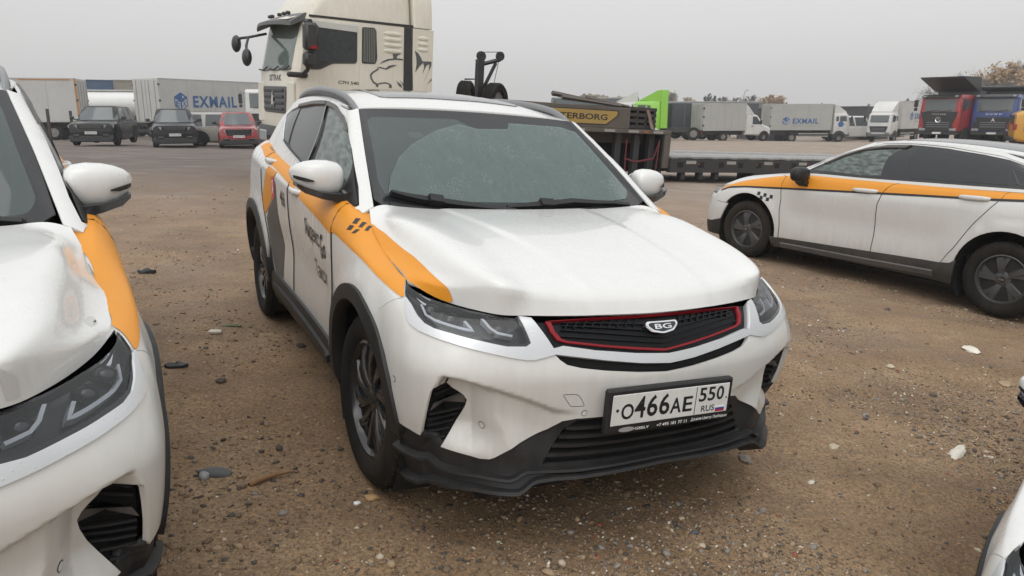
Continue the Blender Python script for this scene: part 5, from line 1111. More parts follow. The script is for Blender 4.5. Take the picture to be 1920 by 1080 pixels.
    side_plate('door_window', CABGLASS, dr, wp_, 1.243, .006)
    solid('window_seal', CABBLK, dr, lambda b: b.tube([(x, 1.246, z) for x, z in wp_+wp_[:1]], .014, 6))
    side_plate('sun_blind', mat('blind_white', (.5, .5, .48), .6), dr, rounded([(-.30,2.76),(-1.16,2.74),(-1.17,2.86),(-.30,2.875)], .02), 1.246, .02, .006)
    side_plate('rear_window', CABGLASS, t, rounded([(-1.26,2.20),(-1.53,2.21),(-1.565,2.3),(-1.54,2.82),(-1.50,2.86),(-1.26,2.85)], .03), 1.238, .006)
    solid('curtain', mat('curtain_cloth', (.16, .16, .145), .9), t, lambda b: [b.tube([(-1.30-k*.035, 1.246, 2.23), (-1.30-k*.035, 1.246, 2.84)], .012, 5) for k in range(7)] and b)
    lettering('door_letters', 'C7H 540', CABBLK, dr, (-.80, 1.2465, 1.80), (-1, 0, 0), (0, 0, 1), .40, .06, bold=.02)
    solid('door_handle', CABBLK, dr, lambda b: b.box(-1.12, -.92, 1.243, 1.262, 1.52, 1.57, .01))
    side_plate('roof_strip', CABBLK, t, [(-.26,2.925),(-2.3,2.935),(-2.3,2.985),(-.26,2.965)], 1.224, .016)
    for k in range(4): solid('side_rib', CREAM, t, lambda b: b.ell((-1.88, 1.225, 2.47+k*.105), (.22, .03, .05), 14, 6), 60)
    side_plate('side_gap', CABBLK, t, [(-2.13,1.0),(-2.36,1.0),(-2.27,2.93),(-2.11,2.93)], 1.226, .014)
    solid('side_fairing', CREAM, t, lambda b: b.loft([[(x, y, z) for x, y in ((-2.30, 1.18), (-2.30, 1.235), (-2.74, 1.235), (-2.74, 1.18))] for z in (1.0, 2.93)]))
    solid('side_fairing', CREAM, t, lambda b: b.loft([[(x, -y, z) for x, y in ((-2.30, 1.18), (-2.30, 1.235), (-2.74, 1.235), (-2.74, 1.18))] for z in (1.0, 2.93)]))
    b = MB(); b.loft([[(x, y, z) for x, y in rrect(-2.72, -2.31, -h, h, .05)] for z, h in ((2.95,1.235),(3.3,1.2),(3.6,1.15),(3.84,1.05),(3.9,.9))]); b.build('roof_fairing', CREAM, t, 35)
    for k in range(3): solid('side_rib', CREAM, t, lambda b: b.ell((-2.52, 1.232, 2.55+k*.105), (.13, .02, .045), 12, 6), 60)
    LG = mat('lion_grey', (.075, .08, .083), .5)
    for q in ([(-1.611,2.213),(-1.683,2.274),(-1.773,2.319),(-1.919,2.347),(-2.03,2.351),(-2.10,2.345),(-2.10,2.32),(-1.956,2.322),(-1.81,2.297),(-1.701,2.253)],
              [(-1.877,2.436),(-1.954,2.449),(-2.065,2.439),(-1.992,2.407),(-1.965,2.375),(-1.971,2.34),(-1.901,2.34)],
              [(-1.594,2.142),(-1.47,2.063),(-1.426,2.011),(-1.436,1.944),(-1.491,1.857),(-1.554,1.838),(-1.572,1.86),(-1.512,1.882),(-1.466,1.95),(-1.458,2.0),(-1.495,2.045),(-1.60,2.112)],
              [(-1.56,1.842),(-1.635,1.875),(-1.744,1.892),(-1.818,1.876),(-1.865,1.849),(-1.86,1.83),(-1.81,1.855),(-1.744,1.868),(-1.65,1.855),(-1.60,1.835)],
              [(-1.558,2.151),(-1.63,2.166),(-1.74,2.145),(-1.812,2.202),(-1.922,2.227),(-1.968,2.214),(-1.849,2.169),(-1.758,2.121),(-1.631,2.14)],
              [(-1.975,1.927),(-2.07,1.87),(-2.099,1.805),(-2.023,1.842)], [(-2.04,1.952),(-2.125,1.876),(-2.13,1.817),(-2.09,1.889)], [(-1.54,1.84),(-1.60,1.84),(-1.59,1.79),(-1.565,1.79)], [(-1.82,1.87),(-1.87,1.85),(-1.876,1.79),(-1.82,1.79)]):
        side_plate('lion_stroke', LG, t, q, 1.237, .003)
    for q in ([(-2.345,2.526),(-2.422,2.479),(-2.482,2.401),(-2.513,2.337),(-2.687,2.347),(-2.713,2.336),(-2.71,2.268),(-2.564,1.97),(-2.655,2.162),(-2.669,2.299),(-2.603,2.26),(-2.521,2.102),(-2.555,2.222),(-2.533,2.313),(-2.449,2.231),(-2.366,2.121),(-2.39,2.277),(-2.377,2.409)], [(-2.724,2.031),(-2.725,1.989),(-2.624,1.906),(-2.69,1.986)]):
        side_plate('lion_stroke', LG, t, q, 1.2365, .003)
    # side mirrors: tall black housings on an arm
    mm = solid('mirror_arm', CABBLK, t, lambda b: (b.box(-.22, .16, 1.235, 1.31, 1.86, 1.955, .03), b.tube([(-.14, 1.25, 1.92), (-.16, 1.45, 2.0), (-.16, 1.5, 2.1)], .04, 6), b.tube([(-.2, 1.24, 2.84), (-.2, 1.48, 2.82)], .05, 6)))
    solid('mirror', CABBLK, mm, lambda b: (b.box(-.32, -.07, 1.40, 1.62, 2.33, 2.80, .05),), 40)
    solid('mirror', CABBLK, mm, lambda b: (b.box(-.30, -.07, 1.40, 1.60, 2.05, 2.31, .05),), 40)
    solid('mirror_sticker', RED, mm, lambda b: b.prism([(-.12,2.36),(-.30,2.36),(-.27,2.42),(-.22,2.43)], 'y', 1.618, 1.624))
    solid('step_panel', CABBLK, t, lambda b: b.loft([[(x, y, z) for x in (-.9, -.05) for y in (1.0, 1.2)][:2]+[(x, y, z) for x, y in ((-.05, 1.2), (-.05, 1.0))] for z in (.3, 1.0)]))
    # chassis and wheels
    solid('chassis', DSTEEL, t, lambda b: (b.box(-7.2, -.5, -.45, -.3, .6, .95), b.box(-7.2, -.5, .3, .45, .6, .95), b.box(-3.9, -2.8, .5, 1.15, .35, .95, .05), b.box(-3.9, -2.8, -1.15, -.5, .35, .95, .05), b.box(-2.3, -.2, -.9, .9, .5, 1.0)))
    for x in (-1.42, -5.0, -6.35):
        for s in (-1, 1): truck_wheel(t, x, s*1.02, .51, .32 if x > -2 else .5, .5 if x > -2 else -.4)
    return t
TRACTOR_M = place(-4.67, 15.05, .40, -1.0, .045, -.035)
tractor(TRACTOR_M)
def low_trailer(M):
    t = empty('low_loader_trailer', M, label='long rusty low loader trailer with a yellow name board on its gooseneck', cat='trailer')
    solid('gooseneck', STEEL, t, lambda b: (b.box(-9.4, -4.3, -1.25, 1.25, 1.12, 1.22, .01), b.box(-9.4, -9.2, -1.25, 1.25, .3, 1.12), b.box(-9.3, -4.3, -.5, -.35, .85, 1.12), b.box(-9.3, -4.3, .35, .5, .85, 1.12)))
    # deep frames and gear under the neck
    for x in (-7.9, -8.5, -9.0):
        for s in (-1, 1): solid('neck_leg', DSTEEL, t, lambda b: b.box(x-.09, x+.09, s*.95-.08, s*.95+.08, .08, 1.12, .02))
    solid('neck_void_sheet', DARKV, t, lambda b: (b.box(-9.2, -5.0, -.05, .05, .1, 1.12), b.box(-9.22, -9.15, -1.2, 1.2, .1, 1.1)))  # near-black sheets added to stand for the shaded void under the neck
    wb = side_plate('board', STEEL, t, [(-4.4,1.222),(-8.02,1.222),(-8.02,1.70),(-4.4,1.72)], 1.17, .06, .01)
    solid('board', STEEL, t, lambda b: b.box(-8.02, -7.97, -1.2, 1.17, 1.222, 1.70))
    SG = mat('sign_ochre', (.36, .235, .055), .6, dirt=.4); 
    sg = side_plate('name_sign', CABBLK, wb, rounded([(-5.0,1.29),(-7.30,1.29),(-7.62,1.50),(-7.66,1.63),(-5.0,1.63)], .05), 1.232, .008)
    side_plate('sign_face', SG, sg, rounded([(-5.0,1.31),(-7.28,1.31),(-7.59,1.51),(-7.62,1.61),(-5.0,1.61)], .05), 1.2405, .003)
    lettering('sign_letters', 'OUTERBORG', CABBLK, sg, (-5.45, 1.245, 1.395), (-1, 0, 0), (0, 0, 1), 1.86, .135, bold=.025)
    ck = solid('rack_frame', DSTEEL, t, lambda b: [b.box(-8.9+.28*k, -8.84+.28*k, -1.1, 1.16, 1.222, 1.68) for k in range(4)] and [b.box(-8.92, -8.02, -1.1, 1.16, 1.24+.14*k, 1.32+.14*k) for k in range(4)] and b)
    solid('strap', mat('strap_web', (.20, .13, .11), .8), t, lambda b: b.loft([[(x-.05, y, z), (x+.05, y, z), (x+.05, y+.012, z), (x-.05, y+.012, z)] for x, y, z in ((-8.55, 1.0, 1.70), (-8.60, 1.17, 1.69), (-8.68, 1.19, 1.5), (-8.70, 1.20, 1.40), (-8.74, 1.26, 1.235))]))
    for x in (-5.6, -6.5, -7.4, -8.15, -8.95): solid('side_marker', mat('marker_white', (.30, .29, .27), .5, dirt=.4), t, lambda b: b.box(x-.16, x+.16, 1.25, 1.258, 1.14, 1.195))
    for x in (-6.0, -8.55): solid('side_lamp', mat('lamp_amber', (.33, .09, .02), .4), t, lambda b: b.box(x-.07, x+.07, 1.25, 1.265, 1.145, 1.19))
    CH = mat('rusty_red_chain', (.12, .016, .022), .6)
    def chain(p, n, r=.02):
        P = np.array(p, float); d = np.r_[0, np.cumsum(np.linalg.norm(np.diff(P, axis=0), axis=1))]; tt = np.linspace(0, d[-1], n); Q = np.stack([np.interp(tt, d, P[:, i]) for i in range(3)], 1)
        b = MB()
        for i, q in enumerate(Q): b.ell(tuple(q), (r*(1.3 if i % 2 else .6), r*.8, r*1.5), 6, 4)
        return tag(b.build('chain', CH, t, 60), kind='stuff')
    chain([(-8.0,1.2,.95),(-8.0,1.2,.52),(-8.3,1.21,.44),(-8.9,1.21,.52),(-9.05,1.22,.95)], 60)
    chain([(-8.0,1.2,.52),(-8.02,1.2,.15)], 14); chain([(-9.0,1.23,.10),(-8.8,1.23,-.02),(-8.95,1.25,.08),(-9.1,1.25,-.02),(-8.9,1.24,.12)], 34, .04); chain([(-9.05,1.22,.95),(-9.0,1.22,.1)], 26)
    # low bed: outer beams, boards on top, sockets and lamps in its side
    bd = solid('bed_frame', DSTEEL, t, lambda b: (b.box(-27.5, -9.4, 1.20, 1.32, .20, .545), b.box(-27.5, -9.4, -1.32, -1.20, .20, .545), b.box(-27.5, -9.4, -.4, .4, .15, .5), b.box(-27.5, -27.3, -1.3, 1.3, .2, .545)))
    PL = mat('frosty_planks', (.33, .325, .315), .6, var=.35, dirt=1.0, dcol=(.045, .04, .036), scale=7)
    pm = MB(); pm.box(-.118, .118, -1.3, 1.3, 0, .05, .006); pme = pm.mesh('plank')
    for k in range(73):
        o = bpy.data.objects.new('plank', pme); COL.objects.link(o); o.parent = bd; o.location = (-9.55-.245*k, 0, .548+.006*((k*7) % 3)); 
        if not pme.materials: pme.materials.append(PL)
    for k in range(15):
        x = -9.75-.75*k
        solid('bed_socket', DARKV, bd, lambda b: b.box(x-.1, x+.1, 1.318, 1.326, .33, .47))
        if k % 2 == 0: solid('bed_marker', mat('marker_white', (.3, .3, .3)), bd, lambda b: b.box(x-.55, x-.2, 1.32, 1.328, .42, .50))
        if k % 3 == 0: solid('bed_lamp', mat('lamp_red_dirty', (.16, .03, .02), .5), bd, lambda b: b.box(x-.68, x-.6, 1.32, 1.334, .40, .45))
    for x in (-9.95, -10.6, -11.2): solid('bed_bracket', DSTEEL, t, lambda b: b.box(x-.07, x+.07, 1.1, 1.25, .02, .22))
    solid('tool_box', CABBLK, t, lambda b: b.box(-16.0, -12.6, .7, 1.28, -.22, .22, .02))
    for x in (-24.2, -25.4, -26.6):
        for s in (-1, 1): truck_wheel(t, x, s*1.0, .38, .45, -.3)
    # bars lying over the neck
    for p in ([(-6.1,1.05,1.86),(-7.9,1.0,1.74)], [(-6.0,.8,1.93),(-7.7,.85,1.76)], [(-6.9,.9,1.88),(-8.2,.95,1.74)]): solid('ramp_bar', STEEL, t, lambda b: b.tube(p, (.06, .03), 4))
    return t
low_trailer(TRACTOR_M)
def wheel_crane(M):
    t = empty('spare_wheel_crane', M, label='black hand winch crane standing between two spare tyres on the trailer neck', cat='crane')
    solid('post', CABBLK, t, lambda b: b.box(-.07, .07, -.09, .09, 1.22, 2.55, .01))
    solid('jib', CABBLK, t, lambda b: (b.tube([(.05, 0, 2.42), (-.46, .10, 2.58)], (.045, .045), 4), b.tube([(-.02, 0, 1.75), (-.36, .08, 2.50)], (.04, .04), 4)))
    for c in ((.02, .06, 2.62), (-.07, -.06, 2.62), (-.45, .10, 2.65)): solid('pulley', CABBLK, t, lambda b: b.lathe([(.02, -.03), (.10, -.03), (.07, 0), (.10, .03), (.02, .03)], 14, c, closed=True))
    solid('winch_handle', CABBLK, t, lambda b: b.tube([(.08, .05, 2.5), (.14, .1, 2.45), (.14, .1, 2.12), (.42, .1, 2.10)], .02, 6))
    solid('cable', DSTEEL, t, lambda b: (b.tube([(0, .05, 2.7), (-.45, .10, 2.74)], .008, 5), b.tube([(-.43, .10, 2.6), (-.25, .2, 1.98)], .008, 5)))
    return t
wheel_crane(TRACTOR_M @ Matrix.Translation((-4.42, .2, 0)))
def spare_tyre(M, label):
    t = empty('lorry_spare', M, label=label, cat='tyre', group='spare lorry tyres on the trailer'); R, h = .40, .14
    b = MB(); pr = [(R*.56, h*.9), (R*.66, h), (R*.9, h), (R, h*.72)]
    for k in (.45, .15, -.15, -.45): pr += [(R, h*(k+.08)), (R-.014, h*(k+.05)), (R-.014, h*(k-.05)), (R, h*(k-.08))]
    pr += [(R, -h*.72), (R*.9, -h), (R*.66, -h), (R*.56, -h*.9)]
    b.lathe(pr, 36, (0, 0, R), 'y', True); b.build('tyre', TYRE, t, 40)
    b = MB(); b.lathe([(R*.56, h*.6), (R*.5, h*.2), (R*.3, h*.1), (R*.2, -h*.1)], 24, (0, 0, R)); b.build('rim', mat('lorry_rim'), t, 40); return t
spare_tyre(TRACTOR_M @ Matrix.Translation((-3.98, .40, 1.27)) @ Matrix.Rotation(.85, 4, 'Z'), 'spare tyre left of the black crane post, cab side')
spare_tyre(TRACTOR_M @ Matrix.Translation((-4.70, .45, 1.27)) @ Matrix.Rotation(.5, 4, 'Z'), 'spare tyre right of the black crane post')
BEAM = MB(); BEAM.box(-.85, .85, -.09, .09, -.0, .17, .01)
bo = BEAM.build('timber_beam', mat('grey_timber', (.12, .10, .08), .85, dirt=.4), None); bo.matrix_world = TRACTOR_M @ Matrix.Translation((-10.55, 1.9, -.24)); tag(bo, 'grey timber beam lying on the ground beside the low trailer bed', 'beam')
# ---------------------------------------------------------------- the other white cars
LEFTP = pose_matrix((-1.915, 1.660, -1.401, .585, -.029, -.052))
LEFT = dup(TAXI, None, ('number_plate', 'lettering', 'rain_film', 'red_roundel', 'sticker'))
LEFT.matrix_world = LEFTP
LEFT['label'] = 'white crossover taxi with a creased bonnet edge, cut off by the left of the frame'
for o in (TAXI, LEFT): o['group'] = 'white crossover taxis'
def bonnet_damage():
    """chipped, slightly wavy front corner of the bonnet: an own mesh for the copied car"""
    b = [c for c in LEFT.children if c.name.split('.')[0] == 'bonnet'][0]; me = b.data.copy(); b.data = me
    P = np.array([v.co[:] for v in me.vertices])
    w = np.exp(-((P[:, 1]-.78)/.09)**2)*sstep(-.35, -.1, P[:, 0]); k = np.sin(P[:, 0]*16+.6)*.005
    P[:, 2] += w*k; P[:, 1] += w*(k*.4+.008); me.vertices.foreach_set('co', P.ravel()); me.update()
    for k_ in list(b.children): bpy.data.objects.remove(k_)
    for f in [c for c in LEFT.children if c.name.split('.')[0] == 'fender']:
        for k_ in list(f.children):
            if k_.name.split('.')[0] == 'checker_mark': bpy.data.objects.remove(k_)
    q = [(.84,.175),(.87,.185),(.895,.165),(.885,.145),(.90,.125),(.86,.13)]
    panel('paint_chip', hood, q, mat('bare_primer', (.52, .52, .51), .6), b, res=.03, off=.0012, skirt=0)
    q = [(.885,.14),(.897,.145),(.90,.128)]; panel('paint_chip', hood, q, BLACKP, b, res=.03, off=.0022, skirt=0)
    q = [(.60,.012),(.64,.010),(.655,.035),(.63,.05),(.615,.062)]; panel('paint_chip', hood, q, mat('bare_primer'), b, res=.03, off=.0012, skirt=0)
bonnet_damage()
# white car at the right: copy of the taxi scaled down about the camera
RIGHT = dup(TAXI, None, ('number_plate', 'lettering', 'rain_film', 'red_roundel', 'sticker', 'orange_stripe', 'checker_mark', 'orange_band', 'grey_band', 'flag_mark', 'red_outline'))
RIGHT.matrix_world = place(1.873, 1.536, -2.423*.75+1.6, -.753, .01, -.053) @ Matrix.Scale(.75, 4)
RIGHT.location.x += .03
RIGHT.name = 'parked_car'; RIGHT['label'] = 'plain white car of which only a mirror and fender corner enter at the right edge'
if 'group' in RIGHT: del RIGHT['group']
for m_ in [c for c in LEFT.children if c.name.split('.')[0] == 'mirror']: m_.location = (0, -.05, 0)
# ---------------------------------------------------------------- parked cars at the far edge of the yard
def simple_car(name, label, M, col, L=4.6, Wd=1.9, H=1.7, hood_z=1.05, hood_l=1.25, glass=None, roofcol=None, seg='suv', group=None, lamps=True, grille='wide', cat='car', plate='С197НХ 797'):
    t = empty(name, M, label=label, cat=cat, group=group); hw = Wd/2; k = H/1.7
    GL = glass or mat('far_glass', (.07, .08, .085), .12, coat=.4)
    secs = [(0, .80, .40*k, .70*k), (-.06, .93, .22*k, hood_z-.08), (-.35, 1.0, .2*k, hood_z-.02), (-hood_l, 1.0, .2*k, hood_z+.05), (-L*.6, 1.0, .2*k, hood_z+.07), (-L+.25, 1.0, .28*k, hood_z+.10), (-L+.05, .95, .35*k, hood_z+.06), (-L, .86, .5*k, hood_z-.05)]
    b = MB(); rings = []
    for x, w, z0, z1 in secs:
        w *= hw; c = .10
        rings.append([(x, -w+c, z0), (x, -w, z0+c), (x, -w, z0+(z1-z0)*.6), (x, -w+.03, z1-c), (x, -w+.16, z1), (x, 0, z1+.015), (x, w-.16, z1), (x, w-.03, z1-c), (x, w, z0+(z1-z0)*.6), (x, w, z0+c), (x, w-c, z0)])
    b.loft(rings); body = b.build('body', col, t, 40)
    a0, a1 = -hood_l+.05, -L+.12; zb = hood_z+.03; rk = .75 if seg != 'van' else .5
    def ring(f):
        z = zb+(H-zb)*f; w = hw*(.93-.20*f); x0 = a0-rk*f; x1 = a1+(.42 if seg == 'suv' else .2)*f
        return [(x0, y*w, z) for y in (-.75, 0, .75)]+[(x0-.14, w, z), (x1+.1, w, z), (x1, w*.8, z), (x1, -w*.8, z), (x1+.1, -w, z), (x0-.14, -w, z)]
    b = MB(); b.loft([ring(0), ring(.5), ring(.93), [(x*.96-.06, y*.88, H) for x, y, z in ring(1)]]); cabin = b.build('cabin', roofcol or col, t, 30)
    def sheet(nm, f0, f1, i, j, ins, m):
        A, B_ = ring(f0), ring(f1); q = []
        for Rg, s_ in ((A, ins), (A, 1-ins), (B_, 1-ins), (B_, ins)):
            p, r_ = np.array(Rg[i]), np.array(Rg[j]); q.append(p+(r_-p)*s_)
        n = np.cross(q[1]-q[0], q[3]-q[0]); n /= np.linalg.norm(n); cc = np.array([(a0+a1)/2, 0, zb]); n = n*np.sign(((q[0]+q[2])/2-cc)@n)
        b = MB(); b.loft([[tuple(p-n*.01) for p in q], [tuple(p+n*.012) for p in q]]); return b.build(nm, m, cabin)
    A, B_ = ring(.06), ring(.90); b = MB()
    idx = [8, 0, 1, 2, 3]; b.loft([[tuple(np.array(Rg[i])+np.array([.014, 0, .004])+np.array([0, (.0 if abs(Rg[i][1]) < .1 else -math.copysign(.03, Rg[i][1])), 0])) for i in idx] for Rg in (A, B_)], cap=False, closed=False); b.build('windscreen', GL, cabin, 60)
    for i, j in ((3, 4), (8, 7)):
        for s0, s1 in ((.03, .36), (.39, .72), (.76, .95)):
            A, B_ = ring(.08), ring(.86); q = []
            for Rg, s_ in ((A, s0), (A, s1), (B_, s1*.97), (B_, s0*1.0+.02)): p, r_ = np.array(Rg[i]), np.array(Rg[j]); q.append(p+(r_-p)*s_)
            sg = np.sign(q[0][1]); n = np.array([0, sg*.012, .003]); b = MB(); b.loft([[tuple(p-n) for p in q], [tuple(p+n) for p in q]]); b.build('side_window', GL, cabin)
    b = MB(); b.box(-.5, .012, -hw*.93, hw*.93, .17*k, .46*k, .05); b.build('bumper', CABBLK, t, 40)
    gz0, gz1, gw = {'wide': (hood_z-.30, hood_z-.13, .52), 'big': (hood_z-.42, hood_z-.12, .55), 'slot': (hood_z-.25, hood_z-.18, .4)}[grille]
    g = front_plate('grille', GLOSSB, t, rounded([(-gw,gz0),(gw,gz0),(gw+.04,gz1),(-gw-.04,gz1)], .04), -.045, .055, .01)
    solid('grille_bar', CABGREY, g, lambda b: [b.box(.0, .014, -gw+.05, gw-.05, gz0+.03+q*(gz1-gz0)/4, gz0+.045+q*(gz1-gz0)/4) for q in range(4)] and b)
    for s in (-1, 1):
        solid('headlight', mat('far_headlight', (.30, .31, .32), .2, .3, .4), t, lambda b: b.loft([[(-.05, s*(gw+.06), hood_z-.27), (-.05, s*(gw+.06), hood_z-.13), (-.18, s*hw*.95, hood_z-.14), (-.18, s*hw*.95, hood_z-.28)], [(-.01, s*(gw+.06), hood_z-.27), (-.01, s*(gw+.06), hood_z-.13), (-.13, s*hw*.97, hood_z-.14), (-.13, s*hw*.97, hood_z-.28)]]))
        solid('fog_vent', GLOSSB, t, lambda b: b.box(-.06, .02, s*hw*.62-.14, s*hw*.62+.14, .36*k, .48*k, .02))
        m = solid('mirror', CABBLK if seg != 'van' else col, t, lambda b: (b.box(-hood_l-.22, -hood_l-.10, s*(hw+.02)-.02, s*(hw+.02)+.22*s, hood_z+.10, hood_z+.26, .04), b.box(-hood_l-.2, -hood_l-.12, s*(hw-.1), s*(hw+.05), hood_z+.06, hood_z+.12)), 40)
        for x in (-.85, -L+.85):
            truck_wheel(t, x, s*(hw-.13), .36*k+.02, .24, .4, mat('far_rim', (.12, .12, .125), .35, .5), 20)
            side_plate('wheel_arch', DARKV, t, arc(x, .37*k, .46*k, -15, 195, 14), s*(hw+.004), s*.004)
            solid('door_handle', col, t, lambda b: b.box(-1.95 if x > -2 else -2.95, -1.8 if x > -2 else -2.8, s*hw-.01, s*hw+.02, hood_z-.06, hood_z-.03))
        solid('tail_lamp', mat('tail_lamp_red'), t, lambda b: b.box(-L-.01, -L+.12, s*hw*.78-.1, s*hw*.78+.1, hood_z-.15, hood_z+.05, .02))
    if plate:
        p = solid('number_plate', mat('plate_white'), t, lambda b: b.box(.01, .025, -.26, .26, .50*k, .612*k))
        lettering('plate_letters', plate, BLK, p, (.0265, -.235, .515*k), (0, 1, 0), (0, 0, 1), .47, .075, bold=.01)
    return t
BLUEBLK = mat('black_metallic_paint', (.007, .0075, .009), .25, 0, .1, dirt=.1, spec=.35, dcol=(.10, .085, .07))
REDP = mat('red_paint', (.27, .010, .018), .25, 0, .5, dirt=.3)
SILVP = mat('champagne_paint', (.30, .28, .245), .3, .35, .4, dirt=.2)
simple_car('parked_suv', 'black boxy suv in front of the white tank, showing its front and left side', place(-19.95, 36.3, None, .24), BLUEBLK, 5.0, 2.05, 1.87, 1.12, 1.35, group='black boxy suvs', plate='М899ТВ 777')
simple_car('parked_suv', 'black boxy suv facing the camera in front of the lettered trailer', place(-16.1, 36.6, None, .41), BLUEBLK, 5.0, 2.05, 1.83, 1.10, 1.35, group='black boxy suvs', plate='О797ХЕ 797')
simple_car('parked_car', 'champagne estate car behind the red car, seen side on', place(-13.0, 42.6, None, 1.95), SILVP, 4.9, 1.9, 1.80, 1.0, 1.2, roofcol=mat('champagne_light', (.42, .41, .385), .3, .2, .4), seg='van', plate='')
simple_car('parked_car', 'red crossover with a large black grille beside the cream lorry', place(-13.05, 36.6, None, .36), REDP, 4.47, 1.86, 1.70, 1.02, 1.2, grille='big', plate='К930НН 790')
# ---------------------------------------------------------------- trailers and box lorries
BOXW = mat('box_white', (.47, .465, .45), .45, dirt=.3, dcol=(.25, .22, .18), var=.03)
BOXG = mat('box_dark', (.055, .062, .070), .55, dirt=.3, dcol=(.12, .11, .1))
EXB = mat('letters_blue', (.035, .105, .26), .5); EXG = mat('letters_grey', (.28, .28, .27), .6)
def box_body(t, x0, x1, Wd, z0, z1, m, seams=6, rail=None, name='box_body', doors=True):
    b = MB(); b.box(x0, x1, -Wd/2, Wd/2, z0, z1, .02); bd = b.build(name, m, t)
    n = seams
    for k in range(1, n):
        x = x0+(x1-x0)*k/n
        for s in (-1, 1): solid('panel_seam', EXG, bd, lambda b: b.box(x-.012, x+.012, s*Wd/2-.004, s*Wd/2+.004, z0+.12, z1-.12))
    rm = rail or mat('rail_alloy', (.42, .42, .41), .4, .4, dirt=.4)
    for s in (-1, 1):
        for z in (z0+.04, z1-.05): solid('edge_rail', rm, bd, lambda b: b.box(x0, x1, s*Wd/2-.004, s*Wd/2+.012, z-.05, z+.05))
    if doors:
        for y in (-Wd/4, Wd/4):
            d = solid('rear_door', m, bd, lambda b: b.box(x0-.03, x0-.002, y-Wd/4+.03, y+Wd/4-.03, z0+.1, z1-.1, .008))
            for k in (-.28, .28): solid('lock_rod', rm, d, lambda b: b.tube([(x0-.05, y+k, z0+.12), (x0-.05, y+k, z1-.12)], .02, 6))
        for s in (-1, 1):
            for z in (z0+.4, (z0+z1)/2, z1-.4): solid('hinge', CABBLK, bd, lambda b: b.box(x0-.05, x0+.08, s*Wd/2-.03, s*Wd/2+.03, z-.06, z+.06))
    return bd
def ex_logo(bd, y, x, z, h, sd, col=None, sub=True):
    """blue cube mark with the carrier's name; reads along -x on the +y side and along +x on the -y side"""
    col = col or EXB; dx = -sd; e = np.array([dx, 0, 0.]); up = np.array([0, 0, 1.]); o = np.array([x, y, z]); r = h*.78
    hexa = [o+up*h*.5+e*r+(e*math.sin(a)*r*.87/.87+up*math.cos(a)*r) for a in np.linspace(0, 2*PI, 7)[:-1]]
    c = o+up*h*.5+e*r; nrm_ = np.array([0, sd*.006, 0])
    def face(pts, m, k=1): b = MB(); b.loft([[tuple(p) for p in pts], [tuple(p+nrm_*k) for p in pts]]); return b.build('logo_face', m, bd)
    face([c+(p-c)*1.0 for p in hexa], col)
    wht = BOXW
    for i in (1, 3):       # the two lower faces are outlined, the upper one is solid
        q = [hexa[i], hexa[(i+1) % 6], hexa[(i+2) % 6], c]; g = sum(q)/4; face([g+(p-g)*.74 for p in q], wht, 1.5)
        lettering('logo_letter', 'EX'[0 if i == 3 else 1], col, bd, tuple(g-e*r*.27-up*r*.3+nrm_*1.8), tuple(e), (0, 0, 1), r*.52, r*.6, bold=.03)
    q = [hexa[5], hexa[0], hexa[1], c]; g = sum(q)/4; q2 = [hexa[0], hexa[1], c]; g2 = sum(q2)/3; face([g2+(p-g2)*.35 for p in q2], wht, 1.5)
    lettering('carrier_name', 'EXMAIL', col, bd, tuple(o+e*h*2.05+nrm_), tuple(e), (0, 0, 1), h*5.0, h*1.0, bold=.03, space=1.15)
    if sub: lettering('carrier_line', 'EXPRESS & LOGISTICS', EXG, bd, tuple(o+e*h*2.05-up*h*.55+nrm_), tuple(e), (0, 0, 1), h*5.0, h*.22, space=1.3, bold=.01)
def trailer(name, label, M, L, m, z1=3.95, z0=1.15, rail=None, wheels=True, group=None, seams=8, under=True):
    """semi-trailer; x=0 is the rear end, the body runs towards +x"""
    t = empty(name, M, label=label, cat='trailer', group=group); bd = box_body(t, 0, L, 2.5, z0, z1, m, seams, rail)
    solid('chassis', DSTEEL, t, lambda b: (b.box(.1, L-.3, -.55, -.4, .8, z0-.005), b.box(.1, L-.3, .4, .55, .8, z0-.005), b.box(3.5, L-4.5, .85, 1.2, .35, .95, .03), b.box(3.5, L-4.5, -1.2, -.85, .35, .95, .03), b.box(-.02, .1, -1.2, 1.2, .45, .65)))
    for x in (1.6, 2.9, 4.2):
        for s in (-1, 1): truck_wheel(t, x, s*1.05, .5, .36, -.2, n=20)
    for s in (-1, 1): solid('landing_leg', DSTEEL, t, lambda b: b.box(L-3.2, L-3.05, s*.8-.08, s*.8+.08, .05, z0))
    return t, bd
RAILO = mat('rail_orange', (.42, .19, .05), .6, dirt=.5)
t_, b_ = trailer('semi_trailer', 'long white trailer with orange top rails at the far left', place(-27.95, 50.4, None, -1.30), 13.6, BOXW, 3.85, 1.15, None, seams=8)
for s in (-1, 1):
    for k in range(4): solid('top_rail', RAILO, b_, lambda b: b.box(.3+3.4*k, 3.2+3.4*k, s*1.25-.004, s*1.25+.016, 3.72, 3.79))
    solid('corner_post', RAILO, b_, lambda b: b.box(-.02, .10, s*1.25-.01, s*1.25+.02, 1.2, 3.84))
t_, b_ = trailer('semi_trailer', 'white trailer lettered in blue standing behind the second black suv', place(-24.3, 51.5, None, 2.67), 13.6, BOXW, 3.97, 1.1, seams=6)
ex_logo(b_, -1.262, 1.05, 2.1, .78, -1)
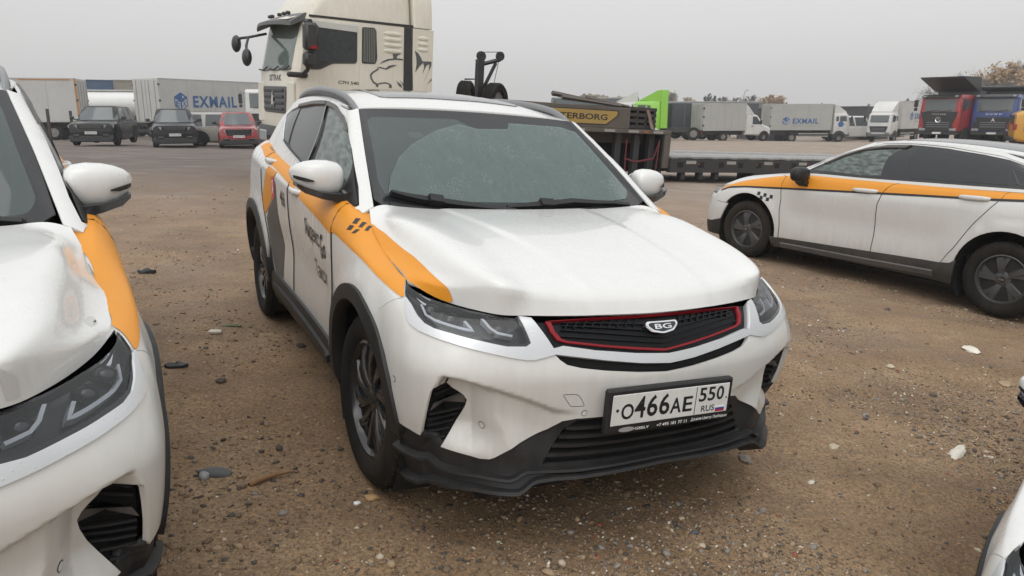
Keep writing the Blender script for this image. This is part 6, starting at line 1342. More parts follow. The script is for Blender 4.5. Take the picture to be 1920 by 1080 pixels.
# white tank between the two trailers
t = empty('tank_trailer', place(-29.5, 60, None, -1.35), label='white tank trailer between the orange railed trailer and the lettered one', cat='trailer')
b = MB(); b.loft([[(x, 1.25*k*math.cos(a), 2.35+1.15*k*math.sin(a)) for a in np.linspace(0, 2*PI, 21)[:-1]] for x, k in ((-3, .7), (-2.9, .95), (-2.7, 1), (8.7, 1), (8.9, .95), (9, .7))]); tb_ = b.build('tank', mat('tank_white', (.62, .62, .60), .3, coat=.4), t, 40)
solid('tank_walk', BOXW, tb_, lambda b: b.box(-2.5, 8.5, -.6, .6, 3.42, 3.55)); solid('chassis', DSTEEL, t, lambda b: b.box(-2.8, 8.8, -.6, .6, .8, 1.3))
for x in (-1.5, -.2, 1.1):
    for s in (-1, 1): truck_wheel(t, x, s*1.05, .5, .36, -.2, n=18)
# stacked containers
def container(label, x, y, yaw, m, level, L=6.06, text=None, group='stacked shipping containers'):
    M = place(x, y, None, yaw); M.translation.z += level*2.6; t = empty('shipping_container', M, label=label, cat='container', group=group)
    b = MB(); n = int(L/.2); ring = []
    b.box(0, L, -1.2, 1.2, .05, 2.55)
    bd = b.build('box_body', m, t); 
    for s in (-1, 1):
        c = MB()
        for k in range(n): c.box(.1+k*.2, .2+k*.2, s*1.2-.01, s*1.215, .18, 2.42)
        tag(c.build('wall_ribs', m, t), kind='stuff')
        solid('corner_post', m, t, lambda b: b.box(-.02, .1, s*1.22-.06, s*1.22, .0, 2.59)); solid('corner_post', m, t, lambda b: b.box(L-.1, L+.02, s*1.22-.06, s*1.22, .0, 2.59))
        solid('top_beam', m, t, lambda b: b.box(0, L, s*1.22-.06, s*1.22, 2.50, 2.59))
        d = solid('end_door', m, t, lambda b: b.box(-.03, 0, s*.6-.56, s*.6+.56, .1, 2.5)); solid('lock_rod', STEEL, d, lambda b: (b.tube([(-.05, s*.4, .1), (-.05, s*.4, 2.5)], .025, 6), b.tube([(-.05, s*.9, .1), (-.05, s*.9, 2.5)], .025, 6)))
    return t
CB1 = mat('container_beige', (.27, .25, .21), .6, dirt=.5); CB2 = mat('container_brown', (.20, .17, .14), .6, dirt=.6); CBL = mat('container_blue', (.045, .10, .19), .5, dirt=.3)
YB = 80
for lv in (0, 1):
    w = ('lower', 'top')[lv]
    for px, m, nm in ((3, CB1, 'pale container above the left end of the orange railed trailer'), (57, CB2, 'grey container left of the brown topped stack'), (104, CB2, 'brown container between the grey stack and the blue one'), (174, CBL, 'blue shipping container above the white tank'), (227, CB1, 'pale container between the blue one and the lettered trailer')):
        X = (px-945)/1407*YB; o = container(nm+(', lower one of its stack' if lv == 0 else ''), X, YB, 1.92+(.15 if px == 174 else 0), m, lv)
        if m is CBL and lv: lettering('container_mark', 'LINE', WHT, o, (-.06, .9, 1.9), (0, -1, 0), (0, 0, 1), 1.2, .25, bold=.02)
# ---------------------------------------------------------------- cab-over lorries
def cab_over(t, m, Wd=2.2, z0=.55, z1=2.55, L=1.7, rake=.18, band=None, grille_m=None, mirrors=True, name_text=None, visor=False):
    """cab with its front face at x=0"""
    hw = Wd/2; zb = z0+(z1-z0)*.52; b = MB(); rr = []
    for z, x1, k in ((z0, -.02, .96), (z0+.15, .02, 1), (zb, .0, 1), (z1-.18, -rake, .97), (z1, -rake-.22, .90)): rr.append([(x, y, z) for x, y in rrect(-L, x1, -hw*k, hw*k, .16)])
    b.loft(rr); c = b.build('cab', m, t, 35)
    ys = np.linspace(-hw*.90, hw*.90, 9); f = lambda z: (0 if z <= zb else -rake*(z-zb)/(z1-.18-zb))
    b = MB(); b.loft([[(f(z)+.018-max(0, abs(y)-hw*.72)**1.5*.5, y, z) for y in ys] for z in (zb+.04, (zb+z1)/2, z1-.26)], cap=False, closed=False); b.build('windscreen', mat('far_windscreen', (.085, .10, .10), .12, coat=.5), c, 60)
    solid('wiper', CABBLK, c, lambda b: (b.tube([(.04, -hw*.6, zb+.05), (.03, -.1, zb+.12)], .015, 5), b.tube([(.04, 0, zb+.05), (.03, hw*.6, zb+.12)], .015, 5)))
    for s in (-1, 1):
        side_plate('side_window', mat('far_glass', (.07, .08, .085), .12, coat=.4), c, rounded([(-.32,zb+.02),(-1.02,zb+.06),(-1.02,z1-.30),(-.42,z1-.30)], .05), s*(hw*.985+.003), s*.006)
        side_plate('rear_window', mat('far_glass'), c, rounded([(-1.14,zb+.08),(-1.40,zb+.08),(-1.40,z1-.32),(-1.14,z1-.32)], .04), s*(hw*.985+.003), s*.006)
        solid('door_seam', CABBLK, c, lambda b: b.tube([(x, s*(hw*1.0+.002), z) for x, z in ((-.18,z0+.3),(-.2,zb),(-.34,z1-.24),(-1.08,z1-.24),(-1.08,z0+.4))], .008, 4))
        solid('headlight', mat('far_headlight'), c, lambda b: b.box(-.02, .05, s*hw*.74-.2, s*hw*.74+.2, z0+.0, z0+.18, .03))
        side_plate('wheel_arch', CABBLK, c, arc(-1.0, .48, .62, -8, 188, 14), s*(hw-.005), s*.012)
        if mirrors:
            a = solid('mirror_arm', CABBLK, t, lambda b: b.tube([(-.15, s*hw*.95, z1-.25), (.02, s*(hw+.22), z1-.22), (.0, s*(hw+.24), zb+.1)], .025, 5)); solid('mirror', CABBLK, a, lambda b: (b.box(-.06, .05, s*(hw+.24)-.12, s*(hw+.24)+.12, zb+.32, z1-.3, .03), b.box(-.06, .05, s*(hw+.24)-.1, s*(hw+.24)+.1, zb+.08, zb+.27, .03)))
    solid('bumper', grille_m or CABGREY, t, lambda b: b.loft([[(x, y, z) for x, y in rrect(-.5, .04, -hw*.98, hw*.98, .12)] for z in (z0-.22, z0-.01)]))
    gm = grille_m or CABBLK; g = front_plate('grille', gm, c, rounded([(-hw*.62,z0+.16),(hw*.62,z0+.16),(hw*.78,zb-.30),(-hw*.78,zb-.30)], .06), .0, .04, .012)
    for k in range(3): solid('grille_bar', mat('far_trim', (.3, .31, .32), .35, .5), g, lambda b: b.box(.03, .055, -hw*.55, hw*.55, z0+.25+.13*k, z0+.275+.13*k))
    return c, zb
def box_lorry(name, label, M, cabm, boxm, Lbox=7.0, zbox=(1.15, 3.55), cab=dict(), gap=.25, fair=True, logo=None, group=None, cat='lorry', wheels=(-1.0, -5.6)):
    t = empty(name, M, label=label, cat=cat, group=group); c, zb = cab_over(t, cabm, **cab); Lc = cab.get('L', 1.7)
    bd = box_body(t, -Lc-gap-Lbox, -Lc-gap, 2.5, *zbox, boxm, 5); hw = cab.get('Wd', 2.2)/2
    if fair: b = MB(); z = cab.get('z1', 2.55); b.loft([[(-Lc+.05, y*hw*.9, z-.04), (-Lc+.05, y*hw*.9, zbox[1]-.05), (-Lc+.45, y*hw*.9, zbox[1]-.22), (-.38, y*hw*.85, z+.12), (-.34, y*hw*.85, z-.05)] for y in (-1, -.9, .9, 1)]); b.build('roof_spoiler', cabm, t, 30)
    solid('chassis', DSTEEL, t, lambda b: (b.box(-Lc-gap-Lbox, -.3, -.45, -.3, .62, 1.145), b.box(-Lc-gap-Lbox, -.3, .3, .45, .62, 1.145), b.box(-3.2, -2.2, .5, 1.1, .45, 1.0, .03)))
    for s in (-1, 1):
        solid('side_guard', mat('guard_alloy', (.35, .35, .34), .5, .3, dirt=.4), t, lambda b: (b.box(-5.0, -2.1, s*1.16, s*1.2, .52, .62), b.box(-5.0, -2.1, s*1.16, s*1.2, .76, .86)))
        for x in wheels: truck_wheel(t, x, s*.98, .44, .28 if x > -2 else .42, .4 if x > -2 else -.3, n=20)
    return t, c, bd
CABW = mat('cab_white', (.58, .58, .565), .35, coat=.4, dirt=.3)
BOXGW = mat('box_greywhite', (.36, .36, .34), .5, dirt=.25, dcol=(.2, .18, .14))
def yawdir(deg): return math.radians(deg)
t, c, bd = box_lorry('box_lorry', 'grey white box lorry with blue carrier lettering facing right', place(32.5, 75.0, None, 1.60), CABW, BOXGW, 6.0, (1.15, 3.6), dict(Wd=2.2, z0=.75, z1=2.75, L=1.6), logo=True, group='lettered box lorries')  # positions of these right-hand far vehicles were worked out from image pixels
ex_logo(bd, -1.262, -6.7, 1.75, .50, -1)
side_plate('door_mark', EXB, c, [(-.9+.3*math.cos(a), 1.7+.3*math.sin(a)) for a in np.linspace(0, 2*PI, 7)[:-1]], -1.105, -.006)
t, c, bd = box_lorry('box_lorry', 'white box lorry facing the camera left of the red tipper', place(33.9, 71.0, None, -.86), CABW, BOXW, 7.5, (1.2, 3.75), dict(Wd=2.2, z0=.75, z1=2.7, L=1.6), group='lettered box lorries')
ex_logo(bd, 1.262, -3.6, 2.1, .50, 1)
t, c, bd = None, None, None
# small white box van, nose to the right, rear doors towards us
def bonnet_van(label, M):
    t = empty('box_van', M, label=label, cat='van'); b = MB()
    prof = [(0,.55),(.03,.95),(-.15,1.12),(-.62,1.28),(-1.15,1.98),(-1.45,2.1),(-2.2,2.1),(-2.2,.5),(-.3,.42)]
    b.prism(prof, 'y', -.98, .98, .10); c = b.build('cab', CABW, t, 40)
    for s in (-1, 1):
        side_plate('side_window', mat('far_glass'), c, rounded([(-.86,1.33),(-1.62,1.33),(-1.62,1.92),(-1.28,1.92)], .05), s*.983, s*.006)
        side_plate('wheel_arch', CABBLK, c, arc(-.55, .38, .45, -10, 190, 14), s*.975, s*.012)
        solid('headlight', mat('far_headlight'), c, lambda b: b.box(-.12, .03, s*.72-.16, s*.72+.16, .78, 1.0, .03)); solid('mirror', CABBLK, c, lambda b: b.box(-1.0, -.88, s*1.0, s*1.2, 1.35, 1.65, .03)); solid('door_handle', CABBLK, c, lambda b: b.box(-1.7, -1.5, s*.985-.01, s*.985+.02, 1.15, 1.2))
        for x in (-.55, -4.1): truck_wheel(t, x, s*.88, .37, .24 if x > -2 else .36, .4 if x > -2 else -.3, n=18)
    b = MB(); b.loft([[(-.69, y, 1.34), (-1.17, y, 1.96), (-1.19, y, 1.96), (-.72, y, 1.34)] for y in (-.82, .82)]); b.build('windscreen', mat('far_windscreen'), c)
    solid('grille', CABBLK, c, lambda b: b.box(0, .05, -.5, .5, .68, .9, .02)); solid('bumper', CABGREY, c, lambda b: b.box(-.3, .06, -.98, .98, .38, .60, .05))
    b = MB(); b.loft([[(-2.25, y, 2.05), (-2.25, y, 2.88), (-2.05, y, 2.75), (-1.5, y, 2.12)] for y in (-.95, .95)]); b.build('roof_spoiler', CABW, t)
    bd = box_body(t, -5.9, -2.27, 2.1, .85, 2.95, BOXGW, 6); solid('chassis', DSTEEL, t, lambda b: (b.box(-5.9, -1.5, -.5, .5, .5, .845), b.box(-5.92, -5.85, -.9, .9, .42, .56)))
    for s in (-1, 1): solid('tail_lamp', mat('tail_lamp_red'), t, lambda b: b.box(-5.94, -5.9, s*.85-.1, s*.85+.1, .6, .75))
    return t
bonnet_van('small white box van with double rear doors, nose to the right', place(20.35, 62, None, 1.80))
# dark trailers, containers and the lime lorry at the middle distance
t_, b_ = trailer('semi_trailer', 'dark curtain trailer left of the small white box van', place(12.6, 63.5, None, 1.85), 8.0, BOXG, 2.9, .95, rail=BOXG, seams=7)
t_, b_ = trailer('semi_trailer', 'long grey roofed trailer behind the dark curtain trailer', place(16.2, 84, None, 1.60), 10.6, mat('box_mid', (.16, .165, .17), .5), 3.8, 1.1, seams=8)
t_, b_ = trailer('semi_trailer', 'blue grey trailer roof rising behind the trailer neck', place(3.7, 70, None, 1.62), 7.6, mat('box_bluegrey', (.10, .12, .13), .5), 3.55, 1.1, seams=5)
CEX = mat('container_navy', (.045, .05, .06), .55, dirt=.6, dcol=(.14, .11, .09))
o = container('dark lettered container between the small van and the grey white box lorry', 25.0, 81.5, .35, CEX, 0, 6.06, group=None); o.scale = (1, 1, 1.22)
lettering('container_letters', 'EXMAIL', WHT, o, (-.065, -.75, 2.05), (0, 1, 0), (0, 0, 1), 1.7, .28, bold=.03)
for k, s in enumerate(('EXPRESS', '& LOGISTICS')): lettering('container_letters', s, EXG, o, (-.065, -.9, 1.65-.3*k), (0, 1, 0), (0, 0, 1), 1.5, .16)
o = container('dark open container standing behind the grey white box lorry cab', 36.4, 85.5, .25, mat('container_dark', (.06, .066, .072), .6, dirt=.3), 0, 6.06, group=None); o.scale = (1, 1.15, 1.30)
# white panel van
t = simple_car('panel_van', 'white panel van between the two lettered box lorries', place(37.2, 79, None, 1.75), CABW, 5.6, 2.0, 2.35, 1.25, .9, seg='van', cat='van', plate='')
# lime lorry
LIME = mat('lime_paint', (.22, .50, .035), .4, coat=.3)
t = empty('lime_lorry', place(9.7, 62.0, None, -1.75), label='lime green lorry cab with a pale roof spoiler left of the dark trailer', cat='lorry'); c, zb = cab_over(t, LIME, Wd=2.45, z0=.75, z1=3.0, L=2.2)
b = MB(); b.loft([[(-2.2, y*1.15, 2.95), (-2.2, y*1.15, 3.85), (-1.9, y*1.15, 3.8), (-.5, y*1.0, 3.05)] for y in (-1, 1)]); b.build('roof_spoiler', LIME, t, 30)
b = MB(); b.loft([[(-1.95, y*.85, 3.62), (-1.9, y*.85, 3.83), (-.55, y*.75, 3.12), (-.6, y*.75, 2.98)] for y in (-1, 1)]); b.build('spoiler_top', CABW, t, 30)
solid('side_fairing', LIME, t, lambda b: b.box(-2.75, -2.2, -1.2, 1.2, .9, 3.85, .03)); solid('chassis', DSTEEL, t, lambda b: b.box(-6, -.4, -.5, .5, .6, .95))
for x in (-1.2, -4.8):
    for s in (-1, 1): truck_wheel(t, x, s*1.0, .5, .32, .3, n=18)
t = empty('white_lorry', place(8.1, 63.5, None, -1.75), label='white lorry roof just left of the lime green cab', cat='lorry'); c, zb = cab_over(t, CABW, Wd=2.45, z0=.75, z1=2.95, L=2.2)
b = MB(); b.loft([[(-2.2, y*1.1, 2.9), (-2.2, y*1.1, 3.75), (-1.9, y*1.1, 3.7), (-.5, y*1.0, 3.0)] for y in (-1, 1)]); b.build('roof_spoiler', CABW, t, 30)
for s in (-1, 1): truck_wheel(t, -1.2, s*1.0, .5, .32, .3, n=18)
simple_car('parked_car', 'white car bonnet showing below the lime green cab', place(9.7, 54, None, .3), CABW, 4.4, 1.8, 1.5, .95, 1.1, plate='', seg='suv')
# tippers
def tipper(label, M, m, front_m, canopy=True, name_text=None, emblem='ring', bed=True):
    t = empty('tipper_lorry', M, label=label, cat='lorry', group=None); c, zb = cab_over(t, m, Wd=2.45, z0=.85, z1=3.05, L=2.0, rake=.1, grille_m=front_m)
    hw = 1.225
    front_plate('front_mask', front_m, c, rounded([(-1.0,.85),(1.0,.85),(.85,1.2),(1.12,zb+.02),(-1.12,zb+.02),(-.85,1.2)] if canopy else [(-1.05,.9),(1.05,.9),(1.05,1.45),(-1.05,1.45)], .05), .0, .035, .012)
    if name_text: lettering('cab_letters', name_text, CHROME, c, (.045, -.42, zb-.17), (0, 1, 0), (0, 0, 1), .85, .10, bold=.03, space=1.5)
    if emblem == 'ring':
        solid('emblem', CHROME, c, lambda b: b.lathe([(.13, .04), (.17, .06), (.17, .03), (.13, .03)], 20, (0, 0, zb-.45), 'x', True)); lettering('emblem_letter', 'S', CHROME, c, (.05, -.05, zb-.53), (0, 1, 0), (0, 0, 1), .1, .16, bold=.03)
    else: solid('emblem', CHROME, c, lambda b: b.prism([(-.13,zb-.62),(0,zb-.32),(.13,zb-.62),(.04,zb-.52),(-.04,zb-.52)], 'x', .05, .07))
    b = MB(); b.loft([[(-.12, y, 3.06), (.16-.1*(y/1.1)**2, y, 2.92), (.16-.1*(y/1.1)**2, y, 2.86), (-.14, y, 2.93)] for y in np.linspace(-1.12, 1.12, 7)]); b.build('sun_visor', CABBLK, t, 30)
    for s in (-1, 1): solid('visor_lamp', mat('far_headlight'), t, lambda b: b.box(.02, .1, s*.95-.1, s*.95+.1, 2.9, 3.0, .02))
    solid('number_plate', mat('plate_white'), t, lambda b: b.box(.05, .065, -.26, .26, .68, .79))
    if bed:
        solid('tipper_body', CABGREY, t, lambda b: b.loft([[(-2.3, -1.15*k, z), (-2.3, 1.15*k, z), (-8.2, 1.15*k, z), (-8.2, -1.15*k, z)] for z, k in ((1.35, .85), (3.3, 1.1))]))
        for k in range(6):
            for s in (-1, 1): solid('body_rib', CABGREY, t, lambda b: b.loft([[(-3-.9*k, s*.98, 1.35), (-2.88-.9*k, s*.98, 1.35), (-2.88-.9*k, s*1.04, 1.35), (-3-.9*k, s*1.04, 1.35)], [(-3-.9*k, s*1.26, 3.3), (-2.88-.9*k, s*1.26, 3.3), (-2.88-.9*k, s*1.33, 3.3), (-3-.9*k, s*1.33, 3.3)]]))
        solid('canopy', CABBLK, t, lambda b: b.loft([[(.15, y, 4.05), (.15, y, 4.12), (-2.2, y*1.0, 4.12), (-2.3, y, 3.28), (-2.0, y, 3.28)] for y in (-1.3, 1.3)]) if canopy else b.loft([[(-1.6, y, 3.45), (-1.6, y, 3.55), (-2.3, y, 3.6), (-2.3, y, 3.25)] for y in (-1.2, 1.2)]))
    solid('chassis', DSTEEL, t, lambda b: b.box(-8.2, -.4, -.5, .5, .65, 1.3))
    for x in (-1.3, -3.2, -5.8, -7.1):
        for s in (-1, 1): truck_wheel(t, x, s*1.0, .54, .34 if x > -4 else .5, .4 if x > -4 else -.3, n=18)
    return t
REDC = mat('red_cab', (.30, .016, .022), .35, coat=.4, dirt=.25); BLUC = mat('blue_cab', (.025, .055, .21), .35, coat=.4, dirt=.2)
tipper('red tipper lorry with a black visor and a wide dark canopy', place(26.6, 48.0, None, -.93), REDC, CABBLK, True, 'SHACMAN')
tipper('blue tipper lorry with a black visor between the red one and the yellow van', place(29.4, 47.0, None, -.74), BLUC, CABBLK, False, 'HOWO', 'tri')
# yellow van, its tail towards us
YEL = mat('yellow_paint', (.55, .27, .025), .35, coat=.4, dirt=.2)
t = empty('yellow_van', place(33.0, 42.4, None, 1.15), label='yellow van with red tail lamp at the right edge behind the sedan roof', cat='van'); b = MB()
b.loft([[(x, y, z) for y, z in rrect(-w, w, z0, z1, .22)] for x, w, z0, z1 in ((-4.6, .82, .75, 1.55), (-4.55, .92, .5, 1.95), (-4.2, .97, .38, 2.12), (-3, .98, .35, 2.18), (-1.2, .98, .35, 2.15), (-.3, .95, .4, 1.2), (0, .85, .5, 1.0))]); b.build('body', YEL, t, 40)
for s in (-1, 1):
    solid('tail_lamp', mat('tail_lamp_red'), t, lambda b: b.box(-4.66, -4.45, s*.84-.1, s*.84+.12, 1.05, 1.4, .03)); solid('lamp_white', mat('far_headlight'), t, lambda b: b.box(-4.675, -4.5, s*.84-.06, s*.84+.06, 1.2, 1.28))
    side_plate('side_window', mat('far_glass'), t, rounded([(-2.3,1.35),(-3.8,1.35),(-3.7,1.9),(-2.3,1.95)], .06), s*.965, s*.03)
    side_plate('purple_block', mat('decal_purple', (.10, .04, .22), .5), t, rounded([(-4.15,1.0),(-2.6,1.0),(-2.6,1.3),(-4.15,1.3)], .03), s*.975, s*.012)
    lettering('van_letters', '«О', BLK, t, (-4.1 if s > 0 else -3.5, s*.99, 1.72), (1 if s < 0 else -1, 0, 0), (0, 0, 1), .5, .25, bold=.03)
    for x in (-.85, -3.7): truck_wheel(t, x, s*.86, .34, .24, .4, n=18)
solid('rear_glass', mat('far_glass'), t, lambda b: b.prism(rounded([(-.65,1.35),(.65,1.35),(.6,1.88),(-.6,1.88)], .08), 'x', -4.60, -4.45)); solid('bumper', CABBLK, t, lambda b: b.box(-4.7, -4.4, -.85, .85, .42, .68, .05))
# white lorry glimpsed behind the cream cab
t = empty('white_lorry', place(-16.0, 50, None, .33), label='white lorry half hidden behind the cream cab, left of it', cat='lorry'); c, zb = cab_over(t, CABW, Wd=2.45, z0=.75, z1=3.3, L=2.1)
for s in (-1, 1): truck_wheel(t, -1.2, s*1.0, .5, .32, .3, n=18)
# fence posts in front of the orange railed trailer
for i, (px, py, d, h, nm) in enumerate(((54, 264, 40, 1.75, 'rusty fence post nearest the left car, before the long white trailer'), (97, 271, 39, 1.8, 'rusty fence post in the middle of the three by the white trailer'), (139, 268, 41, 1.75, 'rusty fence post beside the first black suv'))):
    x = {54: -25.29, 97: -23.51, 139: -23.49}[px]; o = solid('fence_post', mat('rusty_post', (.06, .045, .04), .8), None, lambda b: b.box(-.06, .06, -.05, .05, -.2, h, .01)); o.location = (x, d, ground(x, d)); tag(o, nm, 'fence post', 'rusty fence posts')
# ---------------------------------------------------------------- trees, poles
BARK = mat('bark', (.075, .062, .052), .9); LEAFS = {'autumn': [mat('leaf_ochre', (.34, .22, .11), .8), mat('leaf_rust', (.27, .165, .085), .8)], 'pale': [mat('leaf_straw', (.34, .29, .20), .8), mat('leaf_fawn', (.27, .23, .165), .8)], 'bare': [mat('twig_grey', (.145, .13, .12), .9), mat('twig_brown', (.12, .105, .09), .9)], 'dark': [mat('needle_dark', (.045, .065, .055), .9), mat('needle_blue', (.06, .08, .075), .9)]}
def tree(label, x, y, h, wd, kind, seed, group='trees beyond the yard', z=None):
    g = random.Random(seed); M = Matrix.Translation((x, y, (ground(x, y) if z is None else z)-.1)); t = empty(('pine_tree' if kind == 'dark' else 'bare_tree' if kind == 'bare' else 'autumn_tree'), M, label=label, cat='tree', group=group)
    b = MB(); tips = []
    top = h*(.95 if kind == 'dark' else .8)
    b.tube([(g.uniform(-.1, .1)*k*wd*.2, g.uniform(-.1, .1)*k*wd*.2, top*k/5) for k in range(6)], [h*.022*(1-.16*k) for k in range(6)], 6)
    nl = 30 if kind == 'dark' else 22 if kind == 'bare' else 18
    for i in range(nl):
        f = .22+.75*i/nl; a = g.uniform(0, 2*PI); p = Vector((0, 0, top*f))
        if kind == 'dark': ln = wd*.5*(1.05-f); d = Vector((math.cos(a), math.sin(a), -.15))
        else: ln = (wd*.55*math.sin(PI*min(1, .25+f*.72))**.8)*g.uniform(.7, 1.1); d = Vector((math.cos(a)*.8, math.sin(a)*.8, .75))
        d.normalize(); q = p+d*ln; mid = p+d*ln*.5+Vector((0, 0, ln*.06)); b.tube([p, mid, q], [h*.007, h*.005, h*.002], 4); tips.append((p, q, d, ln))
        for k in range(4 if kind == 'bare' else 3):
            e = (d+Vector((g.uniform(-.7, .7), g.uniform(-.7, .7), g.uniform(-.1, .7)))).normalized(); s = p+d*ln*g.uniform(.35, .9); b.tube([s, s+e*ln*.5], [h*.003, h*.001], 3); tips.append((s, s+e*ln*.5, e, ln*.5))
    b.build('trunk', BARK, t)
    v, f, mi = [], [], []; n = {'bare': 2000, 'autumn': 2600, 'pale': 1500, 'dark': 1500}[kind]
    for i in range(n):
        p, q, d, ln = g.choice(tips); c = p+(q-p)*g.uniform(.25, 1.12)+Vector((g.gauss(0, 1), g.gauss(0, 1), g.gauss(0, .8)))*ln*.16
        if kind == 'bare': e = (d+Vector((g.uniform(-.5, .5), g.uniform(-.5, .5), g.uniform(0, .9)))).normalized(); s = g.uniform(.35, .9)*h*.06; w = h*.0065
        else: e = Vector((g.gauss(0, 1), g.gauss(0, 1), g.gauss(0, 1))).normalized(); s = g.uniform(.5, 1.4)*h*.034; w = s*.5
        o = e.orthogonal().normalized(); k = len(v); v += [tuple(c-o*w), tuple(c+o*w), tuple(c+e*s+o*w*.4), tuple(c+e*s-o*w*.4)]; f.append((k, k+1, k+2, k+3)); mi.append(0 if g.random() < .55 else 1)
    me = bpy.data.meshes.new('crown'); me.from_pydata(v, [], f); me.polygons.foreach_set('material_index', mi); link('crown', me, t, LEAFS[kind]); return t
_far = [(1093, 168, 'pale', 4.5), (1112, 170, 'pale', 5), (1133, 172, 'pale', 4), (1165, 174, 'pale', 4), (1186, 176, 'pale', 3.5), (1243, 170, 'bare', 6), (1259, 169, 'pale', 6.5), (1289, 177, 'pale', 4), (1319, 180, 'dark', 2.2), (1326, 168, 'bare', 3), (1337, 178, 'dark', 3.2), (1351, 177, 'bare', 4), (1377, 178, 'bare', 4), (1402, 175, 'bare', 5), (1436, 174, 'autumn', 4.5), (1452, 174, 'autumn', 5), (1472, 190, 'dark', 2), (1697, 183, 'dark', 2), (1717, 186, 'dark', 2)]
_nm = {'pale': 'straw coloured tree thinly leaved', 'bare': 'leafless grey tree', 'dark': 'small dark conifer', 'autumn': 'rust coloured autumn tree'}
_at = ['first from the left above the grey trailer roof', 'second from the left above the grey trailer roof', 'third from the left above the grey trailer roof', 'above the white lorry roof', 'touching the lime cab top', 'right of the lime cab', 'broad one right of the lime cab', 'alone above the dark trailer', 'left of the tall thin tree', 'tall and thin between two conifers', 'above the small white van', 'right of the bigger conifer', 'above the small white van, middle', 'beside the lamp post', 'left of a close pair', 'right of a close pair', 'above the grey white box lorry', 'left of two above the facing box lorry', 'right of two above the facing box lorry']
for i, ((px, py, kd, w), at) in enumerate(zip(_far, _at)):
    Y = 170+6*(i*7 % 5); d = Y*.974+.5; X = (px-960)/1407*d; top = 1.6+(211-py)/1407*d*1.03; z = -.6; tree(_nm[kd]+', '+at, X, Y, top-z+.1, w*d/175*1.0, kd, 40+i, z=z)
for i, (px, py, kd, w, Y, at) in enumerate([(1752, 176, 'bare', 6, 105, 'left of the tipper canopy'), (1788, 160, 'bare', 6, 112, 'behind the tipper canopy, left'), (1812, 155, 'bare', 6.5, 108, 'behind the tipper canopy, right'), (1836, 152, 'bare', 6.5, 112, 'left of the tall rust coloured tree'), (1873, 130, 'autumn', 7, 110, 'tallest at the right'), (1905, 122, 'autumn', 8, 118, 'at the right edge'), (1935, 120, 'bare', 8, 115, 'just outside the right edge'), (1855, 160, 'bare', 6, 104, 'in front of the tall rust coloured tree')]):
    d = Y*.974+.5; X = (px-960)/1407*d; top = 1.6+(211-py)/1407*d*1.03; tree(_nm[kd]+', '+at, X, Y, top+1.6, w*1.25, kd, 80+i, z=-.9)
b = MB(); b.tube([(0, 0, -.2), (0, 0, 5.8), (.1, 0, 6.4), (.5, 0, 6.9)], [.10, .08, .07, .06], 6); b.box(.35, 1.0, -.1, .1, 6.85, 6.97, .03)
lp = b.build('lamp_post', mat('post_grey', (.16, .16, .16), .6), None); lp.location = (50.3, 168, -.6); tag(lp, 'thin grey lamp post standing among the far bare trees', 'lamp post')
# far scrub added to cover gaps along the horizon behind the vehicles
def scrub():
    g = random.Random(9); v, f = [], []
    for i in range(9000):
        x = g.uniform(-190, 190); y = 205+g.uniform(-6, 6)+abs(x)*-.1; z = -.6+abs(g.gauss(0, 1))*1.1; s = g.uniform(.4, 1.1); a = g.uniform(0, PI); k = len(v); c, q = math.cos(a)*s*.5, math.sin(a)*s*.5
        v += [(x-c, y-q, z), (x+c, y+q, z), (x+c*.5, y+q*.5, z+s), (x-c*.6, y-q*.6, z+s*.9)]; f.append((k, k+1, k+2, k+3))
    me = bpy.data.meshes.new('scrub'); me.from_pydata(v, [], f); tag(link('scrub', me, None, mat('scrub_brown', (.17, .15, .12), .9)), kind='stuff')
scrub()
# ---------------------------------------------------------------- litter and stones lying about
def rock(name, label, x, y, s, m, seed, sz=(1, .7, .4), cat='stone', group=None, top=None):
    g = random.Random(seed); b = MB(); n, k = 9, 5; rings = []
    for i in range(k+1):
        a = -PI/2+PI*i/k; rings.append([(sz[0]*s*math.cos(a)*math.cos(2*PI*j/n)*g.uniform(.68, 1.2)+1e-4*j, sz[1]*s*math.cos(a)*math.sin(2*PI*j/n)*g.uniform(.68, 1.2), sz[2]*s*math.sin(a)*g.uniform(.9, 1.1)) for j in range(n)])
    b.loft(rings); o = b.build(name, m, None, 50); o.location = (x, y, ground(x, y)+float(relief(np.array([x]), np.array([y]))[0])-.012+sz[2]*s*.35); o.rotation_euler = (g.uniform(-.1, .1), g.uniform(-.1, .1), g.uniform(0, 6)); tag(o, label, cat, group); return o
def gz(x, y): return ground(x, y)+float(relief(np.array([x]), np.array([y]))[0])-.012
SLATE = mat('slate_grey', (.10, .105, .105), .7, bump=.5, bscale=40, var=.5, scale=14)
def patchsheet(name, label, x, y, pts, m, cat, h=.02, seed=1, amp=.012):
    """a thin crumpled piece with its own thickness"""
    g = random.Random(seed); n = len(pts); c = np.mean(pts, 0); v = []; f = []
    for lay in (0, 1):
        for k in (1, .6, .25):
            for p in pts: q = c+(np.array(p)-c)*k; v.append((q[0], q[1], (h if lay else 0)+g.uniform(0, amp)*(1.3-k)*(1 if lay else .2)))
    for lay in (0, 1):
        for r in (0, 1):
            for j in range(n): a = lay*3*n+r*n; q = (a+j, a+(j+1) % n, a+n+(j+1) % n, a+n+j); f.append(q)
        f.append(tuple(lay*3*n+2*n+j for j in range(n)))
    for j in range(n): f.append((j, (j+1) % n, 3*n+(j+1) % n, 3*n+j))
    me = bpy.data.meshes.new(name); me.from_pydata(v, [], f); fix_normals(me); shade(me, 50); o = link(name, me, None, m); o.location = (x, y, gz(x, y)+.002); return tag(o, label, cat)
rock('rubble_lump', 'flat grey lump of rubble with a pale worn face, left of the curved root', -1.235, 2.86, .060, SLATE, 3, (1.15, .72, .38), 'stone')
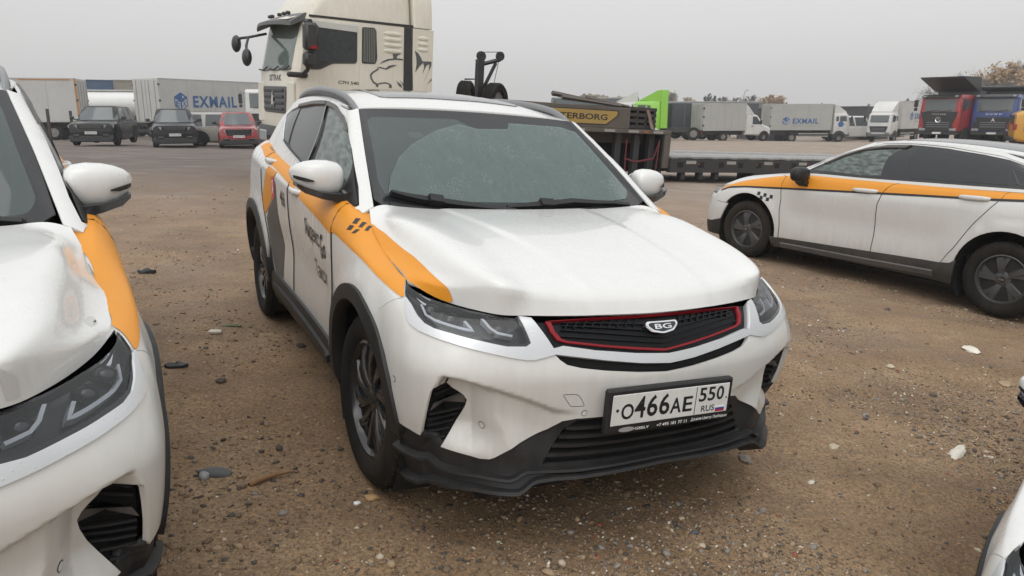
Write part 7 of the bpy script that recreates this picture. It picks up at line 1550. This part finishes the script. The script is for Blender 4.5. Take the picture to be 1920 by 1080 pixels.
rock('rubble_chip', 'pale grey chip resting against the dark rubble lump', -1.265, 2.825, .038, mat('concrete_pale', (.30, .29, .28), .8, bump=.4), 13, (1.2, .6, .5), 'stone')
b = MB(); b.tube([(-.085, -.035, .012), (-.05, -.012, .016), (-.01, .005, .017), (.04, .022, .015), (.09, .034, .012)], [.012, .0125, .011, .008, .004], 8)
o = b.build('curved_root', mat('root_brown', (.23, .125, .055), .7, var=.4, scale=40), None, 60); o.location = (-1.0, 2.85, gz(-1, 2.85)); o.rotation_euler = (0, 0, .35); tag(o, 'curved brown root lying on the dirt between the two crossover taxis', 'stick')
rock('tan_stone', 'smooth tan stone by the front tyre of the plated crossover', -.565, 2.745, .030, mat('stone_ochre', (.40, .25, .115), .7), 5, (1.1, .8, .35), 'stone')
patchsheet('plastic_chip', 'small white plastic chip near the smooth tan stone', -.612, 2.69, [(-.012,-.01),(.006,-.016),(.016,.002),(.004,.014),(-.014,.008)], mat('plastic_white', (.78, .78, .76), .4), 'litter', .004, 2, .006)
BLKSC = mat('scrap_black', (.025, .027, .03), .5)
patchsheet('plastic_scrap', 'black plastic scrap lying right of the left taxi headlight', -1.94, 4.11, [(-.06,-.01),(-.02,-.035),(.05,-.02),(.07,.012),(.01,.03),(-.05,.02)], BLKSC, 'litter', .015, 4, .025)
patchsheet('plastic_scrap', 'curled black scrap further back on the dirt left of the rear wheel', -3.15, 6.33, [(-.07,-.01),(-.02,-.03),(.06,-.02),(.08,.01),(.02,.025),(-.05,.02)], BLKSC, 'litter', .02, 6, .03)
patchsheet('paper_scrap', 'crumpled pale paper scrap on the dirt left of the rear wheel', -1.95, 4.73, [(-.04,-.015),(.0,-.025),(.045,-.015),(.04,.02),(0,.028),(-.035,.02)], mat('paper_pale', (.60, .55, .47), .8), 'litter', .01, 8, .02)
patchsheet('green_wrapper', 'thin green wrapper beside the rear wheel of the plated crossover', -1.91, 4.9, [(-.07,-.006),(.07,-.012),(.075,.004),(-.06,.01)], mat('wrapper_green', (.07, .12, .06), .5), 'litter', .006, 9, .008)
for i, (x, y, s, m, sz, lb) in enumerate([(2.25, 3.5, .072, STONE[7], (1.35, .5, .3), 'long pale stone lying on the gravel right of the front plate'), (3.46, 5.4, .07, STONE[7], (1.2, .8, .3), 'flat pale stone on the gravel near the sedan rear wheel'), (-1.05, 3.13, .022, STONE[1], (1, .8, .7), 'small dark clod between the root and the front wheel'), (1.10, 3.27, .04, STONE[3], (1.2, .7, .3), 'flat grey stone just right of the splitter end'), (1.62, 3.5, .035, STONE[5], (1, .8, .4), 'pale pebble right of the splitter among the gravel'), (-1.6, 3.9, .03, STONE[1], (1, .8, .6), 'dark clod on the dirt near the black plastic scrap'), (-1.35, 4.6, .035, STONE[1], (1, .7, .5), 'dark stone beside the side sill shadow of the plated crossover'), (3.2, 4.6, .05, STONE[2], (1.2, .8, .3), 'tan flat stone on the gravel below the sedan'), (2.6, 4.9, .04, STONE[5], (1, .7, .4), 'pale stone half way between the front plate and the sedan')]):
    rock('loose_stone', lb, x, y, s, m, 20+i, sz)
# ---------------------------------------------------------------- damp air
def haze():
    b = MB(); b.box(-215, 215, -30, 235, -3.2, 14); m = bpy.data.materials.new('damp_air'); m.use_nodes = True; n = m.node_tree.nodes
    n.remove(n['Principled BSDF']); v = n.new('ShaderNodeVolumePrincipled'); v.inputs['Color'].default_value = (.93, .94, .95, 1); v.inputs['Density'].default_value = .0011; v.inputs['Anisotropy'].default_value = .2
    m.node_tree.links.new(v.outputs[0], n['Material Output'].inputs['Volume']); b.build('haze', m, None, kind='stuff')
haze()
